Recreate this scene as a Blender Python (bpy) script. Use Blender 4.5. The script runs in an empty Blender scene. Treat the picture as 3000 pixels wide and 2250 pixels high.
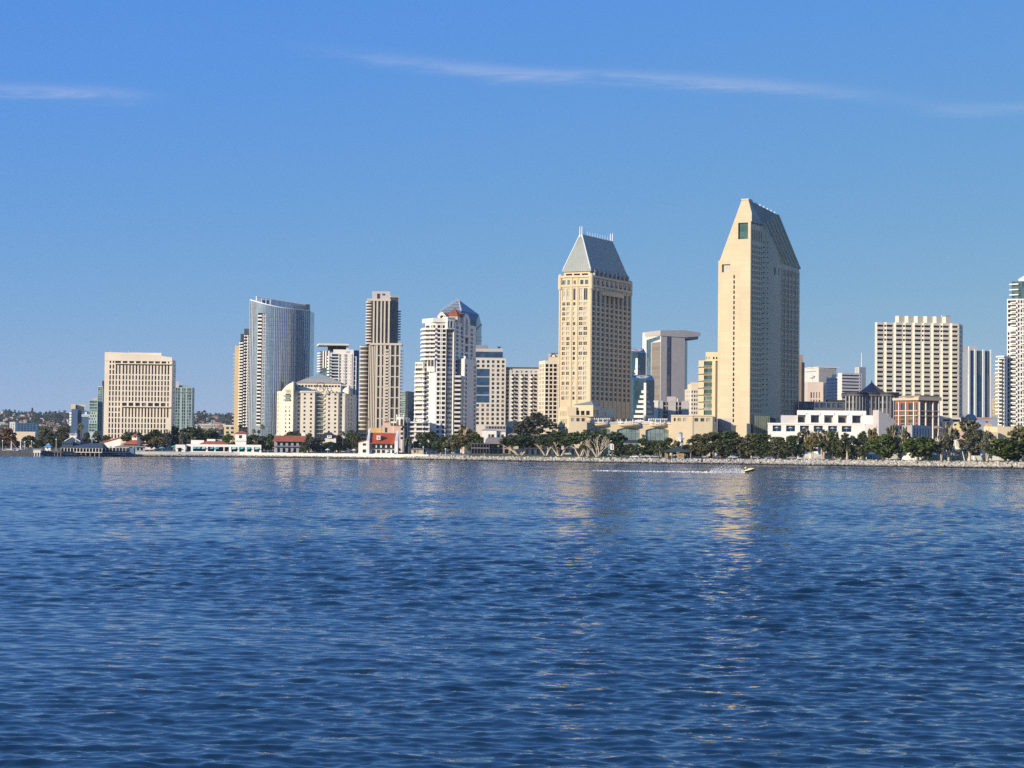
# Harbour skyline seen across the bay; metres; see helper names
import bpy, math, random
import numpy as np
from mathutils import Vector, Matrix, Euler
rad = math.radians
rng = random.Random(7)
sc = bpy.context.scene
COL = sc.collection
PW, PH, FOC = 3000.0, 2250.0, 5500.0
CAMZ = 6.0
PITCH = math.atan((1318 - 1125) / FOC)
ROLL = rad(0.6)
ROT = Euler((math.pi / 2 + PITCH, 0, 0)).to_matrix() @ Matrix.Rotation(ROLL, 3, 'Z')
cam = bpy.data.cameras.new('camera')
cam.sensor_width = 36.0
cam.lens = 36.0 * FOC / PW
cam.clip_start = 0.5
cam.clip_end = 40000
camo = bpy.data.objects.new('camera', cam)
COL.objects.link(camo)
camo.matrix_world = Matrix.Translation((0, 0, CAMZ)) @ ROT.to_4x4()
sc.camera = camo
def at(px, py, D):
 d = ROT @ Vector(((px - PW / 2) / FOC, -(py - PH / 2) / FOC, -1.0))
 return Vector((0, 0, CAMZ)) + d * (D / d.y)
def onz(px, py, z):
 d = ROT @ Vector(((px - PW / 2) / FOC, -(py - PH / 2) / FOC, -1.0))
 return Vector((0, 0, CAMZ)) + d * ((z - CAMZ) / d.z)
def pxof(x, y):
 return PW / 2 + (x / y) * FOC + 2.0
def zf(x0, y0, s):
 return lambda x, y=0: (x0 + x / s, y0 + y / s)
zA = zf(0, 960, 3.95); zB = zf(250, 960, 3.951); zC = zf(650, 840, 3.071); zD = zf(1020, 820, 2.9625)
zE = zf(1380, 960, 3.95); zT = zf(1580, 650, 4.74); zG = zf(1560, 980, 4.096); zK = zf(2060, 560, 4.147)
zL = zf(2050, 940, 3.771); zM = zf(2480, 780, 2.765); zP = zf(800, 1080, 8.508); zN = zf(1470, 1020, 12.289)
zQ = zf(920, 990, 11.06); zU = zf(1840, 950, 5.722); zV = zf(1200, 860, 7.541); zX = zf(2330, 1040, 7.135)
zY = zf(1620, 1160, 4.424); zR = zf(2600, 1120, 5.53); zS = zf(1040, 1180, 8.508); zJ = zf(540, 1180, 9.759)
zO = zf(190, 1160, 15.08)
s1 = zf(0, 1240, 6.32); s2 = zf(330, 1240, 6.32); s3 = zf(660, 1240, 6.32); s4 = zf(990, 1200, 5.395)
s5 = zf(1380, 1220, 5.53); s6 = zf(1760, 1240, 5.53); s7 = zf(2140, 1240, 5.267); s8 = zf(2540, 1220, 4.809)
SH_P = [-2500, -600, 0, 180, 380, 700, 1000, 1250, 1400, 1600, 1800, 2000, 2200, 2560, 3000, 3600, 5500]
SH_D = [960, 985, 1000, 1010, 1055, 1075, 1065, 1030, 985, 955, 925, 918, 905, 862, 812, 770, 700]
SH_E = [2.7, 2.7, 2.7, 2.6, 2.6, 2.6, 2.5, 2.5, 2.4, 2.4, 2.4, 2.5, 2.7, 2.9, 3.0, 3.0, 3.0]
def shore(px):
 return float(np.interp(px, SH_P, SH_D)), float(np.interp(px, SH_P, SH_E))
def gz(x, y):
 d, e = shore(pxof(x, y))
 o = y - d
 if o < 8:
  return e
 return float(np.interp(o, [8, 60, 100], [e, 3.7, 3.8]))
MATS = {}
def _new(name):
 m = bpy.data.materials.new(name)
 m.use_nodes = True
 nt = m.node_tree
 return m, nt, nt.nodes['Principled BSDF']
def mat(name, col, rough=0.8, var=0.10, scale=0.12, metal=0.0, spec=0.3, panel=None, pj=0.82, streak=0.0, bump=0.0, rnd=0.0, fine=0.0):
 if name in MATS:
  return MATS[name]
 m, nt, p = _new(name)
 N, L = nt.nodes.new, nt.links.new
 p.inputs['Roughness'].default_value = rough
 p.inputs['Metallic'].default_value = metal
 p.inputs['Specular IOR Level'].default_value = spec
 tc = N('ShaderNodeTexCoord')
 geo = N('ShaderNodeNewGeometry')
 cur = None
 rgb = N('ShaderNodeRGB'); rgb.outputs[0].default_value = (*col, 1)
 cur = rgb.outputs[0]
 def mul(fac_socket, lo, hi):
  nonlocal cur
  mr = N('ShaderNodeMapRange'); mr.inputs[3].default_value = lo; mr.inputs[4].default_value = hi
  L(fac_socket, mr.inputs[0])
  mx = N('ShaderNodeMix'); mx.data_type = 'RGBA'; mx.blend_type = 'MULTIPLY'; mx.inputs[0].default_value = 1
  L(cur, mx.inputs[6]); L(mr.outputs[0], mx.inputs[7]); cur = mx.outputs[2]
 if var:
  no = N('ShaderNodeTexNoise'); no.inputs['Scale'].default_value = scale; no.inputs['Detail'].default_value = 6
  L(geo.outputs['Position'], no.inputs['Vector'])
  mr = N('ShaderNodeMapRange'); mr.inputs[1].default_value = 0.3; mr.inputs[2].default_value = 0.7
  L(no.outputs[0], mr.inputs[0])
  mul(mr.outputs[0], 1 - var, 1 + var * 0.5)
 if fine:
  no = N('ShaderNodeTexNoise'); no.inputs['Scale'].default_value = 1.7; no.inputs['Detail'].default_value = 3
  L(geo.outputs['Position'], no.inputs['Vector'])
  mul(no.outputs[0], 1 - fine, 1 + fine)
 if streak:
  mp = N('ShaderNodeMapping'); mp.inputs['Scale'].default_value = (0.9, 0.9, 0.03)
  L(geo.outputs['Position'], mp.inputs[0])
  no = N('ShaderNodeTexNoise'); no.inputs['Scale'].default_value = 1.0; no.inputs['Detail'].default_value = 4
  L(mp.outputs[0], no.inputs['Vector'])
  mul(no.outputs[0], 1 - streak, 1 + streak)
 if panel:
  br = N('ShaderNodeTexBrick')
  br.offset = 0.0
  br.inputs['Color1'].default_value = (1, 1, 1, 1); br.inputs['Color2'].default_value = (0.93, 0.93, 0.93, 1)
  br.inputs['Mortar'].default_value = (pj, pj, pj, 1)
  br.inputs['Scale'].default_value = 1.0
  br.inputs['Mortar Size'].default_value = panel[2] if len(panel) > 2 else 0.12
  br.inputs['Brick Width'].default_value = panel[0]; br.inputs['Row Height'].default_value = panel[1]
  uvn = N('ShaderNodeUVMap'); uvn.uv_map = 'metres'
  L(uvn.outputs[0], br.inputs['Vector'])
  mx = N('ShaderNodeMix'); mx.data_type = 'RGBA'; mx.blend_type = 'MULTIPLY'; mx.inputs[0].default_value = 1
  L(cur, mx.inputs[6]); L(br.outputs['Color'], mx.inputs[7]); cur = mx.outputs[2]
 if rnd:
  oi = N('ShaderNodeObjectInfo')
  mul(oi.outputs['Random'], 1 - rnd, 1 + rnd)
 L(cur, p.inputs['Base Color'])
 if bump:
  no = N('ShaderNodeTexNoise'); no.inputs['Scale'].default_value = 2.5
  L(geo.outputs['Position'], no.inputs['Vector'])
  bp = N('ShaderNodeBump'); bp.inputs['Strength'].default_value = bump; bp.inputs['Distance'].default_value = 0.3
  L(no.outputs[0], bp.inputs['Height']); L(bp.outputs[0], p.inputs['Normal'])
 MATS[name] = m
 return m
def glass(name, col, rough=0.06, metal=0.0, spec=0.5, rnd=0.35, cell=None, wob=0.0):
 if name in MATS:
  return MATS[name]
 m, nt, p = _new(name)
 N, L = nt.nodes.new, nt.links.new
 p.inputs['Roughness'].default_value = rough
 p.inputs['Metallic'].default_value = metal
 p.inputs['Specular IOR Level'].default_value = spec
 rgb = N('ShaderNodeRGB'); rgb.outputs[0].default_value = (*col, 1)
 cur = rgb.outputs[0]
 wn = N('ShaderNodeTexWhiteNoise')
 if cell:
  uvn = N('ShaderNodeUVMap'); uvn.uv_map = 'metres'
  sn = N('ShaderNodeVectorMath'); sn.operation = 'SNAP'
  sn.inputs[1].default_value = (cell[0], cell[1], 1)
  L(uvn.outputs[0], sn.inputs[0]); L(sn.outputs[0], wn.inputs['Vector'])
 else:
  geo = N('ShaderNodeNewGeometry')
  sn = N('ShaderNodeVectorMath'); sn.operation = 'SNAP'
  sn.inputs[1].default_value = (2.9, 2.9, 3.3)
  L(geo.outputs['Position'], sn.inputs[0]); L(sn.outputs[0], wn.inputs['Vector'])
 mr = N('ShaderNodeMapRange'); mr.inputs[3].default_value = 1 - rnd; mr.inputs[4].default_value = 1 + rnd
 L(wn.outputs['Value'], mr.inputs[0])
 mx = N('ShaderNodeMix'); mx.data_type = 'RGBA'; mx.blend_type = 'MULTIPLY'; mx.inputs[0].default_value = 1
 L(cur, mx.inputs[6]); L(mr.outputs[0], mx.inputs[7])
 L(mx.outputs[2], p.inputs['Base Color'])
 if wob:
  geo = N('ShaderNodeNewGeometry')
  no = N('ShaderNodeTexNoise'); no.inputs['Scale'].default_value = 0.25
  L(geo.outputs['Position'], no.inputs['Vector'])
  bp = N('ShaderNodeBump'); bp.inputs['Strength'].default_value = wob; bp.inputs['Distance'].default_value = 0.2
  L(no.outputs[0], bp.inputs['Height']); L(bp.outputs[0], p.inputs['Normal'])
 MATS[name] = m
 return m
def leafmat(name, col, col2, tr=0.25):
 if name in MATS:
  return MATS[name]
 m, nt, p = _new(name)
 N, L = nt.nodes.new, nt.links.new
 geo = N('ShaderNodeNewGeometry'); oi = N('ShaderNodeObjectInfo')
 no = N('ShaderNodeTexNoise'); no.inputs['Scale'].default_value = 0.45; no.inputs['Detail'].default_value = 3
 L(geo.outputs['Position'], no.inputs['Vector'])
 mr = N('ShaderNodeMapRange'); mr.inputs[1].default_value = 0.35; mr.inputs[2].default_value = 0.65
 L(no.outputs[0], mr.inputs[0])
 mx = N('ShaderNodeMix'); mx.data_type = 'RGBA'
 mx.inputs[6].default_value = (*col, 1); mx.inputs[7].default_value = (*col2, 1)
 L(mr.outputs[0], mx.inputs[0])
 m2 = N('ShaderNodeMapRange'); m2.inputs[3].default_value = 0.75; m2.inputs[4].default_value = 1.3
 L(oi.outputs['Random'], m2.inputs[0])
 mm = N('ShaderNodeMix'); mm.data_type = 'RGBA'; mm.blend_type = 'MULTIPLY'; mm.inputs[0].default_value = 1
 L(mx.outputs[2], mm.inputs[6]); L(m2.outputs[0], mm.inputs[7])
 L(mm.outputs[2], p.inputs['Base Color'])
 p.inputs['Roughness'].default_value = 0.55
 p.inputs['Specular IOR Level'].default_value = 0.25
 MATS[name] = m
 return m
class MB:
 def __init__(s):
  s.v = []; s.f = []; s.m = []; s.mi = 0
 def poly(s, *ps):
  b = len(s.v)
  s.v.extend((p[0], p[1], p[2]) for p in ps)
  s.f.append(tuple(range(b, b + len(ps)))); s.m.append(s.mi)
 def hex(s, b4, t4, caps=True):
  n = len(b4)
  for i in range(n):
   j = (i + 1) % n
   s.poly(b4[i], b4[j], t4[j], t4[i])
  if caps:
   s.poly(*t4); s.poly(*reversed(b4))
 def box(s, x0, x1, y0, y1, z0, z1):
  b = [(x0, y0, z0), (x1, y0, z0), (x1, y1, z0), (x0, y1, z0)]
  s.hex(b, [(p[0], p[1], z1) for p in b])
 def prism(s, pts, z0, z1, caps=True):
  b = [(p[0], p[1], z0) for p in pts]
  s.hex(b, [(p[0], p[1], z1) for p in pts], caps)
 def fbox(s, f, u0, u1, o0, o1, z0, z1):
  b = [f.p(u0, o1, z0), f.p(u1, o1, z0), f.p(u1, o0, z0), f.p(u0, o0, z0)]
  s.hex(b, [(p[0], p[1], z1) for p in b])
 def tube(s, p, q, r0, r1=None, n=6, caps=True):
  p, q = Vector(p), Vector(q)
  r1 = r0 if r1 is None else r1
  d = (q - p)
  if d.length < 1e-6:
   return
  d.normalize()
  a = d.orthogonal().normalized(); c = d.cross(a)
  A = []; B_ = []
  for i in range(n):
   t = 2 * math.pi * i / n
   k = a * math.cos(t) + c * math.sin(t)
   A.append(p + k * r0); B_.append(q + k * r1)
  s.hex(A, B_, caps)
 def lathe(s, c, prof, n=12, a0=0.0):
  rings = []
  for r, z in prof:
   rings.append([(c[0] + r * math.cos(a0 + 2 * math.pi * i / n), c[1] + r * math.sin(a0 + 2 * math.pi * i / n), c[2] + z) for i in range(n)])
  for k in range(len(rings) - 1):
   s.hex(rings[k], rings[k + 1], False)
  s.poly(*reversed(rings[0])); s.poly(*rings[-1])
 def add(s, o, off=(0, 0, 0)):
  b = len(s.v)
  s.v.extend((p[0] + off[0], p[1] + off[1], p[2] + off[2]) for p in o.v)
  s.f.extend(tuple(i + b for i in f) for f in o.f); s.m.extend(o.m)
 def mesh(s, name, mats, loc=(0, 0, 0), smooth=False):
  me = bpy.data.meshes.new(name)
  lx, ly, lz = loc
  me.from_pydata([(x - lx, y - ly, z - lz) for x, y, z in s.v], [], s.f)
  ms = mats if isinstance(mats, (list, tuple)) else [mats]
  for m in ms:
   me.materials.append(m)
  if len(ms) > 1:
   me.polygons.foreach_set('material_index', s.m)
  metre_uv(me, loc)
  if smooth:
   me.polygons.foreach_set('use_smooth', [True] * len(me.polygons))
  me.update()
  return me
def metre_uv(me, loc):
 nl = len(me.loops)
 if not nl:
  return
 co = np.empty(len(me.vertices) * 3, np.float32); me.vertices.foreach_get('co', co); co = co.reshape(-1, 3) + np.array(loc, np.float32)
 vi = np.empty(nl, np.int32); me.loops.foreach_get('vertex_index', vi)
 npol = len(me.polygons)
 nr = np.empty(npol * 3, np.float32); me.polygons.foreach_get('normal', nr); nr = nr.reshape(-1, 3)
 lt = np.empty(npol, np.int32); me.polygons.foreach_get('loop_total', lt)
 pn = np.repeat(nr, lt, axis=0)
 t = np.stack([-pn[:, 1], pn[:, 0]], 1)
 ln = np.linalg.norm(t, axis=1, keepdims=True)
 flat = ln[:, 0] < 0.2
 t = t / np.maximum(ln, 1e-6)
 P = co[vi]
 u = P[:, 0] * t[:, 0] + P[:, 1] * t[:, 1]
 v = P[:, 2].copy()
 u[flat] = P[flat, 0]; v[flat] = P[flat, 1]
 lay = me.uv_layers.new(name='metres')
 lay.data.foreach_set('uv', np.stack([u, v], 1).astype(np.float32).ravel())
def link(o, parent=None):
 COL.objects.link(o)
 if parent is not None:
  o.parent = parent
 return o
def tag(o, label=None, cat=None, group=None, kind=None):
 if label: o['label'] = label
 if cat: o['category'] = cat
 if group: o['group'] = group
 if kind: o['kind'] = kind
 return o
def empty(name, loc, rz=0.0, label=None, cat=None, group=None):
 o = bpy.data.objects.new(name, None)
 o.empty_display_size = 1
 o.location = loc; o.rotation_euler = (0, 0, rz)
 link(o)
 return tag(o, label, cat, group)
def wloc(o):
 v = Vector((0, 0, 0))
 while o is not None:
  v = v + Vector(o.location); o = o.parent
 return v
def part(name, mb, mats, parent=None, label=None, smooth=False, kind=None):
 loc = wloc(parent) if parent is not None else Vector((0, 0, 0))
 o = bpy.data.objects.new(name, mb.mesh(name, mats, loc, smooth))
 link(o, parent)
 if label: o['label'] = label
 if kind: o['kind'] = kind
 return o
def solo(name, mb, mats, label, cat, group=None, base=None, smooth=False):
 if base is None:
  a = np.array(mb.v); base = ((a[:, 0].min() + a[:, 0].max()) / 2, (a[:, 1].min() + a[:, 1].max()) / 2, a[:, 2].min())
 o = bpy.data.objects.new(name, mb.mesh(name, mats, base, smooth))
 o.location = base
 link(o)
 return tag(o, label, cat, group)
def dup(root, loc, rz=0.0, scale=None, label=None, group=None):
 r = root.copy(); COL.objects.link(r)
 r.location = loc; r.rotation_euler = (0, 0, rz)
 if scale is not None:
  r.scale = scale if not isinstance(scale, (int, float)) else (scale,) * 3
 if label: r['label'] = label
 if group: r['group'] = group
 for ch in root.children:
  c = ch.copy(); COL.objects.link(c); c.parent = r
  for g in ch.children:
   d = g.copy(); COL.objects.link(d); d.parent = c
 return r
class Face:
 def __init__(s, a, b, pa=None, pb=None):
  s.a = Vector((a[0], a[1])); s.b = Vector((b[0], b[1]))
  d = s.b - s.a
  s.w = d.length; s.d = d / s.w; s.n = Vector((s.d.y, -s.d.x))
  s.pa, s.pb = pa, pb
 def p(s, u, o, z):
  q = s.a + s.d * u + s.n * o
  return (q.x, q.y, z)
 def u(s, px):
  return (px - s.pa) / (s.pb - s.pa) * s.w
 def us(s, spans):
  return [(s.u(a), s.u(b)) for a, b in spans]
 def grid(s, n, lo=0.0, hi=1.0, ratio=0.6):
  p = (hi - lo) * s.w / n
  return [(lo * s.w + p * (i + 0.5 - ratio / 2), lo * s.w + p * (i + 0.5 + ratio / 2)) for i in range(n)]
GL = {}
def setup_glass():
 GL['dark'] = [glass('window_glass_dark', (0.020, 0.024, 0.030)), glass('window_glass_grey', (0.05, 0.055, 0.06)), glass('window_glass_blind', (0.20, 0.19, 0.17), rough=0.25)]
 GL['black'] = [glass('deep_window_glass', (0.010, 0.012, 0.016), rough=0.12, spec=0.3)]
 GL['blue'] = [glass('blue_window_glass', (0.03, 0.07, 0.14), metal=0.3), glass('blue_grey_window_glass', (0.06, 0.10, 0.15), metal=0.3)]
 GL['green'] = [glass('green_window_glass', (0.06, 0.12, 0.12), metal=0.25), glass('pale_green_window_glass', (0.16, 0.24, 0.22), metal=0.2)]
 GL['curtain'] = [glass('curtained_window_glass', (0.36, 0.33, 0.26), rough=0.3), glass('window_glass_grey', (0.05, 0.055, 0.06)), glass('window_glass_dark', (0.02, 0.024, 0.03))]
 GL['bronze'] = [glass('bronze_window_glass', (0.045, 0.034, 0.026)), glass('pale_bronze_window_glass', (0.11, 0.085, 0.06))]  # dark and paler bronze tones, picked at random per pane
GLW = {'dark': (6, 3, 1), 'black': (1,), 'blue': (2, 1), 'green': (2, 1), 'curtain': (5, 3, 1), 'bronze': (3, 1)}
class Bldg:
 def __init__(s, name, label, p, D, cat='building', group=None, z0=None):
  q = at(p[0], p[1], D)
  s.D = D
  s.g = gz(q.x, q.y) - 0.6 if z0 is None else z0
  s.root = empty(name, (q.x, q.y, s.g), 0, label, cat, group)
  s.w = MB(); s.win = []
  s.r = random.Random(name + label)
 def xy(s, p, D=None):
  v = at(p[0], p[1], D or s.D); return Vector((v.x, v.y))
 def z(s, p, D=None):
  return at(p[0], p[1], D or s.D).z
 def face(s, p, q, Dp=None, Dq=None):
  return Face(s.xy(p, Dp), s.xy(q, Dq), p[0], q[0])
 def block(s, mb, chain, zt, z0=None, back=25.0, bd=None, roof=True, front=False):
  z0 = s.g if z0 is None else z0
  P = [s.xy(c[0], c[1]) for c in chain]
  if bd is None:
   bd = ((P[0] + P[-1]) / 2).normalized()
  Q = P + [P[-1] + bd * back, P[0] + bd * back]
  n = len(Q)
  for i in range(n):
   j = (i + 1) % n
   if i < len(P) - 1 and not front:
    continue
   mb.poly((*Q[i], z0), (*Q[j], z0), (*Q[j], zt), (*Q[i], zt))
  if roof:
   mb.poly(*[(*q, zt) for q in Q])
  return [Face(P[i], P[i + 1], chain[i][0][0], chain[i + 1][0][0]) for i in range(len(P) - 1)]
 def rows(s, px, D, py0, py1, n, ratio=0.6):
  za, zb = at(px, py1, D).z, at(px, py0, D).z
  p = (zb - za) / (n - 1 + ratio)
  return [(za + p * i, za + p * (i + ratio)) for i in range(n)]
 def zrows(s, px, D, spans):
  return sorted((at(px, b, D).z, at(px, a, D).z) for a, b in spans)
 def fac(s, f, z0, z1, cols, rows, dep=0.45, g='dark', mb=None, skip=None, reveal=True, keep=True):
  mb = s.w if mb is None else mb
  cols = [c for c in sorted(cols)]; rows = [r for r in sorted(rows) if r[1] > z0 and r[0] < z1]
  rows = [(max(a, z0 + 0.02), min(b, z1 - 0.02)) for a, b in rows]
  P = f.p
  zc = z0
  for ri, (za, zb) in enumerate(rows):
   if za > zc + 1e-4:
    mb.poly(P(0, 0, zc), P(f.w, 0, zc), P(f.w, 0, za), P(0, 0, za))
   uc = 0.0
   for ci, (ua, ub) in enumerate(cols):
    if skip and skip(ci, ri):
     continue
    if ua > uc + 1e-4:
     mb.poly(P(uc, 0, za), P(ua, 0, za), P(ua, 0, zb), P(uc, 0, zb))
    if reveal:
     mb.poly(P(ua, 0, za), P(ub, 0, za), P(ub, -dep, za), P(ua, -dep, za))
     mb.poly(P(ua, -dep, zb), P(ub, -dep, zb), P(ub, 0, zb), P(ua, 0, zb))
     mb.poly(P(ua, 0, za), P(ua, -dep, za), P(ua, -dep, zb), P(ua, 0, zb))
     mb.poly(P(ub, -dep, za), P(ub, 0, za), P(ub, 0, zb), P(ub, -dep, zb))
    s.pane([P(ua, -dep, za), P(ub, -dep, za), P(ub, -dep, zb), P(ua, -dep, zb)], g)
    uc = ub
   if f.w > uc + 1e-4:
    mb.poly(P(uc, 0, za), P(f.w, 0, za), P(f.w, 0, zb), P(uc, 0, zb))
   zc = zb
  if z1 > zc + 1e-4:
   mb.poly(P(0, 0, zc), P(f.w, 0, zc), P(f.w, 0, z1), P(0, 0, z1))
 def plain(s, f, z0, z1, mb=None):
  (s.w if mb is None else mb).poly(f.p(0, 0, z0), f.p(f.w, 0, z0), f.p(f.w, 0, z1), f.p(0, 0, z1))
 def pane(s, quad, g='dark', area=None):
  a, b, c = Vector(quad[0]), Vector(quad[1]), Vector(quad[2])
  n = (b - a).cross(c - a)
  ar = n.length
  mid = (a + c) / 2
  vis = abs(n.dot(mid - Vector((0, 0, CAMZ)))) / max((mid.length ** 3), 1)
  mats = GL[g]
  k = s.r.choices(range(len(mats)), GLW[g])[0]
  s.win.append((vis, quad, mats[k]))
 def part(s, name, mb, mats, parent=None, label=None, smooth=False, kind=None):
  if not mb.f:
   return None
  return part(name, mb, mats, parent or s.root, label, smooth, kind)
 def done(s, wall, name='wall', wname='window', cap=100):
  s.part(name, s.w, wall)
  s.win.sort(key=lambda t: -t[0])
  loc = Vector(s.root.location)
  for vis, q, m in s.win[:cap]:
   me = bpy.data.meshes.new(wname)
   me.from_pydata([(p[0] - loc.x, p[1] - loc.y, p[2] - loc.z) for p in q], [], [tuple(range(len(q)))])
   me.materials.append(m)
   o = bpy.data.objects.new(wname, me); link(o, s.root)
  rest = s.win[cap:]
  if rest:
   mats = []
   mb = MB()
   for vis, q, m in rest:
    if m not in mats: mats.append(m)
    mb.mi = mats.index(m); mb.poly(*q)
   s.part('window_bank', mb, mats, kind='stuff')
  return s.root
def V3(p, z):
 return (p[0], p[1], z)
SUN = Vector((-0.74, -0.61, 0.27)).normalized()
SUN_EL = math.asin(SUN.z)
sun = bpy.data.lights.new('sun', 'SUN')
sun.energy = 5.0
sun.angle = rad(0.53)
sun.color = (1.0, 0.875, 0.70)
suno = bpy.data.objects.new('sun', sun)
suno.rotation_euler = (-SUN).to_track_quat('-Z', 'Y').to_euler()
suno.location = (-300, -200, 300)
COL.objects.link(suno)
w = bpy.data.worlds.new('World')
sc.world = w
w.use_nodes = True
nt = w.node_tree
N, L = nt.nodes.new, nt.links.new
bg = nt.nodes['Background']
sky = N('ShaderNodeTexSky')
sky.sky_type = 'NISHITA'
sky.sun_disc = False
sky.sun_elevation = SUN_EL
sky.sun_rotation = math.atan2(SUN.x, SUN.y)
sky.altitude = 10
sky.air_density = 0.6
sky.dust_density = 0.0
sky.ozone_density = 6.0
SKYG = ((0.85, 1.0, 0.55), (0.427, 1.60, 1.45), (-0.25, 7.15, 4.2))
bg.inputs['Strength'].default_value = 0.126
tc = N('ShaderNodeTexCoord')
sep = N('ShaderNodeSeparateXYZ'); L(tc.outputs['Generated'], sep.inputs[0])
def mth(op, a, b=None, c=None):
 n = N('ShaderNodeMath'); n.operation = op
 for i, v in enumerate((a, b, c)):
  if v is None: continue
  if isinstance(v, (int, float)): n.inputs[i].default_value = v
  else: L(v, n.inputs[i])
 return n.outputs[0]
az = mth('ARCTAN2', sep.outputs[0], sep.outputs[1])
el = mth('ARCSINE', sep.outputs[2])
cmb = N('ShaderNodeCombineXYZ'); L(az, cmb.inputs[0]); L(el, cmb.inputs[1])
def pxdir(px, py):
 d = (ROT @ Vector(((px - PW / 2) / FOC, -(py - PH / 2) / FOC, -1.0))).normalized()
 return math.atan2(d.x, d.y), math.asin(d.z)
def streak(p0, p1, width, bend, amp):
 a0, e0 = pxdir(*p0); a1, e1 = pxdir(*p1)
 da, de = a1 - a0, e1 - e0
 ln = math.hypot(da, de); ux, uy = da / ln, de / ln
 x = mth('SUBTRACT', az, a0); y = mth('SUBTRACT', el, e0)
 t = mth('DIVIDE', mth('ADD', mth('MULTIPLY', x, ux), mth('MULTIPLY', y, uy)), ln)
 s_ = mth('SUBTRACT', mth('MULTIPLY', y, ux), mth('MULTIPLY', x, uy))
 s_ = mth('ADD', s_, mth('MULTIPLY', mth('SINE', mth('MULTIPLY', t, 6.5)), bend))
 mp = N('ShaderNodeMapping'); mp.inputs['Rotation'].default_value = (0, 0, -math.atan2(uy, ux)); mp.inputs['Scale'].default_value = (16, 150, 1)
 L(cmb.outputs[0], mp.inputs[0])
 no = N('ShaderNodeTexNoise'); no.inputs['Scale'].default_value = 1.0; no.inputs['Detail'].default_value = 7; no.inputs['Roughness'].default_value = 0.7; no.inputs['Distortion'].default_value = 0.6
 L(mp.outputs[0], no.inputs['Vector'])
 nw = mth('MULTIPLY', mth('SUBTRACT', no.outputs[0], 0.5), width * 2.6)
 s_ = mth('ADD', s_, nw)
 g = mth('DIVIDE', s_, width)
 g = mth('EXPONENT', mth('MULTIPLY', mth('MULTIPLY', g, g), -1.0))
 e = mth('SUBTRACT', mth('MULTIPLY', t, 2.0), 1.0)
 e2 = mth('MULTIPLY', e, e)
 e = mth('EXPONENT', mth('MULTIPLY', mth('MULTIPLY', e2, e2), -2.2))
 k = mth('MULTIPLY', mth('MAXIMUM', mth('SUBTRACT', no.outputs[0], 0.28), 0.0), 2.6)
 return mth('MULTIPLY', mth('MULTIPLY', mth('MULTIPLY', g, e), k), amp)
c1 = streak((900, 138), (2700, 290), 0.0036, 0.0022, 0.42)
c2 = streak((-160, 250), (470, 286), 0.0034, 0.0006, 0.42)
c3 = streak((2650, 312), (3300, 318), 0.0030, 0.0004, 0.22)
cov = mth('MINIMUM', mth('ADD', mth('ADD', c1, c2), c3), 0.7)
sp3 = N('ShaderNodeSeparateColor'); L(sky.outputs[0], sp3.inputs[0])
cb3 = N('ShaderNodeCombineColor')
for i, (pw_, k, lo) in enumerate(SKYG):
 v = mth('MULTIPLY', mth('POWER', mth('MAXIMUM', sp3.outputs[i], lo), pw_), k)
 L(v, cb3.inputs[i])
mx = N('ShaderNodeMix'); mx.data_type = 'RGBA'
mx.inputs[7].default_value = (3.6, 4.0, 5.4, 1)
L(cov, mx.inputs[0]); L(cb3.outputs[0], mx.inputs[6]); L(mx.outputs[2], bg.inputs['Color'])
sc.view_settings.view_transform = 'Standard'
sc.view_settings.look = 'None'
sc.view_settings.exposure = 0.25
sc.view_settings.gamma = 1.0
sc.cycles.max_bounces = 6
sc.cycles.diffuse_bounces = 2
sc.cycles.glossy_bounces = 3
sc.cycles.caustics_reflective = False
sc.cycles.caustics_refractive = False
sc.cycles.use_denoising = False
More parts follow.
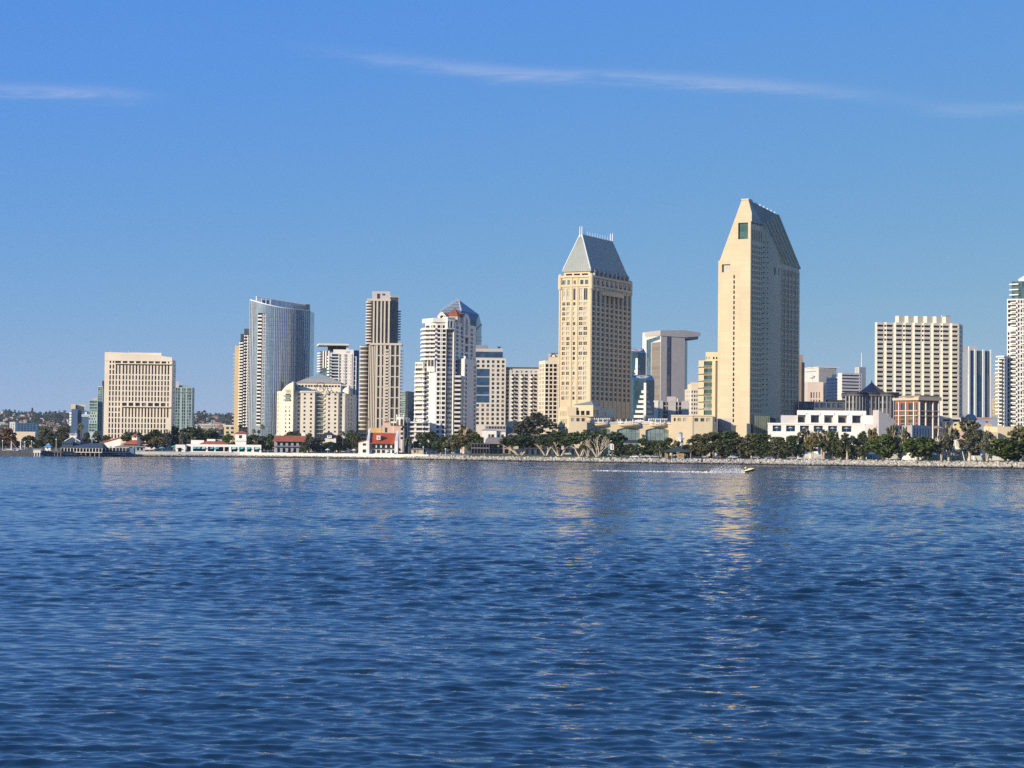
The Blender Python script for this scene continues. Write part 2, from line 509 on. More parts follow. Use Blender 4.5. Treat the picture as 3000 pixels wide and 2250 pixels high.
def build_water():
 r = np.random.default_rng(11)
 ys = [22.0]
 while ys[-1] < 1180:
  y = ys[-1]
  ys.append(y + max(0.075, min(0.0018 * y + 0.015, 0.85)))
 ys = np.array(ys)
 nx = 940
 t = np.linspace(-0.42, 0.42, nx)
 X = ys[:, None] * t[None, :]
 Y = np.repeat(ys[:, None], nx, 1)
 nw = 150
 lam = np.exp(r.uniform(math.log(0.24), math.log(5.5), nw))
 th = rad(-98) + r.normal(0, 0.46, nw)
 k = 2 * np.pi / lam
 slope = 0.0345 * np.where(lam > 0.95, (0.95 / lam) ** 1.15, 1.0)
 amp = slope / k * 1.25
 ph = r.uniform(0, 2 * np.pi, nw)
 dx, dy = np.cos(th), np.sin(th)
 Xf, Yf = X.ravel().astype(np.float32), Y.ravel().astype(np.float32)
 Z = np.zeros_like(Xf); DX = np.zeros_like(Xf); DY = np.zeros_like(Xf)
 dr = np.gradient(ys)
 sp = np.maximum(np.repeat(dr[:, None], nx, 1), np.abs(Y) * (t[1] - t[0])).ravel().astype(np.float32)
 g = np.zeros_like(Xf)
 for i in range(14):
  l = np.exp(r.uniform(math.log(25), math.log(160))); a = r.uniform(0, 2 * np.pi)
  kx, ky = 2 * np.pi / (l * 1.8) * math.cos(a), 2 * np.pi / l * math.sin(a)
  g += np.sin(Xf * kx + Yf * ky + r.uniform(0, 6.28)).astype(np.float32)
 g = 1 + 0.10 * g
 g = np.clip(g, 0.55, 1.5)
 for i in range(nw):
  fade = np.clip((lam[i] / sp - 1.8) / 1.6, 0, 1).astype(np.float32)
  p = (Xf * np.float32(k[i] * dx[i]) + Yf * np.float32(k[i] * dy[i]) + np.float32(ph[i]))
  a = np.float32(amp[i]) * fade * g
  c = np.cos(p)
  Z += a * c
  s_ = a * np.sin(p) * np.float32(0.5)
  DX -= s_ * np.float32(dx[i]); DY -= s_ * np.float32(dy[i])
 for (px0, py0, px1, py1, am, wd) in ((1500, 1394, 3300, 1424, 0.16, 2.6), (1700, 1398, 3300, 1415, 0.10, 2.0), (700, 1368, 2100, 1392, 0.07, 2.5)):
  a, b = onz(px0, py0, 0), onz(px1, py1, 0)
  d = Vector((b.x - a.x, b.y - a.y)); ln = d.length; d /= ln
  s_ = (Xf - a.x) * -d.y + (Yf - a.y) * d.x
  tt = ((Xf - a.x) * d.x + (Yf - a.y) * d.y) / ln
  m = np.clip(np.minimum(tt, 1 - tt) * 6, 0, 1)
  s_ = s_ + 1.5 * np.sin(tt * 23)
  Z += (am * m * np.exp(-(s_ / wd) ** 2) * np.cos(s_ / wd * 2.2)).astype(np.float32)
 X2 = Xf + DX; Y2 = Yf + DY
 co = np.stack([X2, Y2, Z], 1)
 ny = len(ys)
 idx = np.arange(ny * nx).reshape(ny, nx)
 q = np.stack([idx[:-1, :-1], idx[:-1, 1:], idx[1:, 1:], idx[1:, :-1]], -1).reshape(-1, 4)
 nb = len(co)
 extra = np.array([[-9000, -6000, -0.9], [9000, -6000, -0.9], [9000, 1500, -0.9], [-9000, 1500, -0.9]], np.float32)
 co = np.concatenate([co, extra])
 q = np.concatenate([q, [[nb, nb + 1, nb + 2, nb + 3]]])
 me = bpy.data.meshes.new('water')
 me.vertices.add(len(co)); me.vertices.foreach_set('co', co.astype(np.float32).ravel())
 me.loops.add(len(q) * 4); me.loops.foreach_set('vertex_index', q.astype(np.int32).ravel())
 me.polygons.add(len(q)); me.polygons.foreach_set('loop_start', np.arange(0, len(q) * 4, 4, dtype=np.int32))
 me.polygons.foreach_set('use_smooth', np.ones(len(q), bool))
 me.update(calc_edges=True)
 m, nt, p = _new('sea_water')
 N, L = nt.nodes.new, nt.links.new
 p.inputs['Base Color'].default_value = (0.0016, 0.008, 0.016, 1)
 p.inputs['Roughness'].default_value = 0.045
 p.inputs['IOR'].default_value = 1.62
 p.inputs['Specular IOR Level'].default_value = 0.5
 geo = N('ShaderNodeNewGeometry')
 mp = N('ShaderNodeMapping'); mp.inputs['Scale'].default_value = (0.8, 1.0, 1.0); mp.inputs['Rotation'].default_value = (0, 0, 0.3)
 L(geo.outputs['Position'], mp.inputs[0])
 n1 = N('ShaderNodeTexNoise'); n1.inputs['Scale'].default_value = 3.2; n1.inputs['Detail'].default_value = 4; n1.inputs['Roughness'].default_value = 0.55
 L(mp.outputs[0], n1.inputs['Vector'])
 b1 = N('ShaderNodeBump'); b1.inputs['Distance'].default_value = 0.22
 sy = N('ShaderNodeSeparateXYZ'); L(geo.outputs['Position'], sy.inputs[0])
 rs = N('ShaderNodeMapRange'); rs.inputs[1].default_value = 130; rs.inputs[2].default_value = 620; rs.inputs[3].default_value = 0.035; rs.inputs[4].default_value = 0.8
 L(sy.outputs[1], rs.inputs[0]); L(rs.outputs[0], b1.inputs['Strength'])
 L(n1.outputs[0], b1.inputs['Height'])
 L(b1.outputs[0], p.inputs['Normal'])
 me.materials.append(m)
 o = bpy.data.objects.new('water', me)
 o['kind'] = 'structure'
 COL.objects.link(o)
build_water()
def build_ground():
 mb = MB()
 pxs = list(np.linspace(-2500, 5500, 161))
 offs = [-3, 0, 2, 4, 7, 8.3, 30, 60, 100, 300, 1000, 3000, 16000]
 rows = []
 for px in pxs:
  d, e = shore(px)
  r = []
  for o in offs:
   D = d + o
   q = at(px, 1340, D)
   z = [-2.5, -0.9, -0.4, 0.1, 0.9, e, np.interp(30, [8, 60], [e, 3.7]), 3.7, 3.8, 3.8, 4.0, 6.0, 6.0][offs.index(o)]
   r.append((q.x, q.y, float(z)))
  rows.append(r)
 for i in range(len(rows) - 1):
  for j in range(len(offs) - 1):
   mb.poly(rows[i][j], rows[i + 1][j], rows[i + 1][j + 1], rows[i][j + 1])
 o = part('ground', mb, mat('ground_earth', (0.16, 0.14, 0.11), 0.95, 0.3, 0.08, fine=0.2))
 o['kind'] = 'structure'
 for pa, pb, o0, o1, nm in ((1372, 1965, 7.5, 62, 'lawn'), (2455, 3600, 7.0, 48, 'lawn')):
  mb = MB()
  ps = np.linspace(pa, pb, 60)
  R = []
  for px in ps:
   d, e = shore(px)
   k = min(1, (px - pa) / 60, (pb - px) / 60) if nm else 1
   r = []
   for o in (o0 + 1, o0 + 10, o0 + 25, o0 + (o1 - o0) * max(k, 0.3)):
    q = at(px, 1340, d + o)
    r.append((q.x, q.y, gz(q.x, q.y) + 0.06))
   R.append(r)
  for i in range(len(R) - 1):
   for j in range(3):
    mb.poly(R[i][j], R[i + 1][j], R[i + 1][j + 1], R[i][j + 1])
  o = part(nm, mb, mat('lawn_grass', (0.13, 0.15, 0.035), 0.95, 0.35, 0.15, fine=0.25))
  o['kind'] = 'structure'
 mb = MB()
 R = []
 for px in np.linspace(372, 1372, 60):
  d, e = shore(px)
  r = []
  for o in (9, 20, 34):
   q = at(px, 1340, d + o)
   r.append((q.x, q.y, gz(q.x, q.y) + 0.05))
  R.append(r)
 for i in range(len(R) - 1):
  for j in range(2):
   mb.poly(R[i][j], R[i + 1][j], R[i + 1][j + 1], R[i][j + 1])
 o = part('promenade', mb, mat('promenade_paving', (0.45, 0.41, 0.35), 0.9, 0.15, 0.3))
 o['kind'] = 'structure'
build_ground()
setup_glass()
M = dict(
 cream=mat('warm_cream_stone', (0.66, 0.54, 0.35), 0.85, 0.07, 0.05, panel=(6.4, 3.35, 0.10), pj=0.86, streak=0.05),
 creamp=mat('cream_plaster', (0.66, 0.54, 0.35), 0.85, 0.07, 0.08, streak=0.05),
 pink=mat('pinkish_cream_concrete', (0.80, 0.69, 0.53), 0.85, 0.06, 0.06, panel=(4.0, 3.9, 0.08), pj=0.9, streak=0.05),
 white=mat('white_stucco', (0.74, 0.70, 0.62), 0.85, 0.06, 0.1, streak=0.05),
 bright=mat('bright_white_plaster', (0.80, 0.76, 0.68), 0.8, 0.05, 0.15, streak=0.04),
 grey=mat('pale_grey_concrete', (0.50, 0.47, 0.44), 0.85, 0.08, 0.06, panel=(5.0, 3.6, 0.08), pj=0.9, streak=0.06),
 taupe=mat('taupe_stone_panels', (0.47, 0.42, 0.375), 0.8, 0.06, 0.05, panel=(3.0, 4.4, 0.07), pj=0.9),
 navy=mat('deep_blue_painted_wall', (0.045, 0.095, 0.19), 0.6, 0.1, 0.1, streak=0.08),
 slate=mat('blue_grey_slate_roof', (0.13, 0.155, 0.18), 0.5, 0.08, 0.1, panel=(1.2, 60, 0.12), pj=0.8),
 metal=mat('grey_green_metal_roof', (0.34, 0.37, 0.33), 0.6, 0.06, 0.1, panel=(1.25, 200, 0.10), pj=0.72),
 rooftan=mat('tan_metal_roof', (0.42, 0.36, 0.30), 0.6, 0.08, 0.1, panel=(1.2, 60, 0.1), pj=0.85),
 dark=mat('dark_charcoal_cladding', (0.035, 0.038, 0.045), 0.55, 0.12, 0.1),
 darkstone=mat('dark_grey_stone', (0.10, 0.10, 0.105), 0.7, 0.12, 0.1),
 red=mat('red_clay_tiles', (0.50, 0.145, 0.07), 0.85, 0.22, 0.35, panel=(0.5, 60, 0.14), pj=0.7, fine=0.2),
 brick=mat('orange_red_brick', (0.36, 0.13, 0.075), 0.9, 0.1, 0.2),
 steel=mat('white_painted_steel', (0.78, 0.78, 0.76), 0.4, 0.03, 0.3),
 gmetal=mat('mid_grey_metal', (0.30, 0.31, 0.32), 0.45, 0.06, 0.3, metal=0.3),
 sign=mat('dark_sign_letters', (0.02, 0.02, 0.022), 0.5, 0.0),
 tansign=mat('tan_sign_letters', (0.34, 0.26, 0.15), 0.6, 0.0),
 beige=mat('beige_stucco', (0.55, 0.45, 0.31), 0.88, 0.08, 0.15, streak=0.06),
 green=mat('pale_green_cladding', (0.42, 0.52, 0.48), 0.5, 0.06, 0.1, panel=(4, 3.2, 0.08), pj=0.9),
 brown=mat('brown_stone', (0.30, 0.235, 0.185), 0.85, 0.1, 0.1),
 peach=mat('peach_plaster', (0.62, 0.44, 0.33), 0.88, 0.07, 0.2),
 yellow=mat('ochre_yellow_plaster', (0.58, 0.40, 0.15), 0.88, 0.06, 0.2),
 bluegrey=mat('blue_grey_plaster', (0.30, 0.34, 0.40), 0.85, 0.08, 0.2),
 rose=mat('dusty_rose_plaster', (0.42, 0.25, 0.22), 0.88, 0.08, 0.2),
)
def lettering(txt, f, u, z, size, off, m, parent, name='lettering', squeeze=1.0, ext=0.08):
 c = bpy.data.curves.new(name, 'FONT')
 c.body = txt; c.size = size; c.extrude = ext
 t = bpy.data.objects.new(name, c)
 COL.objects.link(t)
 me = bpy.data.meshes.new_from_object(t.evaluated_get(bpy.context.evaluated_depsgraph_get()))
 bpy.data.objects.remove(t); bpy.data.curves.remove(c)
 p = Vector(f.p(u, off, z)) - wloc(parent)
 d = Vector((f.d.x, f.d.y, 0)); n = Vector((f.n.x, f.n.y, 0))
 R = Matrix((d, Vector((0, 0, 1)), n)).transposed().to_4x4()
 me.transform(Matrix.Translation(p) @ R @ Matrix.Diagonal((squeeze, 1, 1, 1)))
 me.materials.clear(); me.materials.append(m)
 o = bpy.data.objects.new(name, me)
 link(o, parent)
 return o
def mast(b, p, zt, zb, r=0.15, D=None, name='antenna', m=None):
 mb = MB(); q = b.xy(p, D)
 mb.tube((q.x, q.y, zb), (q.x, q.y, zt), r, r * 0.6, 5)
 b.part(name, mb, m or M['steel'])
def clutter(b, f, z, n, seed=1, inset=6, umin=0.15, umax=0.85, h=(1.0, 2.6)):
 r = random.Random(seed)
 for i in range(n):
  mb = MB()
  u = f.w * r.uniform(umin, umax); wd = r.uniform(1.5, 4.5)
  mb.fbox(f, u, u + wd, -inset - r.uniform(2, 5), -inset + r.uniform(-1, 1), z - 0.2, z + r.uniform(*h))
  b.part('roof_plant', mb, M['gmetal'] if r.random() < 0.5 else M['grey'])
def navy_block():
 b = Bldg('office_building', 'deep blue slab building with beige rooftop box and white framed sign', zO(560, 1400), 1500)
 D = 1500
 zt = b.z(zO(420, 578))
 b.block(b.w, [(zO(285, 1000), D), (zO(562, 1000), D)], zt, back=26, front=True)
 zt2 = b.z(zO(850, 665))
 b.block(b.w, [(zO(745, 1000), D + 2), (zO(1060, 1000), D + 2)], zt2, back=24, front=True)
 g = MB()
 b.block(g, [(zO(562, 1000), D + 7), (zO(745, 1000), D + 7)], b.z(zO(650, 620)), back=18, front=True)
 b.part('stair_bay', g, M['gmetal'])
 for (xa, xb, yt, yb, dd) in ((268, 470, 350, 578, 4), (470, 566, 385, 578, 12), (566, 893, 365, 620, 9)):
  mb = MB(); b.block(mb, [(zO(xa, 500), D + dd), (zO(xb, 500), D + dd)], b.z(zO(xa, yt)), z0=b.z(zO(xa, yb)) - 1.5, back=16, front=True)
  b.part('penthouse', mb, M['beige'])
 f = b.face(zO(745, 860), zO(1060, 860), D + 2, D + 2)
 mb = MB(); za, zb = b.z(zO(900, 905)), b.z(zO(900, 815)); t = (zb - za) * 0.3
 mb.fbox(f, f.w * .01, f.w * .98, 0.02, 0.5, zb - t, zb); mb.fbox(f, f.w * .01, f.w * .98, 0.02, 0.5, za, za + t)
 mb.fbox(f, f.w * .01, f.w * .06, 0.02, 0.5, za + t, zb - t); mb.fbox(f, f.w * .93, f.w * .98, 0.02, 0.5, za + t, zb - t)
 sg = b.part('sign', mb, M['bright'])
 mb = MB(); mb.fbox(f, f.w * .06, f.w * .93, 0.02, 0.25, za + t, zb - t)
 b.part('sign_panel', mb, M['gmetal'], sg)
 mb = MB(); c = Vector(f.p(f.w * .58, 0.02, b.z(zO(930, 757)))); n = Vector((f.n.x, f.n.y, 0))
 mb.tube(c, c + n * 0.4, 1.0, 1.0, 14)
 b.part('emblem', mb, mat('pale_blue_emblem', (0.55, 0.68, 0.85), 0.5, 0))
 fl = b.face(zO(285, 1000), zO(562, 1000), D, D)
 for k in range(5):
  mb = MB(); z = b.z(zO(285, 760 + 125 * k))
  mb.fbox(fl, -1.7, -0.02, -3.5, -0.4, z - 0.9, z + 0.9)
  b.part('balcony', mb, M['bright'])
 b.done(M['navy'])
navy_block()
def teal_block():
 b = Bldg('office_building', 'teal glass block with a chequered band of small windows', zO(1240, 1500), 1450)
 D = 1450
 f = b.block(b.w, [(zO(1062, 900), D), (zO(1440, 900), D)], b.z(zO(1250, 175)), back=24)[0]
 rw = []
 for (a, c) in ((205, 315), (345, 440), (470, 575), (600, 690), (1225, 1320), (1345, 1440), (1470, 1570)):
  rw.append((b.z(zO(1200, c)), b.z(zO(1200, a))))
 zmid0, zmid1 = b.z(zO(1200, 1205)), b.z(zO(1200, 700))
 cols = f.grid(3, 0.04, 0.96, 0.9)
 b.fac(f, zmid1, b.z(zO(1250, 175)), cols, [r for r in rw if r[0] > zmid1], 0.2, 'green')
 b.fac(f, b.g, zmid0, cols, [r for r in rw if r[1] < zmid0], 0.2, 'green')
 z = zmid1
 h = (zmid1 - zmid0) / 4
 for k in range(4):
  o = 0.04 if k % 2 == 0 else 0.18
  cc = [(f.w * (o + i * .28), f.w * (o + i * .28 + .13)) for i in range(3)]
  b.fac(f, z - h, z, cc, [(z - h * .85, z - h * .12)], 0.25, 'dark')
  z -= h
 mb = MB(); b.block(mb, [(zO(1255, 120), D + 6), (zO(1420, 120), D + 6)], b.z(zO(1255, 65)), z0=b.z(zO(1255, 180)) - .5, back=12, front=True)
 b.part('penthouse', mb, M['taupe'])
 b.done(M['green'])
 b = Bldg('office_building', 'tall narrow green glass tower rising behind the teal block', zO(1560, 1500), 1475)
 D = 1475
 zt = at(*zA(1160, 675), D).z
 f, f2 = b.block(b.w, [(zO(1425, 900), D), (zO(1650, 900), D), (zO(1712, 900), D + 16)], zt, back=18)
 b.fac(f, b.g, zt, f.grid(2, 0.05, 0.95, 0.86), b.rows(zO(1500, 0)[0], D, 960 + 690 / 3.95, 1262, 26, 0.78), 0.2, 'green')
 b.plain(f2, b.g, zt)
 mb = MB(); b.block(mb, [(zA(1183, 620), D + 8), (zA(1212, 620), D + 8)], at(*zA(1190, 610), D).z, z0=zt - 1, back=10, front=True)
 b.part('penthouse', mb, M['dark'])
 b.done(M['green'])
teal_block()
def cream_block():
 D = 1150
 b = Bldg('office_block', 'broad pinkish cream block with rows of narrow deep-set windows and sloping parapet', (405, 1280), D)
 pl, pr = 305.0, 503.0
 fs = b.block(b.w, [((pl, 1150), D), ((pr, 1150), D + 1), ((514, 1150), D + 24)], b.z((410, 1053), D + 4), back=34, roof=True)
 f, fr = fs
 U = lambda z0, z1: ((z0 - 1206) / (1987 - 1206) * f.w, (z1 - 1206) / (1987 - 1206) * f.w)
 cen = [1272, 1308, 1345, 1382, 1425, 1462, 1500, 1537, 1575, 1612, 1650, 1687, 1723, 1760, 1797, 1835, 1873, 1910, 1945]
 C = [U(c - 9, c + 9) for c in cen]
 wide = C[:2] + [U(1328, 1394), U(1416, 1470), U(1491, 1545), U(1568, 1622), U(1642, 1696), U(1716, 1772), U(1790, 1845), U(1864, 1918), U(1938, 1954)]
 wide2 = C[:4] + [U(1416, 1470), U(1491, 1545), U(1568, 1622), U(1642, 1696), U(1716, 1772), U(1790, 1845), U(1864, 1918), U(1938, 1954)]
 zz = lambda y: b.z(zA(1600, y), D + 2)
 zt = b.z((410, 1053), D + 4)
 sill = MB()
 b.fac(f, zz(422), zt, wide, [(zz(414), zz(372))], 0.7, 'dark')
 zmid = zz(422)
 def band(y0, y1, ncut):
  za, zb = zz(y1), zz(y0)
  fl = Face(f.p(0, 0, 0)[:2], f.p(U(cen[ncut] - 19, 0)[0], 0, 0)[:2])
  fr_ = Face(f.p(U(cen[ncut] - 19, 0)[0], 0, 0)[:2], f.p(f.w, 0, 0)[:2])
  u0 = U(cen[ncut] - 19, 0)[0]
  h = (zb - za) / 2
  b.fac(fl, za, zb, C[:ncut], [(za + h * .1, za + h * .86), (za + h * 1.1, za + h * 1.86)], 0.6, 'dark')
  b.fac(fr_, za, zb, [(a - u0, c - u0) for a, c in C[ncut:]], [(za + h * .1, za + h * 1.86)], 0.7, 'dark')
 band(422, 546, 2)
 b.fac(f, zz(860), zz(546), C, [(zz(y + 50), zz(y)) for y in (553, 615, 677, 739, 801)], 0.6, 'dark')
 b.fac(f, zz(918), zz(860), wide2, [(zz(908), zz(869))], 0.7, 'dark')
 band(918, 1042, 4)
 b.fac(f, b.g, zz(1042), C[:-1], [(zz(y + 50), zz(y)) for y in (1050, 1112, 1174, 1236)], 0.6, 'dark')
 b.fac(fr, b.g, zt, fr.grid(1, .3, .9, .35), b.rows(508, D + 12, 1070, 1262, 13, .25), 0.4, 'black')
 for (y, c0) in ((416, 2), (912, 4)):
  mb = MB(); mb.fbox(f, U(cen[c0] - 22, 0)[0], f.w, 0.003, 1.6, zz(y + 8), zz(y - 2))
  b.part('ledge', mb, M['pink'])
 mb = MB()
 za = b.z((306, 1031.5), D); zb2 = b.z((503, 1048), D + 5)
 n = 12
 for i in range(n):
  t0, t1 = i / n, (i + 1) / n
  h0 = max(za + (zb2 - za) * t0 + 0.8 * math.sin(math.pi * t0), zt + .05); h1 = max(za + (zb2 - za) * t1 + 0.8 * math.sin(math.pi * t1), zt + .05)
  u0, u1 = f.w * t0, f.w * t1
  A = [f.p(u0, 0.25, zt - 1.2), f.p(u1, 0.25, zt - 1.2), f.p(u1, -1.2, zt - 1.2), f.p(u0, -1.2, zt - 1.2)]
  B_ = [(A[0][0], A[0][1], h0), (A[1][0], A[1][1], h1), (A[2][0], A[2][1], h1), (A[3][0], A[3][1], h0)]
  mb.hex(A, B_)
 b.part('parapet', mb, M['pink'])
 mb = MB(); b.block(mb, [(zB(500, 300), D + 12), (zB(878, 300), D + 12)], b.z(zB(700, 290), D + 12), z0=zt - 1, back=14, front=True)
 b.part('penthouse', mb, M['pink'])
 for x, y in ((290, 262), (500, 258), (880, 272)):
  mast(b, zB(x, 320), b.z(zB(x, y)), zt, .1, D + 6)
 b.done(M['pink'])
cream_block()
def green_tower():
 D = 1400
 b = Bldg('office_building', 'pale green panelled tower with vertical glass strips right of the cream block', (541, 1260), D)
 zt = b.z(zB(1150, 690))
 f, f2 = b.block(b.w, [((512, 1200), D), ((562, 1200), D + 2), ((569, 1200), D + 16)], zt, back=24)
 cols = [(f.w * a, f.w * c) for a, c in ((.04, .14), (.17, .29), (.42, .50), (.53, .62), (.72, .80), (.83, .95))]
 b.fac(f, b.g, zt, cols, b.rows(540, D, 1137, 1262, 14, .86), 0.15, 'green')
 b.fac(f2, b.g, zt, f2.grid(1, 0, 1, .5), b.rows(566, D, 1137, 1262, 14, .5), 0.2, 'green')
 mb = MB(); b.block(mb, [(zB(1080, 680), D + 5), (zB(1192, 680), D + 5)], b.z(zB(1130, 666)), z0=zt - .5, back=12, front=True)
 b.part('penthouse', mb, M['gmetal'])
 mb = MB(); b.block(mb, [(zB(1046, 650), D + 3), (zB(1082, 650), D + 3)], b.z(zB(1060, 622)), z0=zt - .5, back=10, front=True)
 b.part('lift_tower', mb, M['grey'])
 mb = MB(); mb.fbox(f, -.1, f.w + .1, .003, .4, b.z(zB(1150, 752)), b.z(zB(1150, 744)))
 b.part('cornice', mb, M['gmetal'])
 b.done(M['green'])
green_tower()
def beige_slab():
 D = 1420
 b = Bldg('apartment_tower', 'slim beige apartment tower peeping out left of the dark balcony tower', (697, 1262), D)
 zt = b.z(zC(140, 532))
 f = b.block(b.w, [((686.5, 1150), D), ((708, 1150), D)], zt, back=20, front=True)[0]
 n = 22
 za, zb = b.z((690, 1262)), b.z(zC(120, 612))
 for k in range(n):
  z = za + (zb - za) * k / (n - 1)
  mb = MB(); mb.fbox(f, -1.5, -0.02, -2.4, -.2, z, z + .9); b.part('balcony', mb, M['grey'])
  mb = MB(); mb.fbox(f, f.w * .58, f.w - .1, .003, 1.2, z, z + .9); b.part('balcony', mb, M['beige'])
 b.done(mat('warm_beige_concrete', (0.64, 0.49, 0.28), 0.85, 0.06, 0.1))
beige_slab()
def balcony_tower():
 D = 1380
 b = Bldg('apartment_tower', 'dark glass apartment tower wrapped in wavy white balcony bands', (717, 1258), D)
 f1 = b.block(b.w, [(zC(158, 900), D + 6), (zC(197, 900), D + 3)], b.z(zC(180, 482), D + 4), back=18, front=True)[0]
 f2 = b.block(b.w, [(zC(195, 900), D), (zC(262, 900), D)], b.z(zC(230, 440)), back=18, front=True)[0]
 n = 30
 za, zb = b.z(zC(230, 1262)), b.z(zC(230, 448))
 for k in range(n + 1):
  z = za + (zb - za) * k / n
  mb = MB()
  for f, ns, zo in ((f1, 2, -.6), (f2, 3, 0)):
   if f is f1 and k > n - 2: continue
   m_ = 12
   for i in range(m_):
    t0, t1 = i / m_, (i + 1) / m_
    o0 = 1.0 + .7 * abs(math.sin(math.pi * ns * t0)); o1 = 1.0 + .7 * abs(math.sin(math.pi * ns * t1))
    A = [f.p(f.w * t0, o0, z + zo), f.p(f.w * t1, o1, z + zo), f.p(f.w * t1, .01, z + zo), f.p(f.w * t0, .01, z + zo)]
    mb.hex(A, [(q[0], q[1], q[2] + .85) for q in A])
  b.part('balcony', mb, M['bright'])
  if k < n:
   mb = MB(); mb.fbox(f2, f2.w * .42, f2.w * .58, .01, .7, z + .86, z + (zb - za) / n * .95)
   b.part('pier', mb, M['white'])
 for (xa, xb, yt, yb, dd) in ((200, 262, 375, 440, 2), (168, 200, 420, 484, 5)):
  mb = MB(); ff = b.block(mb, [(zC(xa, 430), D + dd), (zC(xb, 430), D + dd)], b.z(zC(xa, yt)), z0=b.z(zC(xa, yb)) - .3, back=14, front=True)[0]
  b.part('crown', mb, glass('grey_crown_glass', (0.10, 0.12, 0.13), metal=.3, cell=(2.5, 3.2)))
 b.done(glass('dark_balcony_glass', (0.02, 0.022, 0.026), cell=(2.2, 3.3), rnd=.5))
balcony_tower()
def curved_tower():
 D = 1300
 b = Bldg('glass_tower', 'curved blue glass hotel tower with a white edged crown sloping down to the right', (815, 1258), D)
 pl, pr = 732.5, 905.0
 n = 34
 X0 = b.xy((pl, 1080), D + 7); X1 = b.xy((pr, 1080), D + 16)
 pts = []
 for i in range(n + 1):
  t = i / n
  x = X0.x + (X1.x - X0.x) * t
  y = X0.y + (X1.y - X0.y) * t - 11.5 * (1 - (2 * t - .86) ** 2 if t < .43 else 1 - ((t - .43) / .57) ** 2.2)
  pts.append(Vector((x, y)))
 zl, zr = b.z((736, 878.5), D), b.z(zC(752, 212), D + 8)
 g = b.g
 tops = []
 for i in range(n + 1):
  t = i / n
  tops.append(zl + (zr - zl) * t - 2.0 * math.sin(math.pi * t))
 glassm = glass('blue_curtain_wall', (0.33, 0.41, 0.46), rough=.12, metal=.55, rnd=.16, cell=(1.55, 3.3), wob=.03)
 nt = glassm.node_tree
 mb = MB()
 bal0, bal1 = 5, 10      # open balcony column between these panels
 zb0, zb1 = b.z(zC(380, 1252)), b.z(zC(390, 238))
 for i in range(n):
  A, B_ = pts[i], pts[i + 1]
  if bal0 <= i < bal1:
   mb.poly((*A, zb1), (*B_, zb1), (*B_, tops[i + 1]), (*A, tops[i]))
   mb.poly((*A, g), (*B_, g), (*B_, zb0), (*A, zb0))
   continue
  mb.poly((*A, g), (*B_, g), (*B_, tops[i + 1]), (*A, tops[i]))
 bd = Vector((0.1, 1)).normalized()
 back = [p + Vector((1.5, 17)) for p in (pts[-1], pts[0])]
 mb.poly((*pts[-1], g), (*back[0], g), (*back[0], tops[-1]), (*pts[-1], tops[-1]))
 mb.poly((*back[0], g), (*back[1], g), (*back[1], tops[0]), (*back[0], tops[-1]))
 mb.poly((*back[1], g), (*pts[0], g), (*pts[0], tops[0]), (*back[1], tops[0]))
 zroof = zr - 1.5
 mb.poly(*[(*p, zroof) for p in pts], *[(*p, zroof) for p in back])
 b.part('glass_facade', mb, glassm)
 fin = MB(); fin2 = MB()
 for i in range(n + 1):
  if bal0 < i < bal1: continue
  p = pts[i]; a = pts[max(i - 1, 0)]; c = pts[min(i + 1, n)]
  d = (c - a).normalized(); nn = Vector((d.y, -d.x))
  big = i >= 15 or i < 3
  wv, ov = (.17, .4) if big else (.07, .15)
  q = [p - d * wv + nn * .02, p + d * wv + nn * .02, p + d * wv + nn * ov, p - d * wv + nn * ov]
  q = [q[3], q[2], q[1], q[0]]
  (fin if big else fin2).hex([(*k, g) for k in q], [(*k, tops[i] + .05) for k in q])
 b.part('mullions', fin2, M['gmetal'])
 b.part('fins', fin, mat('pale_metal_fins', (0.55, 0.55, 0.56), .4, .04, .3, metal=.3))
 fl = MB()
 nf = 34
 for k in range(1, nf):
  z = g + (zr - 3 - g) * k / nf
  for i in range(n):
   if bal0 <= i < bal1 and zb0 < z < zb1: continue
   A, B_ = pts[i], pts[i + 1]
   d = (B_ - A).normalized(); nn = Vector((d.y, -d.x)) * .05
   fl.poly((*(A + nn), z), (*(B_ + nn), z), (*(B_ + nn), z + .28), (*(A + nn), z + .28))
 b.part('floor_lines', fl, mat('dull_blue_spandrel', (0.13, 0.18, 0.23), .4, .05, .3))
 cp = MB()
 for i in range(n):
  A, B_ = pts[i], pts[i + 1]
  d = (B_ - A).normalized(); nn = Vector((d.y, -d.x))
  a0, b0 = A + nn * .5, B_ + nn * .5; a1, b1 = A - nn * .5, B_ - nn * .5
  cp.hex([(*a0, tops[i] + .06), (*b0, tops[i + 1] + .06), (*b1, tops[i + 1] + .06), (*a1, tops[i] + .06)], [(*a0, tops[i] + .75), (*b0, tops[i + 1] + .75), (*b1, tops[i + 1] + .75), (*a1, tops[i] + .75)])
 b.part('coping', cp, M['steel'])
 A = b.xy(zC(312, 120), D + 10); B_ = b.xy(zC(797, 180), D + 30)
 za, zb = b.z(zC(312, 86), D + 10), b.z(zC(797, 165), D + 30)
 f = Face(A, B_)
 mb = MB()
 u1 = f.w * .26
 mb.hex([f.p(u1, 0, zroof), f.p(f.w, 0, zroof), f.p(f.w, -1.2, g), f.p(u1, -1.2, zroof)], [f.p(u1, 0, za + (zb - za) * .26), f.p(f.w, 0, zb), f.p(f.w, -1.2, zb), f.p(u1, -1.2, za + (zb - za) * .26)])
 b.part('roof_screen', mb, glassm)
 mb = MB()
 for u in (0, .09, .17, .255):
  zz = za + (zb - za) * u
  mb.fbox(f, f.w * u, f.w * u + .5, -1.2, .1, zroof, zz)
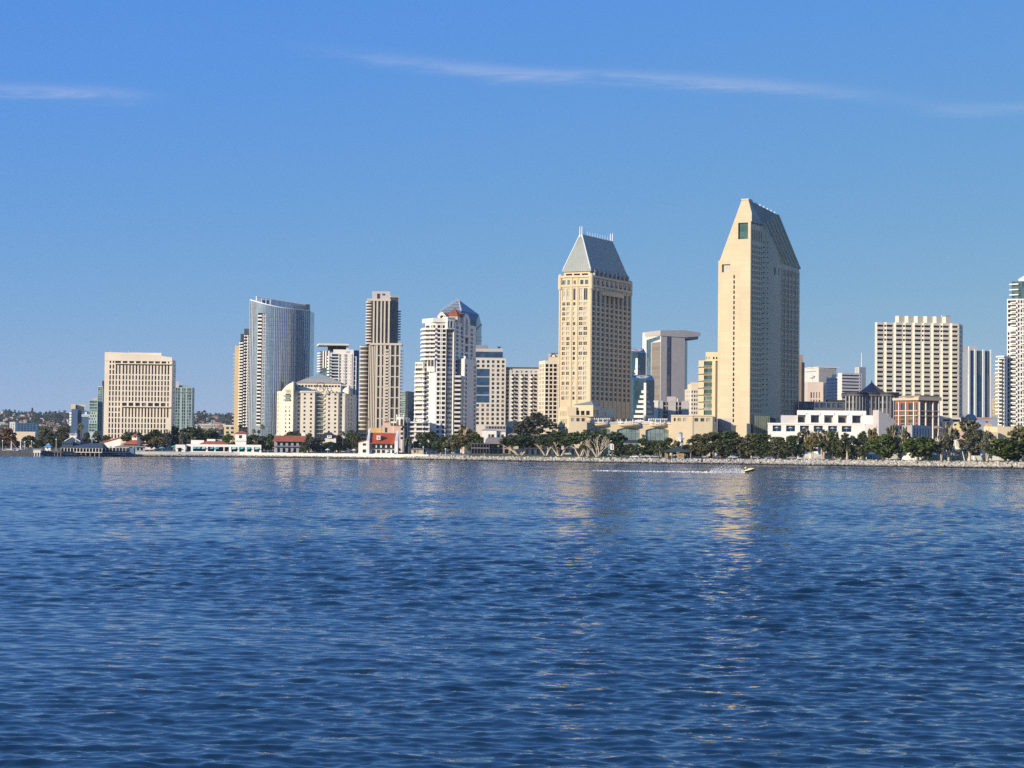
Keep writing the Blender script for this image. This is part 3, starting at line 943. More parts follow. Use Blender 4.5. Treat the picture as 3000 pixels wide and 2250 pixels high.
 mb.hex([f.p(0, .12, za - .5), f.p(f.w, .12, zb - .5), f.p(f.w, -1.4, zb - .5), f.p(0, -1.4, za - .5)], [f.p(0, .12, za + .2), f.p(f.w, .12, zb + .2), f.p(f.w, -1.4, zb + .2), f.p(0, -1.4, za + .2)])
 b.part('roof_frame', mb, M['steel'])
 mb = MB(); mb.fbox(f, f.w * .1, f.w * .25, -4, -2, zroof, za - 2.2); b.part('roof_plant', mb, M['gmetal'])
 q0 = pts[-1]; q1 = b.xy(zC(792, 600), D + 34)
 fr = Face(q0, q1)
 mb = MB(); zt2 = b.z(zC(797, 170), D + 28)
 mb.fbox(fr, .05, fr.w, -3, .02, g, zt2)
 b.part('side_wall', mb, glass('dark_side_glass', (0.05, 0.07, 0.09), metal=.3, cell=(2, 3.3)))
 for k in range(30):
  mb = MB(); z = g + 6 + (zt2 - g - 12) * k / 30
  mb.fbox(fr, fr.w * .05, fr.w * .25, .03, .35, z, z + 1.2)
  b.part('balcony', mb, M['white'])
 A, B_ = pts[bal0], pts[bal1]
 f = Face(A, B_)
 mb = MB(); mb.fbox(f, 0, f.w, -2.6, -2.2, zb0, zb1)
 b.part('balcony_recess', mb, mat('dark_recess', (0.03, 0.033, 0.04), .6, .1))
 m_ = 31
 r = b.r
 for k in range(m_):
  z = zb0 + (zb1 - zb0) * k / m_; h = (zb1 - zb0) / m_
  mb = MB(); mb.fbox(f, 0, f.w, -2.2, .05, z, z + .3); mb.fbox(f, 0.1, f.w * .48, -.1, .3, z + .31, z + 1.25)
  b.part('balcony', mb, M['white'])
  mb = MB(); mb.fbox(f, f.w * .5, f.w * .72, -2.15, -.6, z + .31, z + h - .02); mb.fbox(f, f.w * .8, f.w * .98, -2.15, -.3, z + .31, z + h * .92)
  b.part('balcony_wall', mb, M['bluegrey'])
 b.done(glassm)
curved_tower()
def cream_hotel():
 D = 1150
 b = Bldg('hotel_building', 'cream hotel with a low pyramid roof, curved gables and a big ring sign', (930, 1290), D)
 W = mat('pale_cream_plaster', (0.72, 0.645, 0.51), 0.85, 0.06, 0.08, streak=0.05)
 zt = b.z(zP(900, 562))
 fs = b.block(b.w, [((811, 1200), D + 14), ((818, 1200), D + 5), ((825.5, 1200), D + 4.5), ((858.5, 1200), D - 3), ((861, 1200), D + .5), ((882.5, 1200), D + .5)], zt, back=40)
 zr = lambda n0, n1, n, ra, px=930: b.rows(px, D, n0, n1, n, ra)
 R11 = zr(1153, 1279, 11, .48)
 R10 = zr(1191, 1279, 8, .48)
 b.fac(fs[0], b.g, zt, [(fs[0].w * .35, fs[0].w * .7)], R11, .4, 'black')
 b.plain(fs[1], b.g, zt)
 b.fac(fs[2], b.g, zt, fs[2].us([(835.5, 839.5), (846.5, 850.8)]), R10, .3, 'curtain')
 b.plain(fs[3], b.g, zt)
 b.fac(fs[4], b.g, zt, fs[4].us([(872.0, 877.6)]), R11, .4, 'dark')
 f5 = b.block(b.w, [((882.5, 1200), D - 1.5), ((922, 1200), D - 1.5)], zt, back=20)[0]
 b.fac(f5, b.g, zt, f5.us([(889.5, 895.3), (908.2, 914.2)]), R11, .4, 'dark')
 f6 = b.block(b.w, [((922, 1200), D + 1.2), ((954, 1200), D + 1.2)], zt + .02, back=14)[0]
 b.fac(f6, b.g, zt + .02, f6.us([(926, 936.3), (938.2, 948.5)]), zr(1154, 1281, 11, .72), .25, 'green')
 h = (R11[1][0] - R11[0][0])
 for k in range(11):
  z = R11[k][0] - h * .26
  mb = MB(); mb.fbox(f6, f6.u(925), f6.u(951), .003, 1.3, z, z + .25)
  bl = b.part('balcony', mb, W)
  mb = MB(); mb.fbox(f6, f6.u(948.5), f6.u(952.5), .3, 2.4, z + .26, z + 1.2); b.part('balcony_panel', mb, W, bl)
 f7 = b.block(b.w, [((954, 1200), D - 1), ((991, 1200), D - 1)], zt, back=20)[0]
 b.fac(f7, b.g, zt, f7.us([(961.3, 967.1), (979.3, 985.3)]), R11, .4, 'dark')
 f8 = b.block(b.w, [((991, 1200), D + .9), ((1003.5, 1200), D + .9)], zt - 1, back=20)[0]
 b.fac(f8, b.g, zt - 1, f8.us([(996.2, 1002)]), R11, .4, 'blue')
 f9 = b.block(b.w, [((1003.5, 1200), D - .5), ((1010.5, 1200), D - .5), ((1032.5, 1200), D + 17), ((1045, 1200), D + 36)], zt - 1.3, back=24)
 b.plain(f9[0], b.g, zt - 1.3)
 b.fac(f9[1], b.g, zt - 1.3, f9[1].us([(1021, 1023.5), (1028.5, 1031.3)]), R11, .4, 'black')
 b.plain(f9[2], b.g, zt - 1.3)
 for f in (fs[4], f5, f7, f9[0]):
  mb = MB(); mb.fbox(f, -.15, f.w + .15, .004, .5, zt - .9 if f is not f9[0] else zt - 2.2, zt + .15 if f is not f9[0] else zt - 1.2)
  b.part('cornice', mb, W)
 dr = MB(); zd = b.z(zP(1100, 358), D + 8)
 ff = b.block(dr, [(zP(585, 450), D + 8), (zP(1690, 450), D + 8)], zd, z0=zt - .5, back=26)[0]
 b.fac(ff, zt - .5, zd, ff.us([zP(x, 0)[:1] + zP(x + 52, 0)[:1] for x in (630, 710, 795, 870, 935, 1012, 1085, 1150, 1240, 1312, 1388, 1463, 1537, 1615)]), [(b.z(zP(900, 455), D + 8), b.z(zP(900, 408), D + 8))], .5, 'black')
 b.part('drum', dr, W)
 mb = MB()
 A = [ff.p(-.8, .8, zd), ff.p(ff.w + .8, .8, zd), ff.p(ff.w + .8, -26.8, zd), ff.p(-.8, -26.8, zd)]
 zk = b.z(zP(1100, 262), D + 12)
 c = ff.p(ff.w * .475, -13, b.z(zP(1110, 122), D + 20))
 K = [tuple(Vector(a) + (Vector((c[0], c[1], 0)) - Vector((a[0], a[1], 0))) * .36 + Vector((0, 0, zk - zd))) for a in A]
 for i in range(4):
  mb.poly(A[i], A[(i + 1) % 4], K[(i + 1) % 4], K[i])
 b.part('roof_skirt', mb, M['rooftan'])
 mb = MB()
 for i in range(4):
  mb.poly(K[i], K[(i + 1) % 4], c)
 b.part('roof', mb, M['metal'])
 def gable(f, P_, dep, nm):
  mb = MB()
  F0 = [f.p(u, .05, z) for u, z in P_]; B0 = [f.p(u, -1.2, z) for u, z in P_]
  mb.poly(*F0); mb.poly(*reversed(B0))
  for i in range(len(P_)):
   j = (i + 1) % len(P_)
   mb.poly(F0[j], F0[i], B0[i], B0[j])
  return b.part(nm, mb, W)
 f = fs[2]
 zz = lambda y: b.z(zP(350, y), D)
 prof = [(0, zt - .2), (f.w, zt - .2), (f.w, zz(360)), (f.w * .93, zz(318)), (f.w * .86, zz(350)), (f.w * .66, zz(372)), (f.w * .40, zz(418)), (f.w * .18, zz(476)), (0.05, zz(545))]
 gable(f, prof, 1, 'gable')
 lettering('EMBASSY', f, f.w * .30, zz(563), 1.55, .08, M['tansign'], b.root, 'lettering', .98)
 lettering('SUITES', f, f.w * .385, zz(602), 1.55, .08, M['tansign'], b.root, 'lettering', .98)
 for y in (645, 745):
  za, zb = zz(y + 42), zz(y - 25)
  b.pane([f.p(f.u(836), .03, za), f.p(f.u(851), .03, za), f.p(f.u(851), .03, zb), f.p(f.u(836), .03, zb)], 'green')
  mb = MB(); mb.fbox(f, f.u(834.5), f.u(852.5), .05, 1.3, za - .3, za + .55); b.part('balcony', mb, M['gmetal'])
 mb = MB()
 q = [b.xy(zP(495, 500), D - 2), b.xy(zP(705, 500), D + 2), b.xy(zP(705, 500), D + 16), b.xy(zP(495, 500), D + 12)]
 zp = b.z(zP(490, 342), D)
 mb.poly(V3(q[0], zt + .02), V3(q[1], zt + .02), V3(q[1], zt + .5), V3(q[0], zp))
 mb.poly(V3(q[0], zp), V3(q[1], zt + .5), V3(q[2], zt + .5), V3(q[3], zp))
 mb.poly(V3(q[3], zp), V3(q[0], zp), V3(q[0], zt), V3(q[3], zt))
 b.part('roof', mb, M['slate'])
 fg = Face(b.xy(zP(1735, 600), D + 4), b.xy(zP(1882, 600), D - .2))
 z2 = lambda y: b.z(zP(1800, y), D)
 gable(fg, [(0, z2(575)), (fg.w * .5, z2(610)), (fg.w, z2(630)), (fg.w, z2(430)), (fg.w * .9, z2(410)), (fg.w * .75, z2(445)), (fg.w * .4, z2(480)), (0, z2(530))], 1, 'gable')
 mb = MB()
 q = [b.xy(zP(1884, 500), D + .5), b.xy(zP(1975, 540), D + 14), b.xy(zP(1960, 540), D + 26), b.xy(zP(1884, 500), D + 16)]
 mb.poly(V3(q[0], zt - 1.2), V3(q[1], zt - 1.2), V3(q[1], zt), V3(q[0], z2(445)))
 mb.poly(V3(q[0], z2(445)), V3(q[1], zt), V3(q[2], zt), V3(q[3], z2(445)))
 b.part('roof', mb, M['rooftan'])
 for x, y in ((172, 262), (205, 300), (238, 318), (270, 320)):
  mast(b, zP(x, 560), b.z(zP(x, y)), zt - 1, .35, D + 14, 'flue', M['dark'])
 fr = b.face(zP(1000, 480), zP(1600, 480), D - 4, D - 4)
 mb = MB(); cx = Vector(fr.p(fr.u(zP(1187, 0)[0]), 0, b.z(zP(1187, 470), D - 4)))
 rr = 118 / 8.508 * D / FOC
 n = 28
 d3 = Vector((fr.d.x, fr.d.y, 0))
 for i in range(n):
  a0, a1 = 2 * math.pi * i / n, 2 * math.pi * (i + 1) / n
  mb.tube(cx + d3 * rr * math.cos(a0) + Vector((0, 0, rr * math.sin(a0))), cx + d3 * rr * math.cos(a1) + Vector((0, 0, rr * math.sin(a1))), .22, n=5, caps=False)
 for s_ in (-.5, .5):
  mb.tube(cx + d3 * rr * s_ + Vector((0, 0, -rr * .85)), cx + d3 * rr * s_ + Vector((0, 4.5, -rr * 1.1)), .12, n=4)
 sg = b.part('ring_sign', mb, M['sign'])
 lettering('IN', fr, fr.u(zP(1150, 0)[0]), cx.z - 1.7, 4.8, 0, M['sign'], sg, squeeze=.62)
 lettering('E L', fr, fr.u(zP(1340, 0)[0]), cx.z - 2.0, 4.2, 0, M['sign'], b.root, squeeze=.7)
 b.done(W)
cream_hotel()
def canopy_tower():
 D = 1500
 b = Bldg('apartment_tower', 'white framed blue glass tower with a flat overhanging roof canopy', (990, 1230), D)
 zt = b.z(zQ(900, 375))
 f, = b.block(b.w, [(zQ(520, 900), D), (zQ(1280, 900), D)], b.z(zQ(900, 500)), back=26)
 f = b.face(zQ(520, 900), zQ(1280, 900))
 fl = Face(f.p(0, 0, 0)[:2], f.p(f.w * .385, 0, 0)[:2]); fr = Face(f.p(f.w * .385, 0, 0)[:2], f.p(f.w, 0, 0)[:2])
 b.fac(fl, b.g, b.z(zQ(600, 500)), [(fl.w * .18, fl.w * .94)], b.rows(970, D, 990 + 520 / 11.06, 1235, 22, .72), .6, 'blue')
 cols = [(fr.w * a, fr.w * c) for a, c in ((.07, .13), (.33, .39), (.50, .56), (.80, .86))]
 b.fac(fr, b.g, b.z(zQ(900, 500)), cols, b.rows(1010, D, 990 + 540 / 11.06, 1235, 22, .74), .3, 'dark')
 mb = MB(); b.block(mb, [(zQ(625, 430), D + .4), (zQ(1282, 430), D + .4)], zt, z0=b.z(zQ(900, 500)) + .01, back=22, front=True)
 hb = b.part('head_block', mb, M['white'])
 ff = b.face(zQ(625, 430), zQ(1282, 430), D + .4, D + .4)
 for x0, x1 in ((1045, 1150),):
  mb = MB(); mb.fbox(ff, ff.u(zQ(x0, 0)[0]), ff.u(zQ(x1, 0)[0]), .003, .2, b.z(zQ(1100, 470)), b.z(zQ(1100, 440)))
  mb2 = mb; b.part('sign', mb2, M['gmetal'], hb)
 mb = MB()
 for x in (805, 1000, 1215):
  mb.fbox(f, f.u(zQ(x - 12, 0)[0]), f.u(zQ(x + 12, 0)[0]), .003, .5, b.g, b.z(zQ(900, 510)))
 for y in range(610, 2700, 205):
  mb.fbox(f, f.u(zQ(818, 0)[0]), f.u(zQ(988, 0)[0]), .003, .3, b.z(zQ(900, y + 120)), b.z(zQ(900, y + 105)))
  mb.fbox(f, f.u(zQ(1012, 0)[0]), f.u(zQ(1203, 0)[0]), .003, .3, b.z(zQ(900, y + 120)), b.z(zQ(900, y + 105)))
 b.part('frame_lines', mb, M['bright'])
 mb = MB(); b.block(mb, [(zQ(1225, 900), D + 1), (zQ(1375, 900), D + 1)], b.z(zQ(1300, 605)), back=20, front=True)
 b.part('right_bay', mb, glass('dark_blue_bay_glass', (0.045, 0.085, 0.14), metal=.35, cell=(3, 3.2)))
 mb = MB(); ffb = b.face(zQ(1225, 900), zQ(1375, 900), D + 1, D + 1)
 for k in range(20):
  z = b.g + 4 + (b.z(zQ(1300, 605)) - b.g - 4) * k / 19
  mb.fbox(ffb, 0, ffb.w, .003, .3, z - .4, z)
 mb.fbox(ffb, ffb.w - .6, ffb.w, .31, .6, b.g, b.z(zQ(1300, 600)))
 b.part('bay_bands', mb, M['bright'])
 mb = MB(); b.block(mb, [(zQ(1285, 900), D + 14), (zQ(1456, 900), D + 16)], b.z(zQ(1350, 372)), back=20, front=True)
 b.part('blue_wing', mb, glass('navy_wing_glass', (0.02, 0.055, 0.125), metal=.4, cell=(2.5, 3.2), rnd=.2))
 mb = MB(); fw = b.block(mb, [(zQ(175, 900), D + 12), (zQ(300, 900), D + 8), (zQ(520, 900), D + 5)], b.z(zQ(400, 405)), back=18, front=True)
 b.part('glass_wing', mb, glass('teal_wing_glass', (0.10, 0.15, 0.18), metal=.35, cell=(2.4, 3.2)))
 mb = MB()
 for x in (290, 370, 470):
  fx = fw[1]; u = fx.u(zQ(x, 0)[0]); mb.fbox(fx, u, u + 1.0, .003, .5, b.z(zQ(x, 960)), b.z(zQ(x, 405)))
 b.part('frame_lines', mb, M['white'])
 for k in range(14):
  mb = MB(); z = b.z(zQ(480, 640 + 98 * k))
  q = [f.p(-2.4, 1.4, z), f.p(-.5, 2.4, z), f.p(-.5, -1.5, z), f.p(-2.4, -1.5, z)]
  mb.hex(q, [(p[0], p[1], p[2] + 1.2) for p in q]); b.part('balcony', mb, M['bright'])
  if k < 8:
   mb = MB(); z = b.z(zQ(200, 490 + 85 * k)); fz = fw[0]
   q = [fz.p(-3.2, .2, z), fz.p(fz.w * .9, 2.6, z), fz.p(fz.w * .9, .05, z), fz.p(-1.5, -2, z)]
   mb.hex(q, [(p[0], p[1], p[2] + .9) for p in q]); b.part('balcony', mb, M['white'])
 mb = MB(); b.block(mb, [(zQ(445, 320), D + 6), (zQ(1050, 320), D + 6)], b.z(zQ(900, 240)), z0=b.z(zQ(900, 410)), back=16, front=True)
 b.part('top_storey', mb, glass('dark_balcony_glass', (0.02, 0.022, 0.026), cell=(2.2, 3.3), rnd=.5))
 mb = MB(); fc = b.face(zQ(155, 220), zQ(1130, 220), D - 4, D)
 za, zb = b.z(zQ(900, 245)), b.z(zQ(900, 188))
 mb.fbox(fc, 0, fc.w, -26, 0, za, zb)
 mb.fbox(fc, fc.w * .93, fc.w, -24, -3, zt - .5, za - .01)
 b.part('canopy', mb, M['white'])
 b.done(M['white'])
canopy_tower()
def fin_tower():
 D = 1290
 FW = mat('beige_white_concrete', (0.58, 0.52, 0.42), .85, .06, .1)
 b = Bldg('apartment_tower', 'tall slim tower of bronze glass and white fins with rounded balconies on its left', (1117, 1262), D)
 zs = b.z(zD(300, 568)); zt = b.z(zD(280, 185)); zr = b.z(zD(400, 150))
 bz = GL['bronze'][0]
 up = MB(); f = b.block(up, [(zD(200, 400), D), (zD(364, 400), D)], zt, z0=zs - .5, back=22, front=True)[0]
 b.part('upper_shaft', up, glass('bronze_shaft_glass', (0.06, 0.05, 0.04), cell=(1.4, 3.3), rnd=.45))
 fn = MB()
 for x in (222, 252, 286, 316, 353):
  u = f.u(zD(x, 0)[0]); fn.fbox(f, u - .55, u + .55, .003, .8, zs, zt + .1)
 b.part('fins', fn, FW)
 mb = MB(); mb.fbox(f, -3, f.w + .3, -20, 1.0, zt + .11, zt + 1.6); b.part('cornice', mb, FW)
 mb = MB(); b.block(mb, [(zD(364, 300), D + 2), (zD(434, 300), D + 4)], zr, z0=zs - .5, back=18, front=True)
 b.part('right_shaft', mb, glass('brown_panel_glass', (0.11, 0.095, 0.08), cell=(1.4, 3.3), rnd=.3))
 mb = MB(); ff = b.face(zD(362, 300), zD(436, 300), D + 2, D + 4); mb.fbox(ff, 0, ff.w, -16, .7, zr + .01, zr + 1.1); b.part('cornice', mb, FW)
 mb = MB(); b.block(mb, [(zD(208, 130), D + 2), (zD(364, 130), D + 2)], b.z(zD(280, 97)), z0=zt + 1.5, back=14, front=True)
 ph = b.part('penthouse', mb, M['grey'])
 fp = b.face(zD(208, 130), zD(364, 130), D + 2, D + 2)
 for x, y in ((264, 125), (264, 140), (264, 154), (309, 125)):
  mb = MB(); u = fp.u(zD(x, 0)[0]); z = b.z(zD(x, y)); mb.fbox(fp, u - 1, u + 1, .003, .12, z - .6, z + .6); b.part('vent', mb, M['dark'], ph)
 def stack(xc, xr, y0, y1, n, r, dd, zlo, zhi, mwall):
  c = b.xy(zD(xc, 400), D + dd)
  mb = MB(); mb.lathe((c.x, c.y, 0), [(r * .78, zlo), (r * .78, zhi)], 20); b.part('balcony_core', mb, mwall)
  for k in range(n):
   z = zlo + (zhi - zlo) * (k + .5) / n
   mb = MB(); mb.lathe((c.x, c.y, z), [(r, 0), (r, .95)], 20); b.part('balcony', mb, FW)
 stack(190, 0, 0, 0, 15, 3.1, 3.0, zs, zt, bz)
 lw = MB()
 fl, fm = b.block(lw, [(zD(178, 800), D + 1.5), (zD(238, 800), D - 2), (zD(452, 800), D - 2)], zs, back=26, front=True)
 b.part('lower_shaft', lw, glass('bronze_shaft_glass', (0.06, 0.05, 0.04), cell=(1.4, 3.3), rnd=.45))
 fn = MB()
 for x, wd in ((245, .75), (283, .75), (315, .8), (361, .8), (408, .55), (446, .55)):
  u = fm.u(zD(x, 0)[0]); fn.fbox(fm, u - wd, u + wd, .003, .85, b.g, zs)
 for x in (185, 200, 214, 228):
  u = fl.u(zD(x, 0)[0]); fn.fbox(fl, u - .3, u + .3, .003, .6, b.g, zs)
 b.part('fins', fn, FW)
 bn = MB()
 for y in range(662, 1290, 91):
  z = b.z(zD(300, y)); bn.fbox(fm, .8, fm.w, .003, .7, z, z + .7)
 b.part('floor_bands', bn, FW)
 mb = MB(); mb.fbox(fm, -4.2, fm.w + 1, -10, 1.3, zs + .01, zs + 1.4); b.part('cornice', mb, FW)
 n = 30
 for k in range(n):
  z = b.g + 6 + (zs - b.g - 8) * k / n
  mb = MB(); mb.fbox(fm, fm.u(zD(323, 0)[0]), fm.u(zD(353, 0)[0]), .05, 1.2, z, z + 1.25); b.part('balcony', mb, FW)
  mb = MB(); mb.fbox(fm, fm.w - .6, fm.w + 1.8, -3.0, .3, z, z + .9); b.part('balcony', mb, M['gmetal'])
 stack(147, 0, 0, 0, 26, 3.6, 3.8, b.g, zs, GL['bronze'][1])
 for k in range(12):
  mb = MB(); z = zs + 4 + (zr - zs - 12) * k / 12
  ff = b.face(zD(364, 300), zD(434, 300), D + 2, D + 4); mb.fbox(ff, ff.w - .3, ff.w + 2.2, -5, -.6, z, z + .8); b.part('balcony', mb, M['gmetal'])
 b.done(FW)
fin_tower()
def arched_white_tower():
 D = 1130
 W = M['white']
 b = Bldg('apartment_tower', 'white stepped apartment tower with red pyramid roof, gables and arched windows', (1305, 1285), D)
 v = lambda x: zV(x, 0)[0]
 zu = b.z(zV(600, 640)); zl = b.z(zV(600, 1430))
 chain = [((v(340), 1000), D + 6), ((v(455), 1000), D + 1), ((v(580), 1000), D - 1), ((v(812), 1000), D - 1)]
 fs = b.block(b.w, chain, zu, back=26)
 nr = 9
 rows = b.rows(v(640), D, 860 + 700 / 7.541, 860 + 1520 / 7.541, nr, .66)
 low = b.rows(v(640), D, 860 + 1545 / 7.541, 1283, 16, .62)
 lowall = low
 allr = sorted(rows + low)
 b.fac(fs[0], b.g, zu, fs[0].us([(v(350), v(440))]), rows, .5, 'curtain')
 b.fac(fs[1], b.g, zu, [(fs[1].w * .1, fs[1].w * .48), (fs[1].w * .52, fs[1].w * .9)], rows, .4, 'curtain')
 b.fac(fs[2], b.g, zu, fs[2].us([(v(614), v(676)), (v(694), v(706)), (v(727), v(798))]), allr, .5, 'black')
 c = b.xy((v(895), 1000), D + 4)
 m_ = 7; rr = (b.xy((v(968), 1000), D + 4) - c).length
 P = [c + Vector((-rr * math.cos(math.pi * i / m_), -rr * 1.05 * math.sin(math.pi * i / m_))) for i in range(m_ + 1)]
 zbay = b.z(zV(880, 565), D)
 for i in range(m_):
  f = Face(P[i], P[i + 1])
  b.fac(f, b.g, zbay, [(f.w * .06, f.w * .94)], [(q[0], q[1] - .25) for q in allr if q[1] < b.z(zV(880, 770))], .3, 'curtain' if i < 4 else 'dark')
 b.w.poly(*[(*p, zbay) for p in P])
 ch2 = [((v(975), 1000), D + 1), ((v(1110), 1000), D + 12), ((v(1225), 1000), D + 22), ((v(1310), 1000), D + 28), ((v(1465), 1000), D + 42)]
 z2 = b.z(zV(1200, 625))
 gs = b.block(b.w, ch2, z2, back=14, bd=Vector((-.5, .86)))
 b.fac(gs[0], b.g, z2, gs[0].us([(v(1018), v(1078))]), allr, .35, 'dark')
 b.fac(gs[1], b.g, z2, gs[1].us([(v(1128), v(1185))]), allr, .35, 'dark')
 tallr = [(b.z(zV(1260, y1)), b.z(zV(1260, y0))) for y0, y1 in ((920, 1060), (1105, 1245), (1290, 1430))]
 b.fac(gs[2], b.g, z2, [(gs[2].w * .1, gs[2].w * .85)], tallr, 1.2, 'dark')
 b.fac(gs[3], b.g, z2, gs[3].us([(v(1342), v(1395))]), allr, .35, 'dark')
 def arch(f, u0, u1, za, zb, off=.06, g='bronze', frame=True):
  n = 10; r = (u1 - u0) / 2; cu = (u0 + u1) / 2
  pts = [f.p(u0, off, za), f.p(u1, off, za)] + [f.p(cu + r * math.cos(math.pi * i / n), off, zb - r + r * math.sin(math.pi * i / n)) for i in range(n + 1)]
  b.pane(pts, g)
  if frame:
   mb = MB()
   for i in range(n):
    a0, a1 = math.pi * i / n, math.pi * (i + 1) / n
    q = [f.p(cu + r * math.cos(a0), off + .25, zb - r + r * math.sin(a0)), f.p(cu + (r + .5) * math.cos(a0), off + .25, zb - r + (r + .5) * math.sin(a0)),
      f.p(cu + (r + .5) * math.cos(a1), off + .25, zb - r + (r + .5) * math.sin(a1)), f.p(cu + r * math.cos(a1), off + .25, zb - r + r * math.sin(a1))]
    mb.poly(*q)
   mb.fbox(f, u0 - .5, u0, .003, off + .25, za, zb - r); mb.fbox(f, u1, u1 + .5, .003, off + .25, za, zb - r)
   b.part('arch_frame', mb, W)
 def gable_block(xa, xb, ybase, yeave, yapex, Da, Db, depth, xap=None):
  fa = Face(b.xy((v(xa), 930), Da), b.xy((v(xb), 930), Db), v(xa), v(xb))
  zb_, ze, za_ = b.z(zV(xa, ybase)), b.z(zV(xa, yeave)), b.z(zV(xa, yapex))
  mb = MB(); uh = fa.w / 2
  prof = [(0, zb_ - .5), (fa.w, zb_ - .5), (fa.w, ze), (uh + fa.w * .12, za_), (uh - fa.w * .12, za_), (0, ze)]
  F0 = [fa.p(u, 0, z) for u, z in prof]; B0 = [fa.p(u, -depth, z) for u, z in prof]
  mb.poly(*F0); mb.poly(*reversed(B0))
  for i in range(6):
   j = (i + 1) % 6
   mb.poly(F0[j], F0[i], B0[i], B0[j])
  b.part('gable_block', mb, W)
  mb = MB()
  for (i, j) in ((2, 3), (4, 5)):
   q = [Vector(F0[i]), Vector(F0[j]), Vector(B0[j]), Vector(B0[i])]
   up = Vector((0, 0, .35))
   inn = Vector((-fa.n.x, -fa.n.y, 0)) * .8
   q = [q[0] + inn, q[1] + inn, q[2], q[3]]
   mb.hex([tuple(k + up * .1) for k in q], [tuple(k + up) for k in q])
  b.part('gable_roof', mb, M['red'])
  return fa, zb_, ze, za_
 fa, zb_, ze, za_ = gable_block(615, 800, 632, 480, 400, D + 3, D + 3, 14)
 arch(fa, fa.u(v(676)), fa.u(v(746)), b.z(zV(700, 634)), b.z(zV(700, 472)))
 fa, zb_, ze, za_ = gable_block(1195, 1338, 900, 500, 393, D + 16, D + 30, 12)
 arch(fa, fa.w * .30, fa.w * .66, b.z(zV(1250, 870)), b.z(zV(1250, 488)), g='dark', frame=False)
 f = Face(b.xy((v(838), 950), D - 3.6), b.xy((v(1000), 950), D - 1.2), v(838), v(1000))
 mb = MB(); z0, z1 = b.z(zV(880, 790)), b.z(zV(880, 552))
 mb.fbox(f, 0, f.w, -7, 0, z0, z1); mb.fbox(f, -.2, f.w + .2, -7, .4, z1 + .01, z1 + .8); b.part('bay_crown', mb, W)
 arch(f, f.u(v(838)) + .3, f.u(v(876)), z0 + 1, b.z(zV(880, 612)))
 arch(f, f.u(v(900)), f.u(v(950)), z0 + 1, b.z(zV(880, 612)))
 zp, za = b.z(zV(900, 482)), b.z(zV(1000, 305), D + 14)
 A = [b.xy((v(815), 925), D + 5), b.xy((v(1060), 925), D + 5), b.xy((v(1165), 925), D + 22), b.xy((v(930), 925), D + 26)]
 mb = MB(); mb.hex([(*q, zu - .5) for q in A], [(*q, zp) for q in A]); b.part('roof_drum', mb, M['creamp'])
 ap = b.xy((v(1003), 900), D + 14)
 mb = MB()
 cc = (A[0] + A[1] + A[2] + A[3]) / 4
 E = [q + (q - cc) * .06 for q in A]
 for i in range(4):
  mb.poly((*E[i], zp + .03), (*E[(i + 1) % 4], zp + .03), (*ap, za))
 mb.poly(*[(*q, zp + .03) for q in reversed(E)])
 b.part('roof', mb, M['red'])
 mb = MB(); q = [b.xy((v(275), 950), D + 9), b.xy((v(520), 950), D - 2.5), b.xy((v(815), 950), D - 2), b.xy((v(815), 950), D + 20), b.xy((v(340), 950), D + 24)]
 mb.prism(q, zu + .01, zu + 2.6); b.part('cornice', mb, W)
 for k in range(8):
  z = rows[-1][0] - 1.2 - k * (rows[-1][0] - rows[-2][0])
  mb = MB(); q = [b.xy((v(238), 1000), D + 12), b.xy((v(265), 1000), D + 3), b.xy((v(360), 1000), D - 1.6), b.xy((v(565), 1000), D - 2.2), b.xy((v(565), 1000), D + .6), b.xy((v(350), 1000), D + 6), b.xy((v(330), 1000), D + 16)]
  mb.prism(q, z, z + 1.25); b.part('balcony', mb, M['bright'])
 chl = [((zD(578, 0)[0], 1150), D + 5), ((zD(648, 0)[0], 1150), D + 2), ((zD(692, 0)[0], 1150), D + 4), ((zD(752, 0)[0], 1150), D + 1)]
 zls = b.z(zD(620, 712))
 ls = b.block(b.w, chl, zls, back=12)
 lr = b.rows(zD(620, 0)[0], D, 820 + 725 / 2.9625, 1283, 17, .6)
 b.fac(ls[0], b.g, zls, [(ls[0].w * .06, ls[0].w * .94)], lr, .6, 'curtain')
 b.fac(ls[1], b.g, zls, [(ls[1].w * .3, ls[1].w * .75)], lr, .6, 'black')
 b.fac(ls[2], b.g, zls, [(ls[2].w * .08, ls[2].w * .92)], lr, .6, 'curtain')
 for k in range(16):
  z = lr[k][0] - 1.25
  mb = MB(); q = [b.xy((zD(573, 0)[0], 1150), D + 4), b.xy((zD(660, 0)[0], 1150), D - .5), b.xy((zD(690, 0)[0], 1150), D + 1.8), b.xy((zD(690, 0)[0], 1150), D + 4.2), b.xy((zD(650, 0)[0], 1150), D + 2.2), b.xy((zD(575, 0)[0], 1150), D + 6)]
  mb.prism(q, z, z + 1.1); b.part('balcony', mb, M['bright'])
 f = Face(b.xy((zD(690, 0)[0], 1060), D - .5), b.xy((zD(752, 0)[0], 1060), D - 1.5), zD(690, 0)[0], zD(752, 0)[0])
 mb = MB(); mb.fbox(f, 0, f.w, -6, 0, zls - 6, b.z(zD(720, 688))); b.part('bay_crown', mb, W)
 arch(f, f.w * .08, f.w * .38, b.z(zD(720, 750)), b.z(zD(720, 695))); arch(f, f.w * .52, f.w * .86, b.z(zD(720, 750)), b.z(zD(720, 695)))
 zp2 = b.z(zD(1000, 680))
 pr = b.block(b.w, [((zD(985, 0)[0], 1150), D + 4), ((zD(1008, 0)[0], 1150), D + 3), ((zD(1114, 0)[0], 1150), D + 34)], zp2, back=8, bd=Vector((-.4, .9)))
 b.plain(pr[0], b.g, zp2)
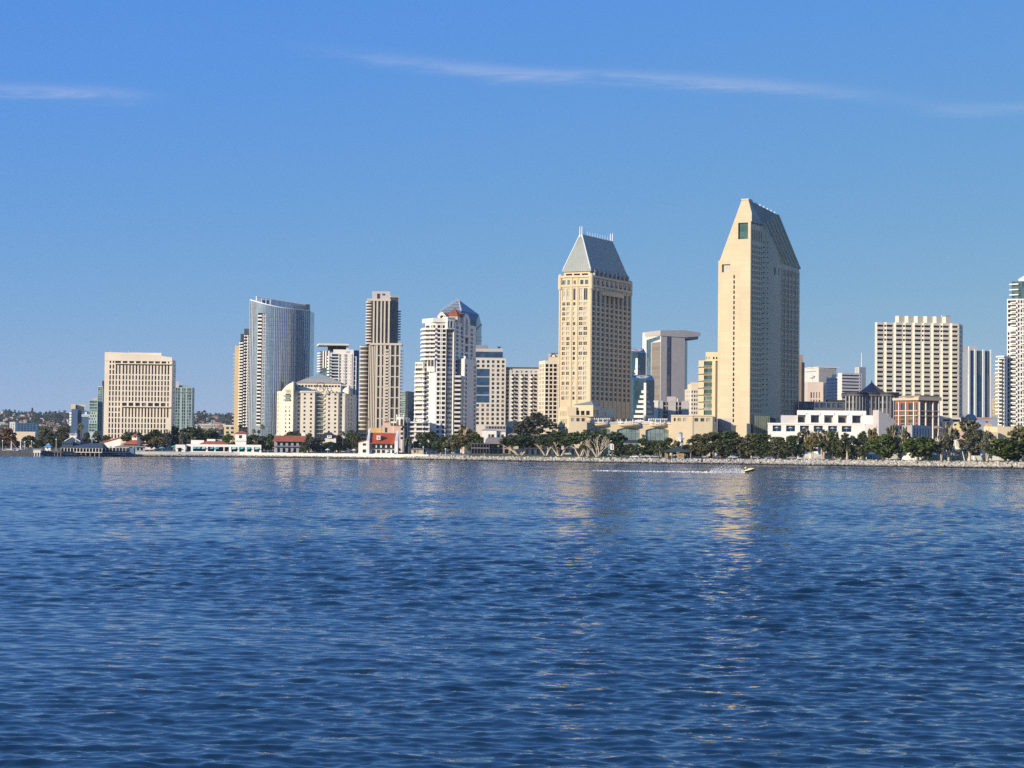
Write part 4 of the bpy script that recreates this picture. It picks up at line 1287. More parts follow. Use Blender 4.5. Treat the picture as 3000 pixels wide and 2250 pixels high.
 b.fac(pr[1], b.g, zp2, [(pr[1].w * .06, pr[1].w * .2), (pr[1].w * .74, pr[1].w * .92)], lr, .35, 'dark')
 for i in range(4):
  mb = MB(); mb.fbox(pr[1], pr[1].w * (.05 + .27 * i), pr[1].w * (.13 + .27 * i), -1, .05, zp2, zp2 + 1.6); b.part('merlon', mb, W)
 for k in range(15):
  z = lr[k][0] - 1.1
  mb = MB(); q = [b.xy((zD(922, 0)[0], 1150), D - 1), b.xy((zD(975, 0)[0], 1150), D - .5), b.xy((zD(992, 0)[0], 1150), D + 3), b.xy((zD(985, 0)[0], 1150), D + 6), b.xy((zD(925, 0)[0], 1150), D + 3)]
  mb.prism(q, z, z + 1.15); b.part('balcony', mb, M['bright'])
 b.done(W)
 b = Bldg('apartment_block', 'low white podium block with three tiers of dark balconies and roof urns', (1235, 1285), D - 8)
 D = D - 8
 zt = b.z(zS(1600, 470))
 f, = b.block(b.w, [(zS(1345, 600), D), (zS(1855, 600), D)], zt, back=16)
 b.fac(f, b.g, zt, f.us([zS(x0)[:1] + zS(x1)[:1] for x0, x1 in ((1352, 1475), (1530, 1680), (1690, 1835))]), [(b.z(zS(1600, y1)), b.z(zS(1600, y0))) for y0, y1 in ((512, 575), (620, 690), (730, 800), (840, 905))], 1.0, 'bronze')
 for y in (470, 585, 695, 806):
  mb = MB(); mb.fbox(f, -.3, f.w + .3, .004, .9, b.z(zS(1600, y + 36)), b.z(zS(1600, y + 2))); b.part('balcony', mb, M['bright'])
 for x in (1355, 1480, 1600, 1645, 1825):
  mb = MB(); p = f.p(f.u(zS(x)[0]), -.6, zt); mb.lathe(p, [(.3, 0), (.6, .9), (.2, 1.6), (.35, 2.0)], 8); b.part('urn', mb, M['bright'])
 b.done(W)
 b = Bldg('apartment_block', 'slender white pavilion tower with tall arched windows above the red-roofed house', (1180, 1285), D - 4)
 D -= 4
 zt = b.z(zS(1100, 350))
 fs = b.block(b.w, [(zS(1030, 600), D + 5), (zS(1110, 600), D), (zS(1215, 600), D), (zS(1330, 600), D + 16)], zt, back=14)
 lo = b.z(zS(1100, 565))
 b.plain(fs[0], b.g, zt)
 b.fac(fs[1], b.g, zt, [(fs[1].w * .1, fs[1].w * .9)], [(b.z(zS(1100, y1)), b.z(zS(1100, y0))) for y0, y1 in ((625, 690), (735, 800), (850, 910))], .6, 'dark')
 b.fac(fs[2], b.g, zt, [(fs[2].w * .4, fs[2].w * .75)], b.rows(1190, D, 1180 + 510 / 8.508, 1283, 5, .55), .5, 'dark')
 arch(fs[0], fs[0].w * .2, fs[0].w * .75, lo, b.z(zS(1100, 405)), frame=False)
 arch(fs[1], fs[1].w * .22, fs[1].w * .8, lo, b.z(zS(1100, 400)), frame=False)
 arch(fs[2], fs[2].w * .1, fs[2].w * .38, lo, b.z(zS(1100, 400)), frame=False)
 mb = MB(); b.block(mb, [(zS(885, 700), D + 4), (zS(1035, 700), D + 4)], b.z(zS(960, 460)), back=12, front=True)
 b.part('side_wing', mb, W)
 fw = b.face(zS(885, 700), zS(1035, 700), D + 4, D + 4)
 for y0, y1 in ((505, 570), (618, 685), (735, 800)):
  for ua, ub in ((.05, .4), (.55, .95)):
   b.pane([fw.p(fw.w * ua, .05, b.z(zS(960, y1))), fw.p(fw.w * ub, .05, b.z(zS(960, y1))), fw.p(fw.w * ub, .05, b.z(zS(960, y0))), fw.p(fw.w * ua, .05, b.z(zS(960, y0)))], 'dark')
 for q in (fs[0].p(0, -.3, zt), fs[1].p(0, -.3, zt), fs[1].p(fs[1].w, -.3, zt)):
  mb = MB(); mb.lathe(q, [(.3, 0), (.6, .7), (.2, 1.3), (.3, 1.6)], 8); b.part('urn', mb, M['bright'])
 b.done(W)
arched_white_tower()
def ribbed_block():
 D = 1420
 b = Bldg('office_building', 'plain grey green ribbed office block with dark right face between white towers', (1193, 1270), D)
 zt = b.z(zD(500, 967))
 f, g = b.block(b.w, [(zD(440, 1100), D), (zD(519, 1100), D - 4), (zD(575, 1100), D + 20)], zt, back=20)
 cols = [(.3, f.w - .3)]
 b.fac(f, b.g, zt, cols, b.rows(1180, D, 1150, 1260, 18, .45), .1, 'green')
 mb = MB(); mb.fbox(g, 0, g.w, -2, 0.0, b.g, zt); b.part('side_glass', mb, glass('dark_side_glass', (0.05, 0.07, 0.09), metal=.3, cell=(2, 3.3)))
 b.done(mat('grey_green_concrete', (0.30, 0.33, 0.29), .85, .08, .1))
ribbed_block()
def crystal_tower():
 D = 1500
 b = Bldg('glass_tower', 'blue glass tower with faceted pointed crystal top behind the red pyramid', (1370, 1250), D)
 P = lambda x, y, d=0: at(*zV(x, y), D + d)
 g0 = b.g
 ap = P(1090, 140, 14)
 gl = glass('steel_blue_crystal_glass', (0.085, 0.12, 0.165), metal=.45, cell=(3, 3.4), rnd=.2)
 gl2 = glass('navy_crystal_glass', (0.012, 0.035, 0.085), metal=.4, cell=(3, 3.4), rnd=.2)
 zl = P(640, 440, 4); zc = P(1140, 380, -6); zr = P(1475, 605, 6); zk = P(1530, 465, 16)
 fl = lambda v, z: (v.x, v.y, z)
 mb = MB()
 mb.poly(fl(zl, g0), fl(zc, g0), zc, zl)
 mb.poly(fl(zc, g0), fl(zr, g0), zr, zc)
 mb.poly(zc, zr, zk, ap)
 mb.poly(fl(zl, g0), zl, P(700, 420, 30), fl(P(700, 420, 30), g0))
 b.part('glass_facade', mb, gl)
 mb = MB()
 mb.poly(zl, zc, ap)
 b.part('crystal_roof', mb, mat('striped_glass_roof', (0.32, 0.37, 0.38), .35, .05, .1, metal=.3, panel=(3.0, 2.6, .35), pj=.4))
 r1 = P(1590, 690, 30)
 mb = MB()
 mb.poly(fl(zr, g0), fl(r1, g0), r1, zk, zr)
 mb.poly(fl(r1, g0), fl(P(1560, 690, 50), g0), P(1560, 690, 50), r1)
 mb.poly(zk, r1, P(1560, 690, 50), P(1300, 400, 45), ap)
 mb.poly(ap, P(1300, 400, 45), P(700, 420, 30), zl)
 b.part('side_facade', mb, gl2)
 mb = MB(); mb.tube(zc, ap, .7, .4, 5); mb.tube(zl, ap, .4, .3, 5)
 for t in np.linspace(.1, .95, 12):
  a = zl.lerp(ap, t); c = zl.lerp(ap, t - .06) + Vector((0, 0, 2.2)); mb.tube(a + Vector((0, -.2, 0)), a + Vector((-.6, -.2, 2.2)), .3, .15, 4)
 mb.tube(ap + Vector((0, 0, -4)), ap + Vector((0, 0, .8)), .5, .3, 5)
 a, c = P(1475, 790, 5.4), P(1585, 690, 29.5); mb.tube(a, c, .8, .8, 5)
 b.part('frame_ribs', mb, M['grey'])
 for x, y in ((1500, 960), (1500, 1040)):
  mb = MB(); a, c = P(1468, y, 5.4), P(1588, y + 4, 30); mb.tube(a, c, .5, .5, 4); b.part('floor_band', mb, M['gmetal'])
 b.done(gl)
crystal_tower()
def blue_centre_hotel():
 D = 1300
 b = Bldg('hotel_building', 'cream hotel slab with a blue glazed panel and blue plant storey on top', (1437, 1258), D)
 zt = b.z(zE(230, 357))
 f, = b.block(b.w, [(zE(50, 700), D), (zE(401, 700), D)], zt, back=26)
 rows = b.rows(1437, D, 960 + 377 / 3.95, 960 + 1120 / 3.95, 15, .62)
 cs = f.us([zE(x - 15)[:1] + zE(x + 15)[:1] for x in (80, 138, 196, 254, 312, 369)])
 zhi, zlo = b.z(zE(200, 476)), b.z(zE(200, 868))
 b.fac(f, zhi, zt, cs, [r for r in rows if r[0] > zhi], .3, 'dark')
 uL = f.u(zE(214)[0])
 fr = Face(f.p(uL, 0, 0)[:2], f.p(f.w, 0, 0)[:2]); fl = Face(f.p(0, 0, 0)[:2], f.p(uL, 0, 0)[:2])
 b.fac(fr, zlo, zhi, [(a - uL, c - uL) for a, c in cs[3:]], [r for r in rows if r[1] > zlo and r[0] < zhi], .3, 'dark')
 b.fac(f, b.g, zlo, cs, [r for r in rows if r[1] < zlo], .3, 'dark')
 mb = MB(); mb.fbox(fl, fl.u(0) if fl.pa else 0, fl.w, -1, -.25, zlo, zhi)
 b.part('blue_panel', mb, glass('cobalt_panel_glass', (0.045, 0.09, 0.16), metal=.35, cell=(3.2, 3.3)))
 for y in (562, 668, 772):
  mb = MB(); mb.fbox(fl, .3, fl.w, -.24, -.1, b.z(zE(130, y + 14)), b.z(zE(130, y))); b.part('panel_band', mb, M['bluegrey'])
 mb = MB(); b.block(mb, [(zE(43, 300), D + 3), (zE(368, 300), D + 3)], b.z(zE(200, 243)), z0=zt - .2, back=18, front=True)
 b.part('plant_storey', mb, glass('cobalt_panel_glass', (0.045, 0.09, 0.16), metal=.35, cell=(3.2, 3.3)))
 ff = b.face(zE(43, 300), zE(368, 300), D + 3, D + 3)
 mb = MB(); mb.fbox(ff, 0, ff.w, -.5, .12, b.z(zE(200, 275)), b.z(zE(200, 240))); mb.fbox(ff, 0, ff.w, .005, .12, zt - .1, b.z(zE(200, 345))); b.part('cornice', mb, M['grey'])
 mb = MB(); b.block(mb, [(zE(45, 220), D + 6), (zE(200, 220), D + 6)], b.z(zE(100, 196)), z0=b.z(zE(200, 243)) - .2, back=10, front=True); b.part('penthouse', mb, M['gmetal'])
 mast(b, zE(322, 240), b.z(zE(322, 218)), b.z(zE(200, 245)), .5, D + 6, 'dish_mast', M['dark'])
 mb = MB(); q = Vector(at(*zE(326, 226), D + 6)); mb.lathe((q.x, q.y, q.z - .5), [(.2, 0), (1.6, .6), (1.7, .8)], 10); b.part('dish', mb, M['dark'])
 mb = MB(); b.block(mb, [(zE(160, 1140), D - 12), (zE(402, 1140), D - 12)], b.z(zE(300, 1133), D - 12), back=8, front=True); b.part('annexe', mb, M['grey'])
 fa = b.face(zE(160, 1140), zE(402, 1140), D - 12, D - 12)
 for i in range(7):
  b.pane([fa.p(fa.w * (.04 + i * .138), .04, b.z(zE(300, 1170), D - 12)), fa.p(fa.w * (.15 + i * .138), .04, b.z(zE(300, 1170), D - 12)), fa.p(fa.w * (.15 + i * .138), .04, b.z(zE(300, 1142), D - 12)), fa.p(fa.w * (.04 + i * .138), .04, b.z(zE(300, 1142), D - 12))], 'dark')
 b.done(mat('cream_white_render', (0.60, 0.55, 0.47), .85, .06, .1, streak=.05))
blue_centre_hotel()
def balcony_hotel():
 D = 1302
 b = Bldg('hotel_building', 'grey white hotel with black balconies, half-round top windows and DER lettering', (1530, 1256), D)
 zt = b.z(zN(700, 728))
 f, = b.block(b.w, [(zE(396, 800), D), (zE(783, 800), D)], zt, back=20)
 n = 12
 rows = b.rows(1530, D, 960 + 537 / 3.95, 960 + 1068 / 3.95, n, .72)
 cols = f.us([zE(x0)[:1] + zE(x1)[:1] for x0, x1 in ((403, 438), (470, 497), (511, 546), (580, 607), (620, 656), (689, 716), (729, 765))])
 b.fac(f, b.g, zt, cols, rows, 1.4, 'black')
 bay = [470, 580, 689]
 h = rows[1][0] - rows[0][0]
 for x in bay:
  for k in range(n):
   z = rows[k][0]
   mb = MB(); u0, u1 = f.u(zE(x - 14)[0]), f.u(zE(x + 14)[0])
   A = [f.p(u0, .003, z - h * .3), f.p(u0, 2.6, z - h * .3), f.p(u1, 2.6, z - h * .3), f.p(u1 + .6, .003, z - h * .3)]
   A = [A[1], A[2], A[3], A[0]]
   mb.hex(A, [(q[0], q[1], q[2] + h * .42) for q in A]); b.part('balcony', mb, M['bright'])
 for x in (403, 511, 620, 729):
  for k in range(n):
   z = rows[k][0]; mb = MB(); mb.fbox(f, f.u(zE(x)[0]), f.u(zE(x + 36)[0]), .003, .35, z - h * .02, z + h * .18); b.part('railing', mb, M['grey'])
 for x in (202, 540, 880, 1216):
  u = f.u(zN(x)[0]); r = 55 / 12.289 * D / FOC; z = b.z(zN(x, 870))
  b.pane([f.p(u + r * math.cos(a), .04, z + r * math.sin(a)) for a in np.linspace(0, math.pi, 11)], 'dark')
 for x in (373, 711, 1050):
  u = f.u(zN(x)[0]); b.pane([f.p(u - .35, .04, b.z(zN(x, 880))), f.p(u + .35, .04, b.z(zN(x, 880))), f.p(u + .35, .04, b.z(zN(x, 808))), f.p(u - .35, .04, b.z(zN(x, 808)))], 'dark')
 mb = MB(); mb.fbox(f, -.2, f.w + .2, -18, .5, zt + .02, zt + .75); b.part('roof_edge', mb, M['dark'])
 lettering('DER', f, f.u(zN(150)[0]) , b.z(zN(250, 783)), 1.55, .1, M['sign'], b.root, squeeze=1.6)
 mb = MB(); b.block(mb, [(zE(400, 1100), D - 10), (zE(600, 1100), D - 10)], b.z(zE(500, 1085), D - 10), back=8, front=True)
 b.part('glazed_base', mb, glass('cobalt_panel_glass', (0.045, 0.09, 0.16), metal=.35, cell=(3.2, 3.3)))
 b.done(mat('pale_warm_grey_render', (0.52, 0.50, 0.46), .85, .06, .1, streak=.05))
balcony_hotel()
def arch_logo_office():
 D = 1283
 b = Bldg('office_building', 'cream office block with square dark windows and black arch emblem on its rooftop box', (1608, 1262), D)
 zt = b.z(zN(1600, 445))
 fl, fr = b.block(b.w, [(zE(783, 800), D + 12), (zE(852, 800), D), (zE(1040, 800), D + 1)], zt, back=24)
 rows = b.rows(1600, D, 960 + 420 / 3.95, 960 + 1090 / 3.95, 14, .72)
 b.fac(fl, b.g, zt, [(fl.w * a, fl.w * c) for a, c in ((.08, .22), (.26, .42), (.52, .66), (.70, .86))], rows, .6, 'curtain')
 b.fac(fr, b.g, zt, fr.us([zE(x0)[:1] + zE(x1)[:1] for x0, x1 in ((860, 893), (907, 940), (954, 990), (1003, 1036))]), rows, .5, 'black')
 mb = MB(); b.block(mb, [(zN(1680, 400), D + 6), (zN(2080, 400), D + 6)], b.z(zN(1800, 322), D + 6), z0=zt - .3, back=12, front=True); b.part('penthouse', mb, M['creamp'])
 mb = MB(); b.block(mb, [(zN(1672, 250), D + 7), (zN(2080, 250), D + 7)], b.z(zN(1800, 190), D + 7), z0=b.z(zN(1800, 322), D + 6) + .01, back=10, front=True)
 sb = b.part('sign_box', mb, M['grey'])
 f = b.face(zN(1672, 250), zN(2080, 250), D + 7, D + 7)
 mb = MB(); mb.fbox(f, f.w * .2, f.w, -9, .3, b.z(zN(1800, 192), D + 7) + .01, b.z(zN(1800, 172), D + 7)); b.part('roof_edge', mb, M['dark'])
 u = f.u(zN(1855)[0]); z = b.z(zN(1855, 310), D + 7); r = 100 / 12.289 * D / FOC
 mb = MB(); n = 14
 for i in range(n):
  a0, a1 = math.pi * i / n, math.pi * (i + 1) / n
  mb.hex([f.p(u + k * r * math.cos(a), .05, z + k * r * 1.05 * math.sin(a)) for k, a in ((.78, a0), (1.02, a0), (1.02, a1), (.78, a1))], [f.p(u + k * r * math.cos(a), .35, z + k * r * 1.05 * math.sin(a)) for k, a in ((.78, a0), (1.02, a0), (1.02, a1), (.78, a1))])
 mb.fbox(f, u - r, f.w, .05, .3, z - .45, z - .02)
 b.part('arch_emblem', mb, M['sign'], sb)
 mb = MB(); mb.poly(*[f.p(u + r * .74 * math.cos(a), .06, z + r * .78 * math.sin(a)) for a in np.linspace(0, math.pi, 12)]); b.part('emblem_field', mb, M['bright'], sb)
 b.done(M['pink'])
arch_logo_office()
def hip_tower():
 D = 1165
 b = Bldg('hotel_tower', 'cream hotel tower with steep grey hipped metal roof, spires and a dark right face', (1735, 1262), D)
 W = M['cream']
 zt = b.z(zT(720, 752))
 fl, fr = b.block(b.w, [((1637, 1000), D + 8.6), ((1731, 1000), D), ((1848, 1000), D + 50)], zt, back=30)
 e2 = fr.d
 ux = lambda x: (x - 275) / (717 - 275) * fl.w
 cols = [(ux(a), ux(c)) for a, c in ((320, 360), (380, 425), (470, 500), (550, 600), (615, 665))]
 zz = lambda y: b.z(zT(500, y), D + 4)
 rows = b.rows(1690, D + 4, 885.3, 1171, 20, .64)
 ztall0, ztall1 = zz(1085), zz(925)
 base = zz(895)
 b.fac(fl, b.g, base, cols, rows + [(ztall0, ztall1)], .45, 'curtain')
 b.fac(fl, base, zt, [(ux(318), ux(362)), (ux(388), ux(430)), (ux(565), ux(608)), (ux(630), ux(675))], [(zz(868), zz(806))], .45, 'green')
 rr = [(1, .5)]
 c2 = []
 rw = rows + [(ztall0 - 1, ztall1 - 1)]
 n = 9
 for i in range(n):
  u = fr.w * (i + .5) / n
  c2.append((u - 1.5, u + 1.9))
 top2 = base
 b.fac(fr, b.g, top2, c2, rw, .7, 'dark')
 b.fac(fr, top2, zt, c2, [(zz(868), zz(806))], .6, 'dark')
 mb = MB()
 for ua, ub in cols[:2] + cols[3:]:
  for za, zb in rows + [(ztall0, ztall1)]:
   u = (ua + ub) / 2
   mb.fbox(fl, u - .10, u + .10, -.43, -.28, za, zb)
   mb.fbox(fl, ua, ub, -.43, -.3, (za * .42 + zb * .58) - .08, (za * .42 + zb * .58) + .08) if zb - za < 4 else None
 b.part('mullions', mb, M['grey'])
 mb = MB()
 for ua, ub in c2:
  mb.fbox(fr, ua + 1.05, ua + 1.5, -.68, -.2, b.g + 20, base)
 b.part('mullions', mb, M['taupe'])
 mb = MB()
 for x in (278, 440, 520, 700):
  mb.fbox(fl, max(ux(x) - .7, .0), min(ux(x) + .7, fl.w), .003, .35, b.g, zt - .3)
 for i in range(n + 1):
  u = fr.w * i / n
  mb.fbox(fr, max(u - .8, 0.01), min(u + .8, fr.w), .003, .35, b.g, base)
 b.part('pilasters', mb, W)
 for y, h, o in ((900, 1.2, .7), (772, 1.3, .8)):
  mb = MB(); z = zz(y)
  mb.fbox(fl, -.3, fl.w + .3, .36, o, z, z + h); mb.fbox(fr, .3, fr.w + .3, .36, o, z, z + h); b.part('cornice', mb, W)
 mb = MB(); c = Vector(fl.p(ux(498), .01, zz(838))); nn = Vector((fl.n.x, fl.n.y, 0))
 mb.tube(c, c + nn * .3, 1.25, 1.25, 18); b.part('medallion', mb, M['darkstone'])
 for f, u in ((fl, .6), (fl, fl.w - .2), (fr, fr.w - .6)):
  mb = MB(); p = f.p(u, -.5, zt - 8)
  mb.lathe(p, [(1.5, 0), (1.5, 8.2), (1.3, 9.0), (.7, 9.7), (.1, 9.9)], 10); b.part('corner_post', mb, W)
 a0 = Vector(fl.p(2.2, -2.0, 0)[:2]); a1 = Vector(fl.p(fl.w - 1.6, -2.0, 0)[:2]); a2 = a1 + e2 * (fr.w - 5); a3 = a0 + e2 * (fr.w - 5)
 zr = b.z(zT(520, 690), D + 5)
 fa = Face(a0, a1); fb = Face(a1, a2)
 at_ = MB()
 b.fac(fa, zt, zr, fa.grid(3, .05, .95, .78), [(zt + .8, zr - 1.2)], 1.2, 'black', mb=at_)
 b.fac(fb, zt, zr, fb.grid(9, .02, .98, .5), [(zt + .8, zr - 1.0)], 1.2, 'black', mb=at_)
 at_.poly((*a2, zt), (*a3, zt), (*a3, zr), (*a2, zr)); at_.poly((*a3, zt), (*a0, zt), (*a0, zr), (*a3, zr))
 b.part('attic', at_, W)
 o = .9
 d1 = fl.d
 c0 = a0 - d1 * o - e2 * o; c1 = a1 + d1 * o - e2 * o; c2_ = a2 + d1 * o + e2 * o; c3 = a3 - d1 * o + e2 * o
 zr0 = zr + 1.4
 mb = MB(); mb.prism([c0, c1, c2_, c3], zr + .02, zr0); b.part('roof_eave', mb, M['metal'])
 zap = b.z((1702, 687), D + 9); r0 = b.xy((1702, 687), D + 9)
 L_ = (a2 - a1).length
 r1 = r0 + e2 * (L_ - 9)
 zap2 = zap
 mb = MB()
 i_ = 1.0
 k0, k1, k2, k3 = c0 + d1 * .5 + e2 * .5, c1 - d1 * .5 + e2 * .5, c2_ - d1 * .5 - e2 * .5, c3 + d1 * .5 - e2 * .5
 rl0, rr0 = r0 - d1 * .7, r0 + d1 * .7
 rl1, rr1 = r1 - d1 * .7, r1 + d1 * .7
 mb.poly((*k0, zr0), (*k1, zr0), (*rr0, zap), (*rl0, zap))
 mb.poly((*k1, zr0), (*k2, zr0), (*rr1, zap), (*rr0, zap))
 mb.poly((*k2, zr0), (*k3, zr0), (*rl1, zap), (*rr1, zap))
 mb.poly((*k3, zr0), (*k0, zr0), (*rl0, zap), (*rl1, zap))
 mb.poly((*rl0, zap), (*rr0, zap), (*rr1, zap), (*rl1, zap))
 rf = b.part('roof', mb, M['metal'])
 ribs = MB()
 for i in range(15):
  t = (i + .5) / 15
  p = (k0.lerp(k1, t)); q = rl0.lerp(rr0, t)
  ribs.tube((p.x, p.y, zr0 + .1), (q.x, q.y, zap + .1), .13, .08, 4)
 for i in range(30):
  t = (i + .5) / 30
  p = (k1.lerp(k2, t)); q = rr0.lerp(rr1, t)
  ribs.tube((p.x, p.y, zr0 + .1), (q.x, q.y, zap + .1), .15, .1, 4)
 b.part('roof_ribs', ribs, mat('pale_roof_ribs', (0.42, 0.45, 0.41), .6, .04, .3), rf)
 mb = MB(); mb.tube((*k0, zr0), (*rl0, zap), .35, .3, 5); mb.tube((*k1, zr0), (*rr0, zap), .35, .3, 5); mb.tube((*rr0, zap), (*rr1, zap), .4, .4, 5); mb.tube((*k2, zr0), (*rr1, zap), .3, .3, 5)
 b.part('hip_trim', mb, M['steel'], rf)
 for q in (rl0, rr0, rl1, rr1):
  mb = MB(); mb.tube((*q, zap - 1.5), (*q, zap + 5.2), .42, .25, 6); b.part('spire', mb, M['steel'])
 for i in range(1, 12):
  q = rr0.lerp(rr1, i / 12)
  mb = MB(); mb.tube((*q, zap), (*q, zap + 2.6), .15, .08, 4); b.part('ridge_finial', mb, M['steel'])
 for i in range(9):
  u = fr.w * (.08 + .105 * i)
  mb = MB(); mb.fbox(fr, u - .7, u + .7, -2.6, .4, zt - 4, zr + 1.0); p = fr.p(u, -1.1, zr + 1.0)
  mb.lathe(p, [(.9, 0), (.7, .9), (.2, 1.4)], 8); b.part('buttress', mb, M['taupe'])
 mb = MB(); m_ = 14; z0, z1 = zz(1000), zz(920)
 for i in range(m_):
  t0, t1 = i / m_, (i + 1) / m_
  u0, u1 = fr.w * (.25 + .55 * t0), fr.w * (.25 + .55 * t1)
  o0, o1 = .4 + 2.6 * math.sin(math.pi * t0), .4 + 2.6 * math.sin(math.pi * t1)
  mb.hex([fr.p(u0, o0, z0), fr.p(u1, o1, z0), fr.p(u1, .003, z0), fr.p(u0, .003, z0)], [fr.p(u0, o0, z1 - 1), fr.p(u1, o1, z1 - 1), fr.p(u1, .003, z1 - 1), fr.p(u0, .003, z1 - 1)])
 b.part('bowed_balcony', mb, M['creamp'])
 b.done(W)
hip_tower()
def chisel_tower():
 D = 1150
 b = Bldg('hotel_tower', 'tallest cream tower with blank sunlit face and sloping chisel-shaped top', (2190, 1262), D)
 W = M['cream']
 A, C1, Nn, Mm, E = [b.xy((px, 1000), d) for px, d in ((2103, D + 8), (2197.5, D), (2233, D + 14), (2289, D + 23), (2340, D + 46))]
 f1, f2, f3, f4 = Face(A, C1, 2103, 2197.5), Face(C1, Nn, 2197.5, 2233), Face(Nn, Mm, 2233, 2289), Face(Mm, E, 2289, 2340)
 in1 = -f1.n
 Bk = A + in1 * 52
 g = b.g
 zl = b.z((2106, 764), D + 8)
 zap = b.z((2180, 586.5), D + 2)
 zcut = b.z((2203, 624), D); zsh = b.z((2200, 648), D)
 zz = lambda y, x=2160: b.z((x, y), D + 4)
 K = lambda x, y: zK(x, y)
 uK = lambda x: (x - 180) / (575 - 180) * f1.w
 rows = []
 zbot = b.z((2150, 1240), D + 4); z_r0 = zz(560 + 1012 / 4.147)
 nrow = 29
 p = (z_r0 - zbot) / nrow
 rows = [(zbot + p * (k + .18), zbot + p * (k + .86)) for k in range(nrow)]
 zA0 = b.z(K(375, 1012), D + 5)
 b.fac(f1, g, zA0 + .3, [(uK(367), uK(385))], rows, .6, 'black')
 z1, z0 = b.z(K(275, 888), D + 6), b.z(K(275, 985), D + 6)
 b.fac(f1, zA0 + .3, zl, [(uK(224), uK(328))], [(z0, z1)], 1.6, 'curtain')
 uL, uR = uK(462), uK(545)
 up = uK(593)
 zw0, zw1 = b.z(K(480, 585), D + 3), b.z(K(480, 386), D + 3)
 wl, wr = uK(421), uK(542)
 def ul(z): return (z - zl) / (zap - zl) * (uL - .8) + .8 if z > zl else 0
 W_ = b.w
 def q(u, z): return f1.p(u, 0, z)
 W_.poly(q(.8, zl), q(f1.w, zl), q(f1.w, zw0), q(ul(zw0), zw0))
 W_.poly(q(ul(zw0), zw0), q(wl, zw0), q(wl, zw1), q(ul(zw1), zw1))
 W_.poly(q(wr, zw0), q(f1.w, zw0), q(f1.w, zw1), q(wr, zw1))
 W_.poly(q(ul(zw1), zw1), q(f1.w, zw1), q(f1.w, zsh), q(min(up, f1.w - .02) if up < f1.w else f1.w + .6, zsh + .01), q(f1.w + .6, zcut), q(uR, zap), q(uL, zap))
 dp = 1.3
 P = f1.p
 for a, c in (((wl, zw0), (wr, zw0)), ((wr, zw0), (wr, zw1)), ((wr, zw1), (wl, zw1)), ((wl, zw1), (wl, zw0))):
  W_.poly(P(a[0], 0, a[1]), P(c[0], 0, c[1]), P(c[0], -dp, c[1]), P(a[0], -dp, a[1]))
 me = MB(); me.poly(P(wl, -dp, zw0), P(wr, -dp, zw0), P(wr, -dp, zw1), P(wl, -dp, zw1))
 b.part('picture_window', me, glass('deep_green_picture_glass', (0.05, 0.115, 0.10), rough=.15, spec=.4))
 W_.poly((*A, g), (*A, zl), (*Bk, zl), (*Bk, g))
 L0 = Vector(P(.8, 0, 0)[:2]); T0 = Vector(P(uL, 0, 0)[:2]); T1 = Vector(P(uR, 0, 0)[:2])
 ax = (E - Mm).normalized()
 ax = -f1.n
 Lb = L0 + ax * 50; r1 = b.xy((2279, 629), D + 45)
 zr1 = b.z((2279, 629), D + 45)
 W_.poly((*A, zl), (*L0, zl), (*Lb, zl), (*Bk, zl))
 W_.poly((*L0, zl), (*T0, zap), (r1.x - 1.5, r1.y, zr1), (*Lb, zl))
 W_.poly((*Bk, g), (*Bk, zl), (*Lb, zl), (r1.x - 1.5, r1.y, zr1), (*E, b.z((2338, 790), D + 46)), (*E, g))
 zn = zsh
 zwn1, zwn0 = b.z(K(650, 480), D + 7), b.z(K(650, 612), D + 7)
 cn = f2.grid(6, .10, .97, .52)
 tr = [(zbot + p * (k + .12), zbot + p * (k + .74)) for k in range(2, nrow + 6)]
 tr = [r for r in tr if r[1] < zwn0 - .4]
 b.fac(f2, g, zn, cn, tr + [(zwn0, zwn1)], .6, 'black')
 z5, z4 = b.z((2237, 656), D + 14), b.z((2289, 772), D + 23)
 m_ = 8
 mid = (Nn + Mm) / 2 + f3.n * 3.2
 arc = []
 for i in range(m_ + 1):
  t = i / m_
  arc.append(Nn * (1 - t) ** 2 + mid * 2 * t * (1 - t) + Mm * t * t)
 zs_sq1, zs_sq0 = b.z(K(860, 930), D + 18), b.z(K(860, 1015), D + 18)
 for i in range(m_):
  t0, t1 = i / m_, (i + 1) / m_
  W_.poly((*arc[i], g), (*arc[i + 1], g), (*arc[i + 1], z5 + (z4 - z5) * t1), (*arc[i], z5 + (z4 - z5) * t0))
 fs = Face(arc[0], arc[2])
 for k in range(3, nrow + 7):
  z = zbot + p * (k + .62)
  if z > zwn1: continue
  b.pane([fs.p(.05, .06, z), fs.p(fs.w * .95, .06, z), fs.p(fs.w * .95, .06, z + .55), fs.p(.05, .06, z + .55)], 'black')
 fq = Face(arc[4], arc[7])
 mb = MB(); mb.fbox(fq, 0, fq.w * .86, -.4, .12, zs_sq0 - .4, zs_sq1 + .4); fm = b.part('window_surround', mb, M['taupe'])
 b.pane([fq.p(.35, .16, zs_sq0), fq.p(fq.w * .86 - .35, .16, zs_sq0), fq.p(fq.w * .86 - .35, .16, zs_sq1), fq.p(.35, .16, zs_sq1)], 'dark')
 z3 = b.z((2338, 790), D + 46); z4e = b.z((2291, 785), D + 24)
 zt4 = min(z3, z4e)
 c4 = []
 for i in range(5):
  c = f4.w * (.1 + .2 * i)
  c4 += [(c - 1.45, c - .25), (c + .35, c + 1.45)]
 r4 = [(zbot + p * (k + .14), zbot + p * (k + .86)) for k in range(1, nrow + 1)]
 ztb1, ztb0 = b.z(K(1060, 975), D + 33), b.z(K(1060, 1045), D + 33)
 b.fac(f4, g, zt4, c4, [r for r in r4 if r[1] < ztb0 - .3] + [(ztb0, min(ztb1, zt4 - .4))], .8, 'dark')
 mb = MB()
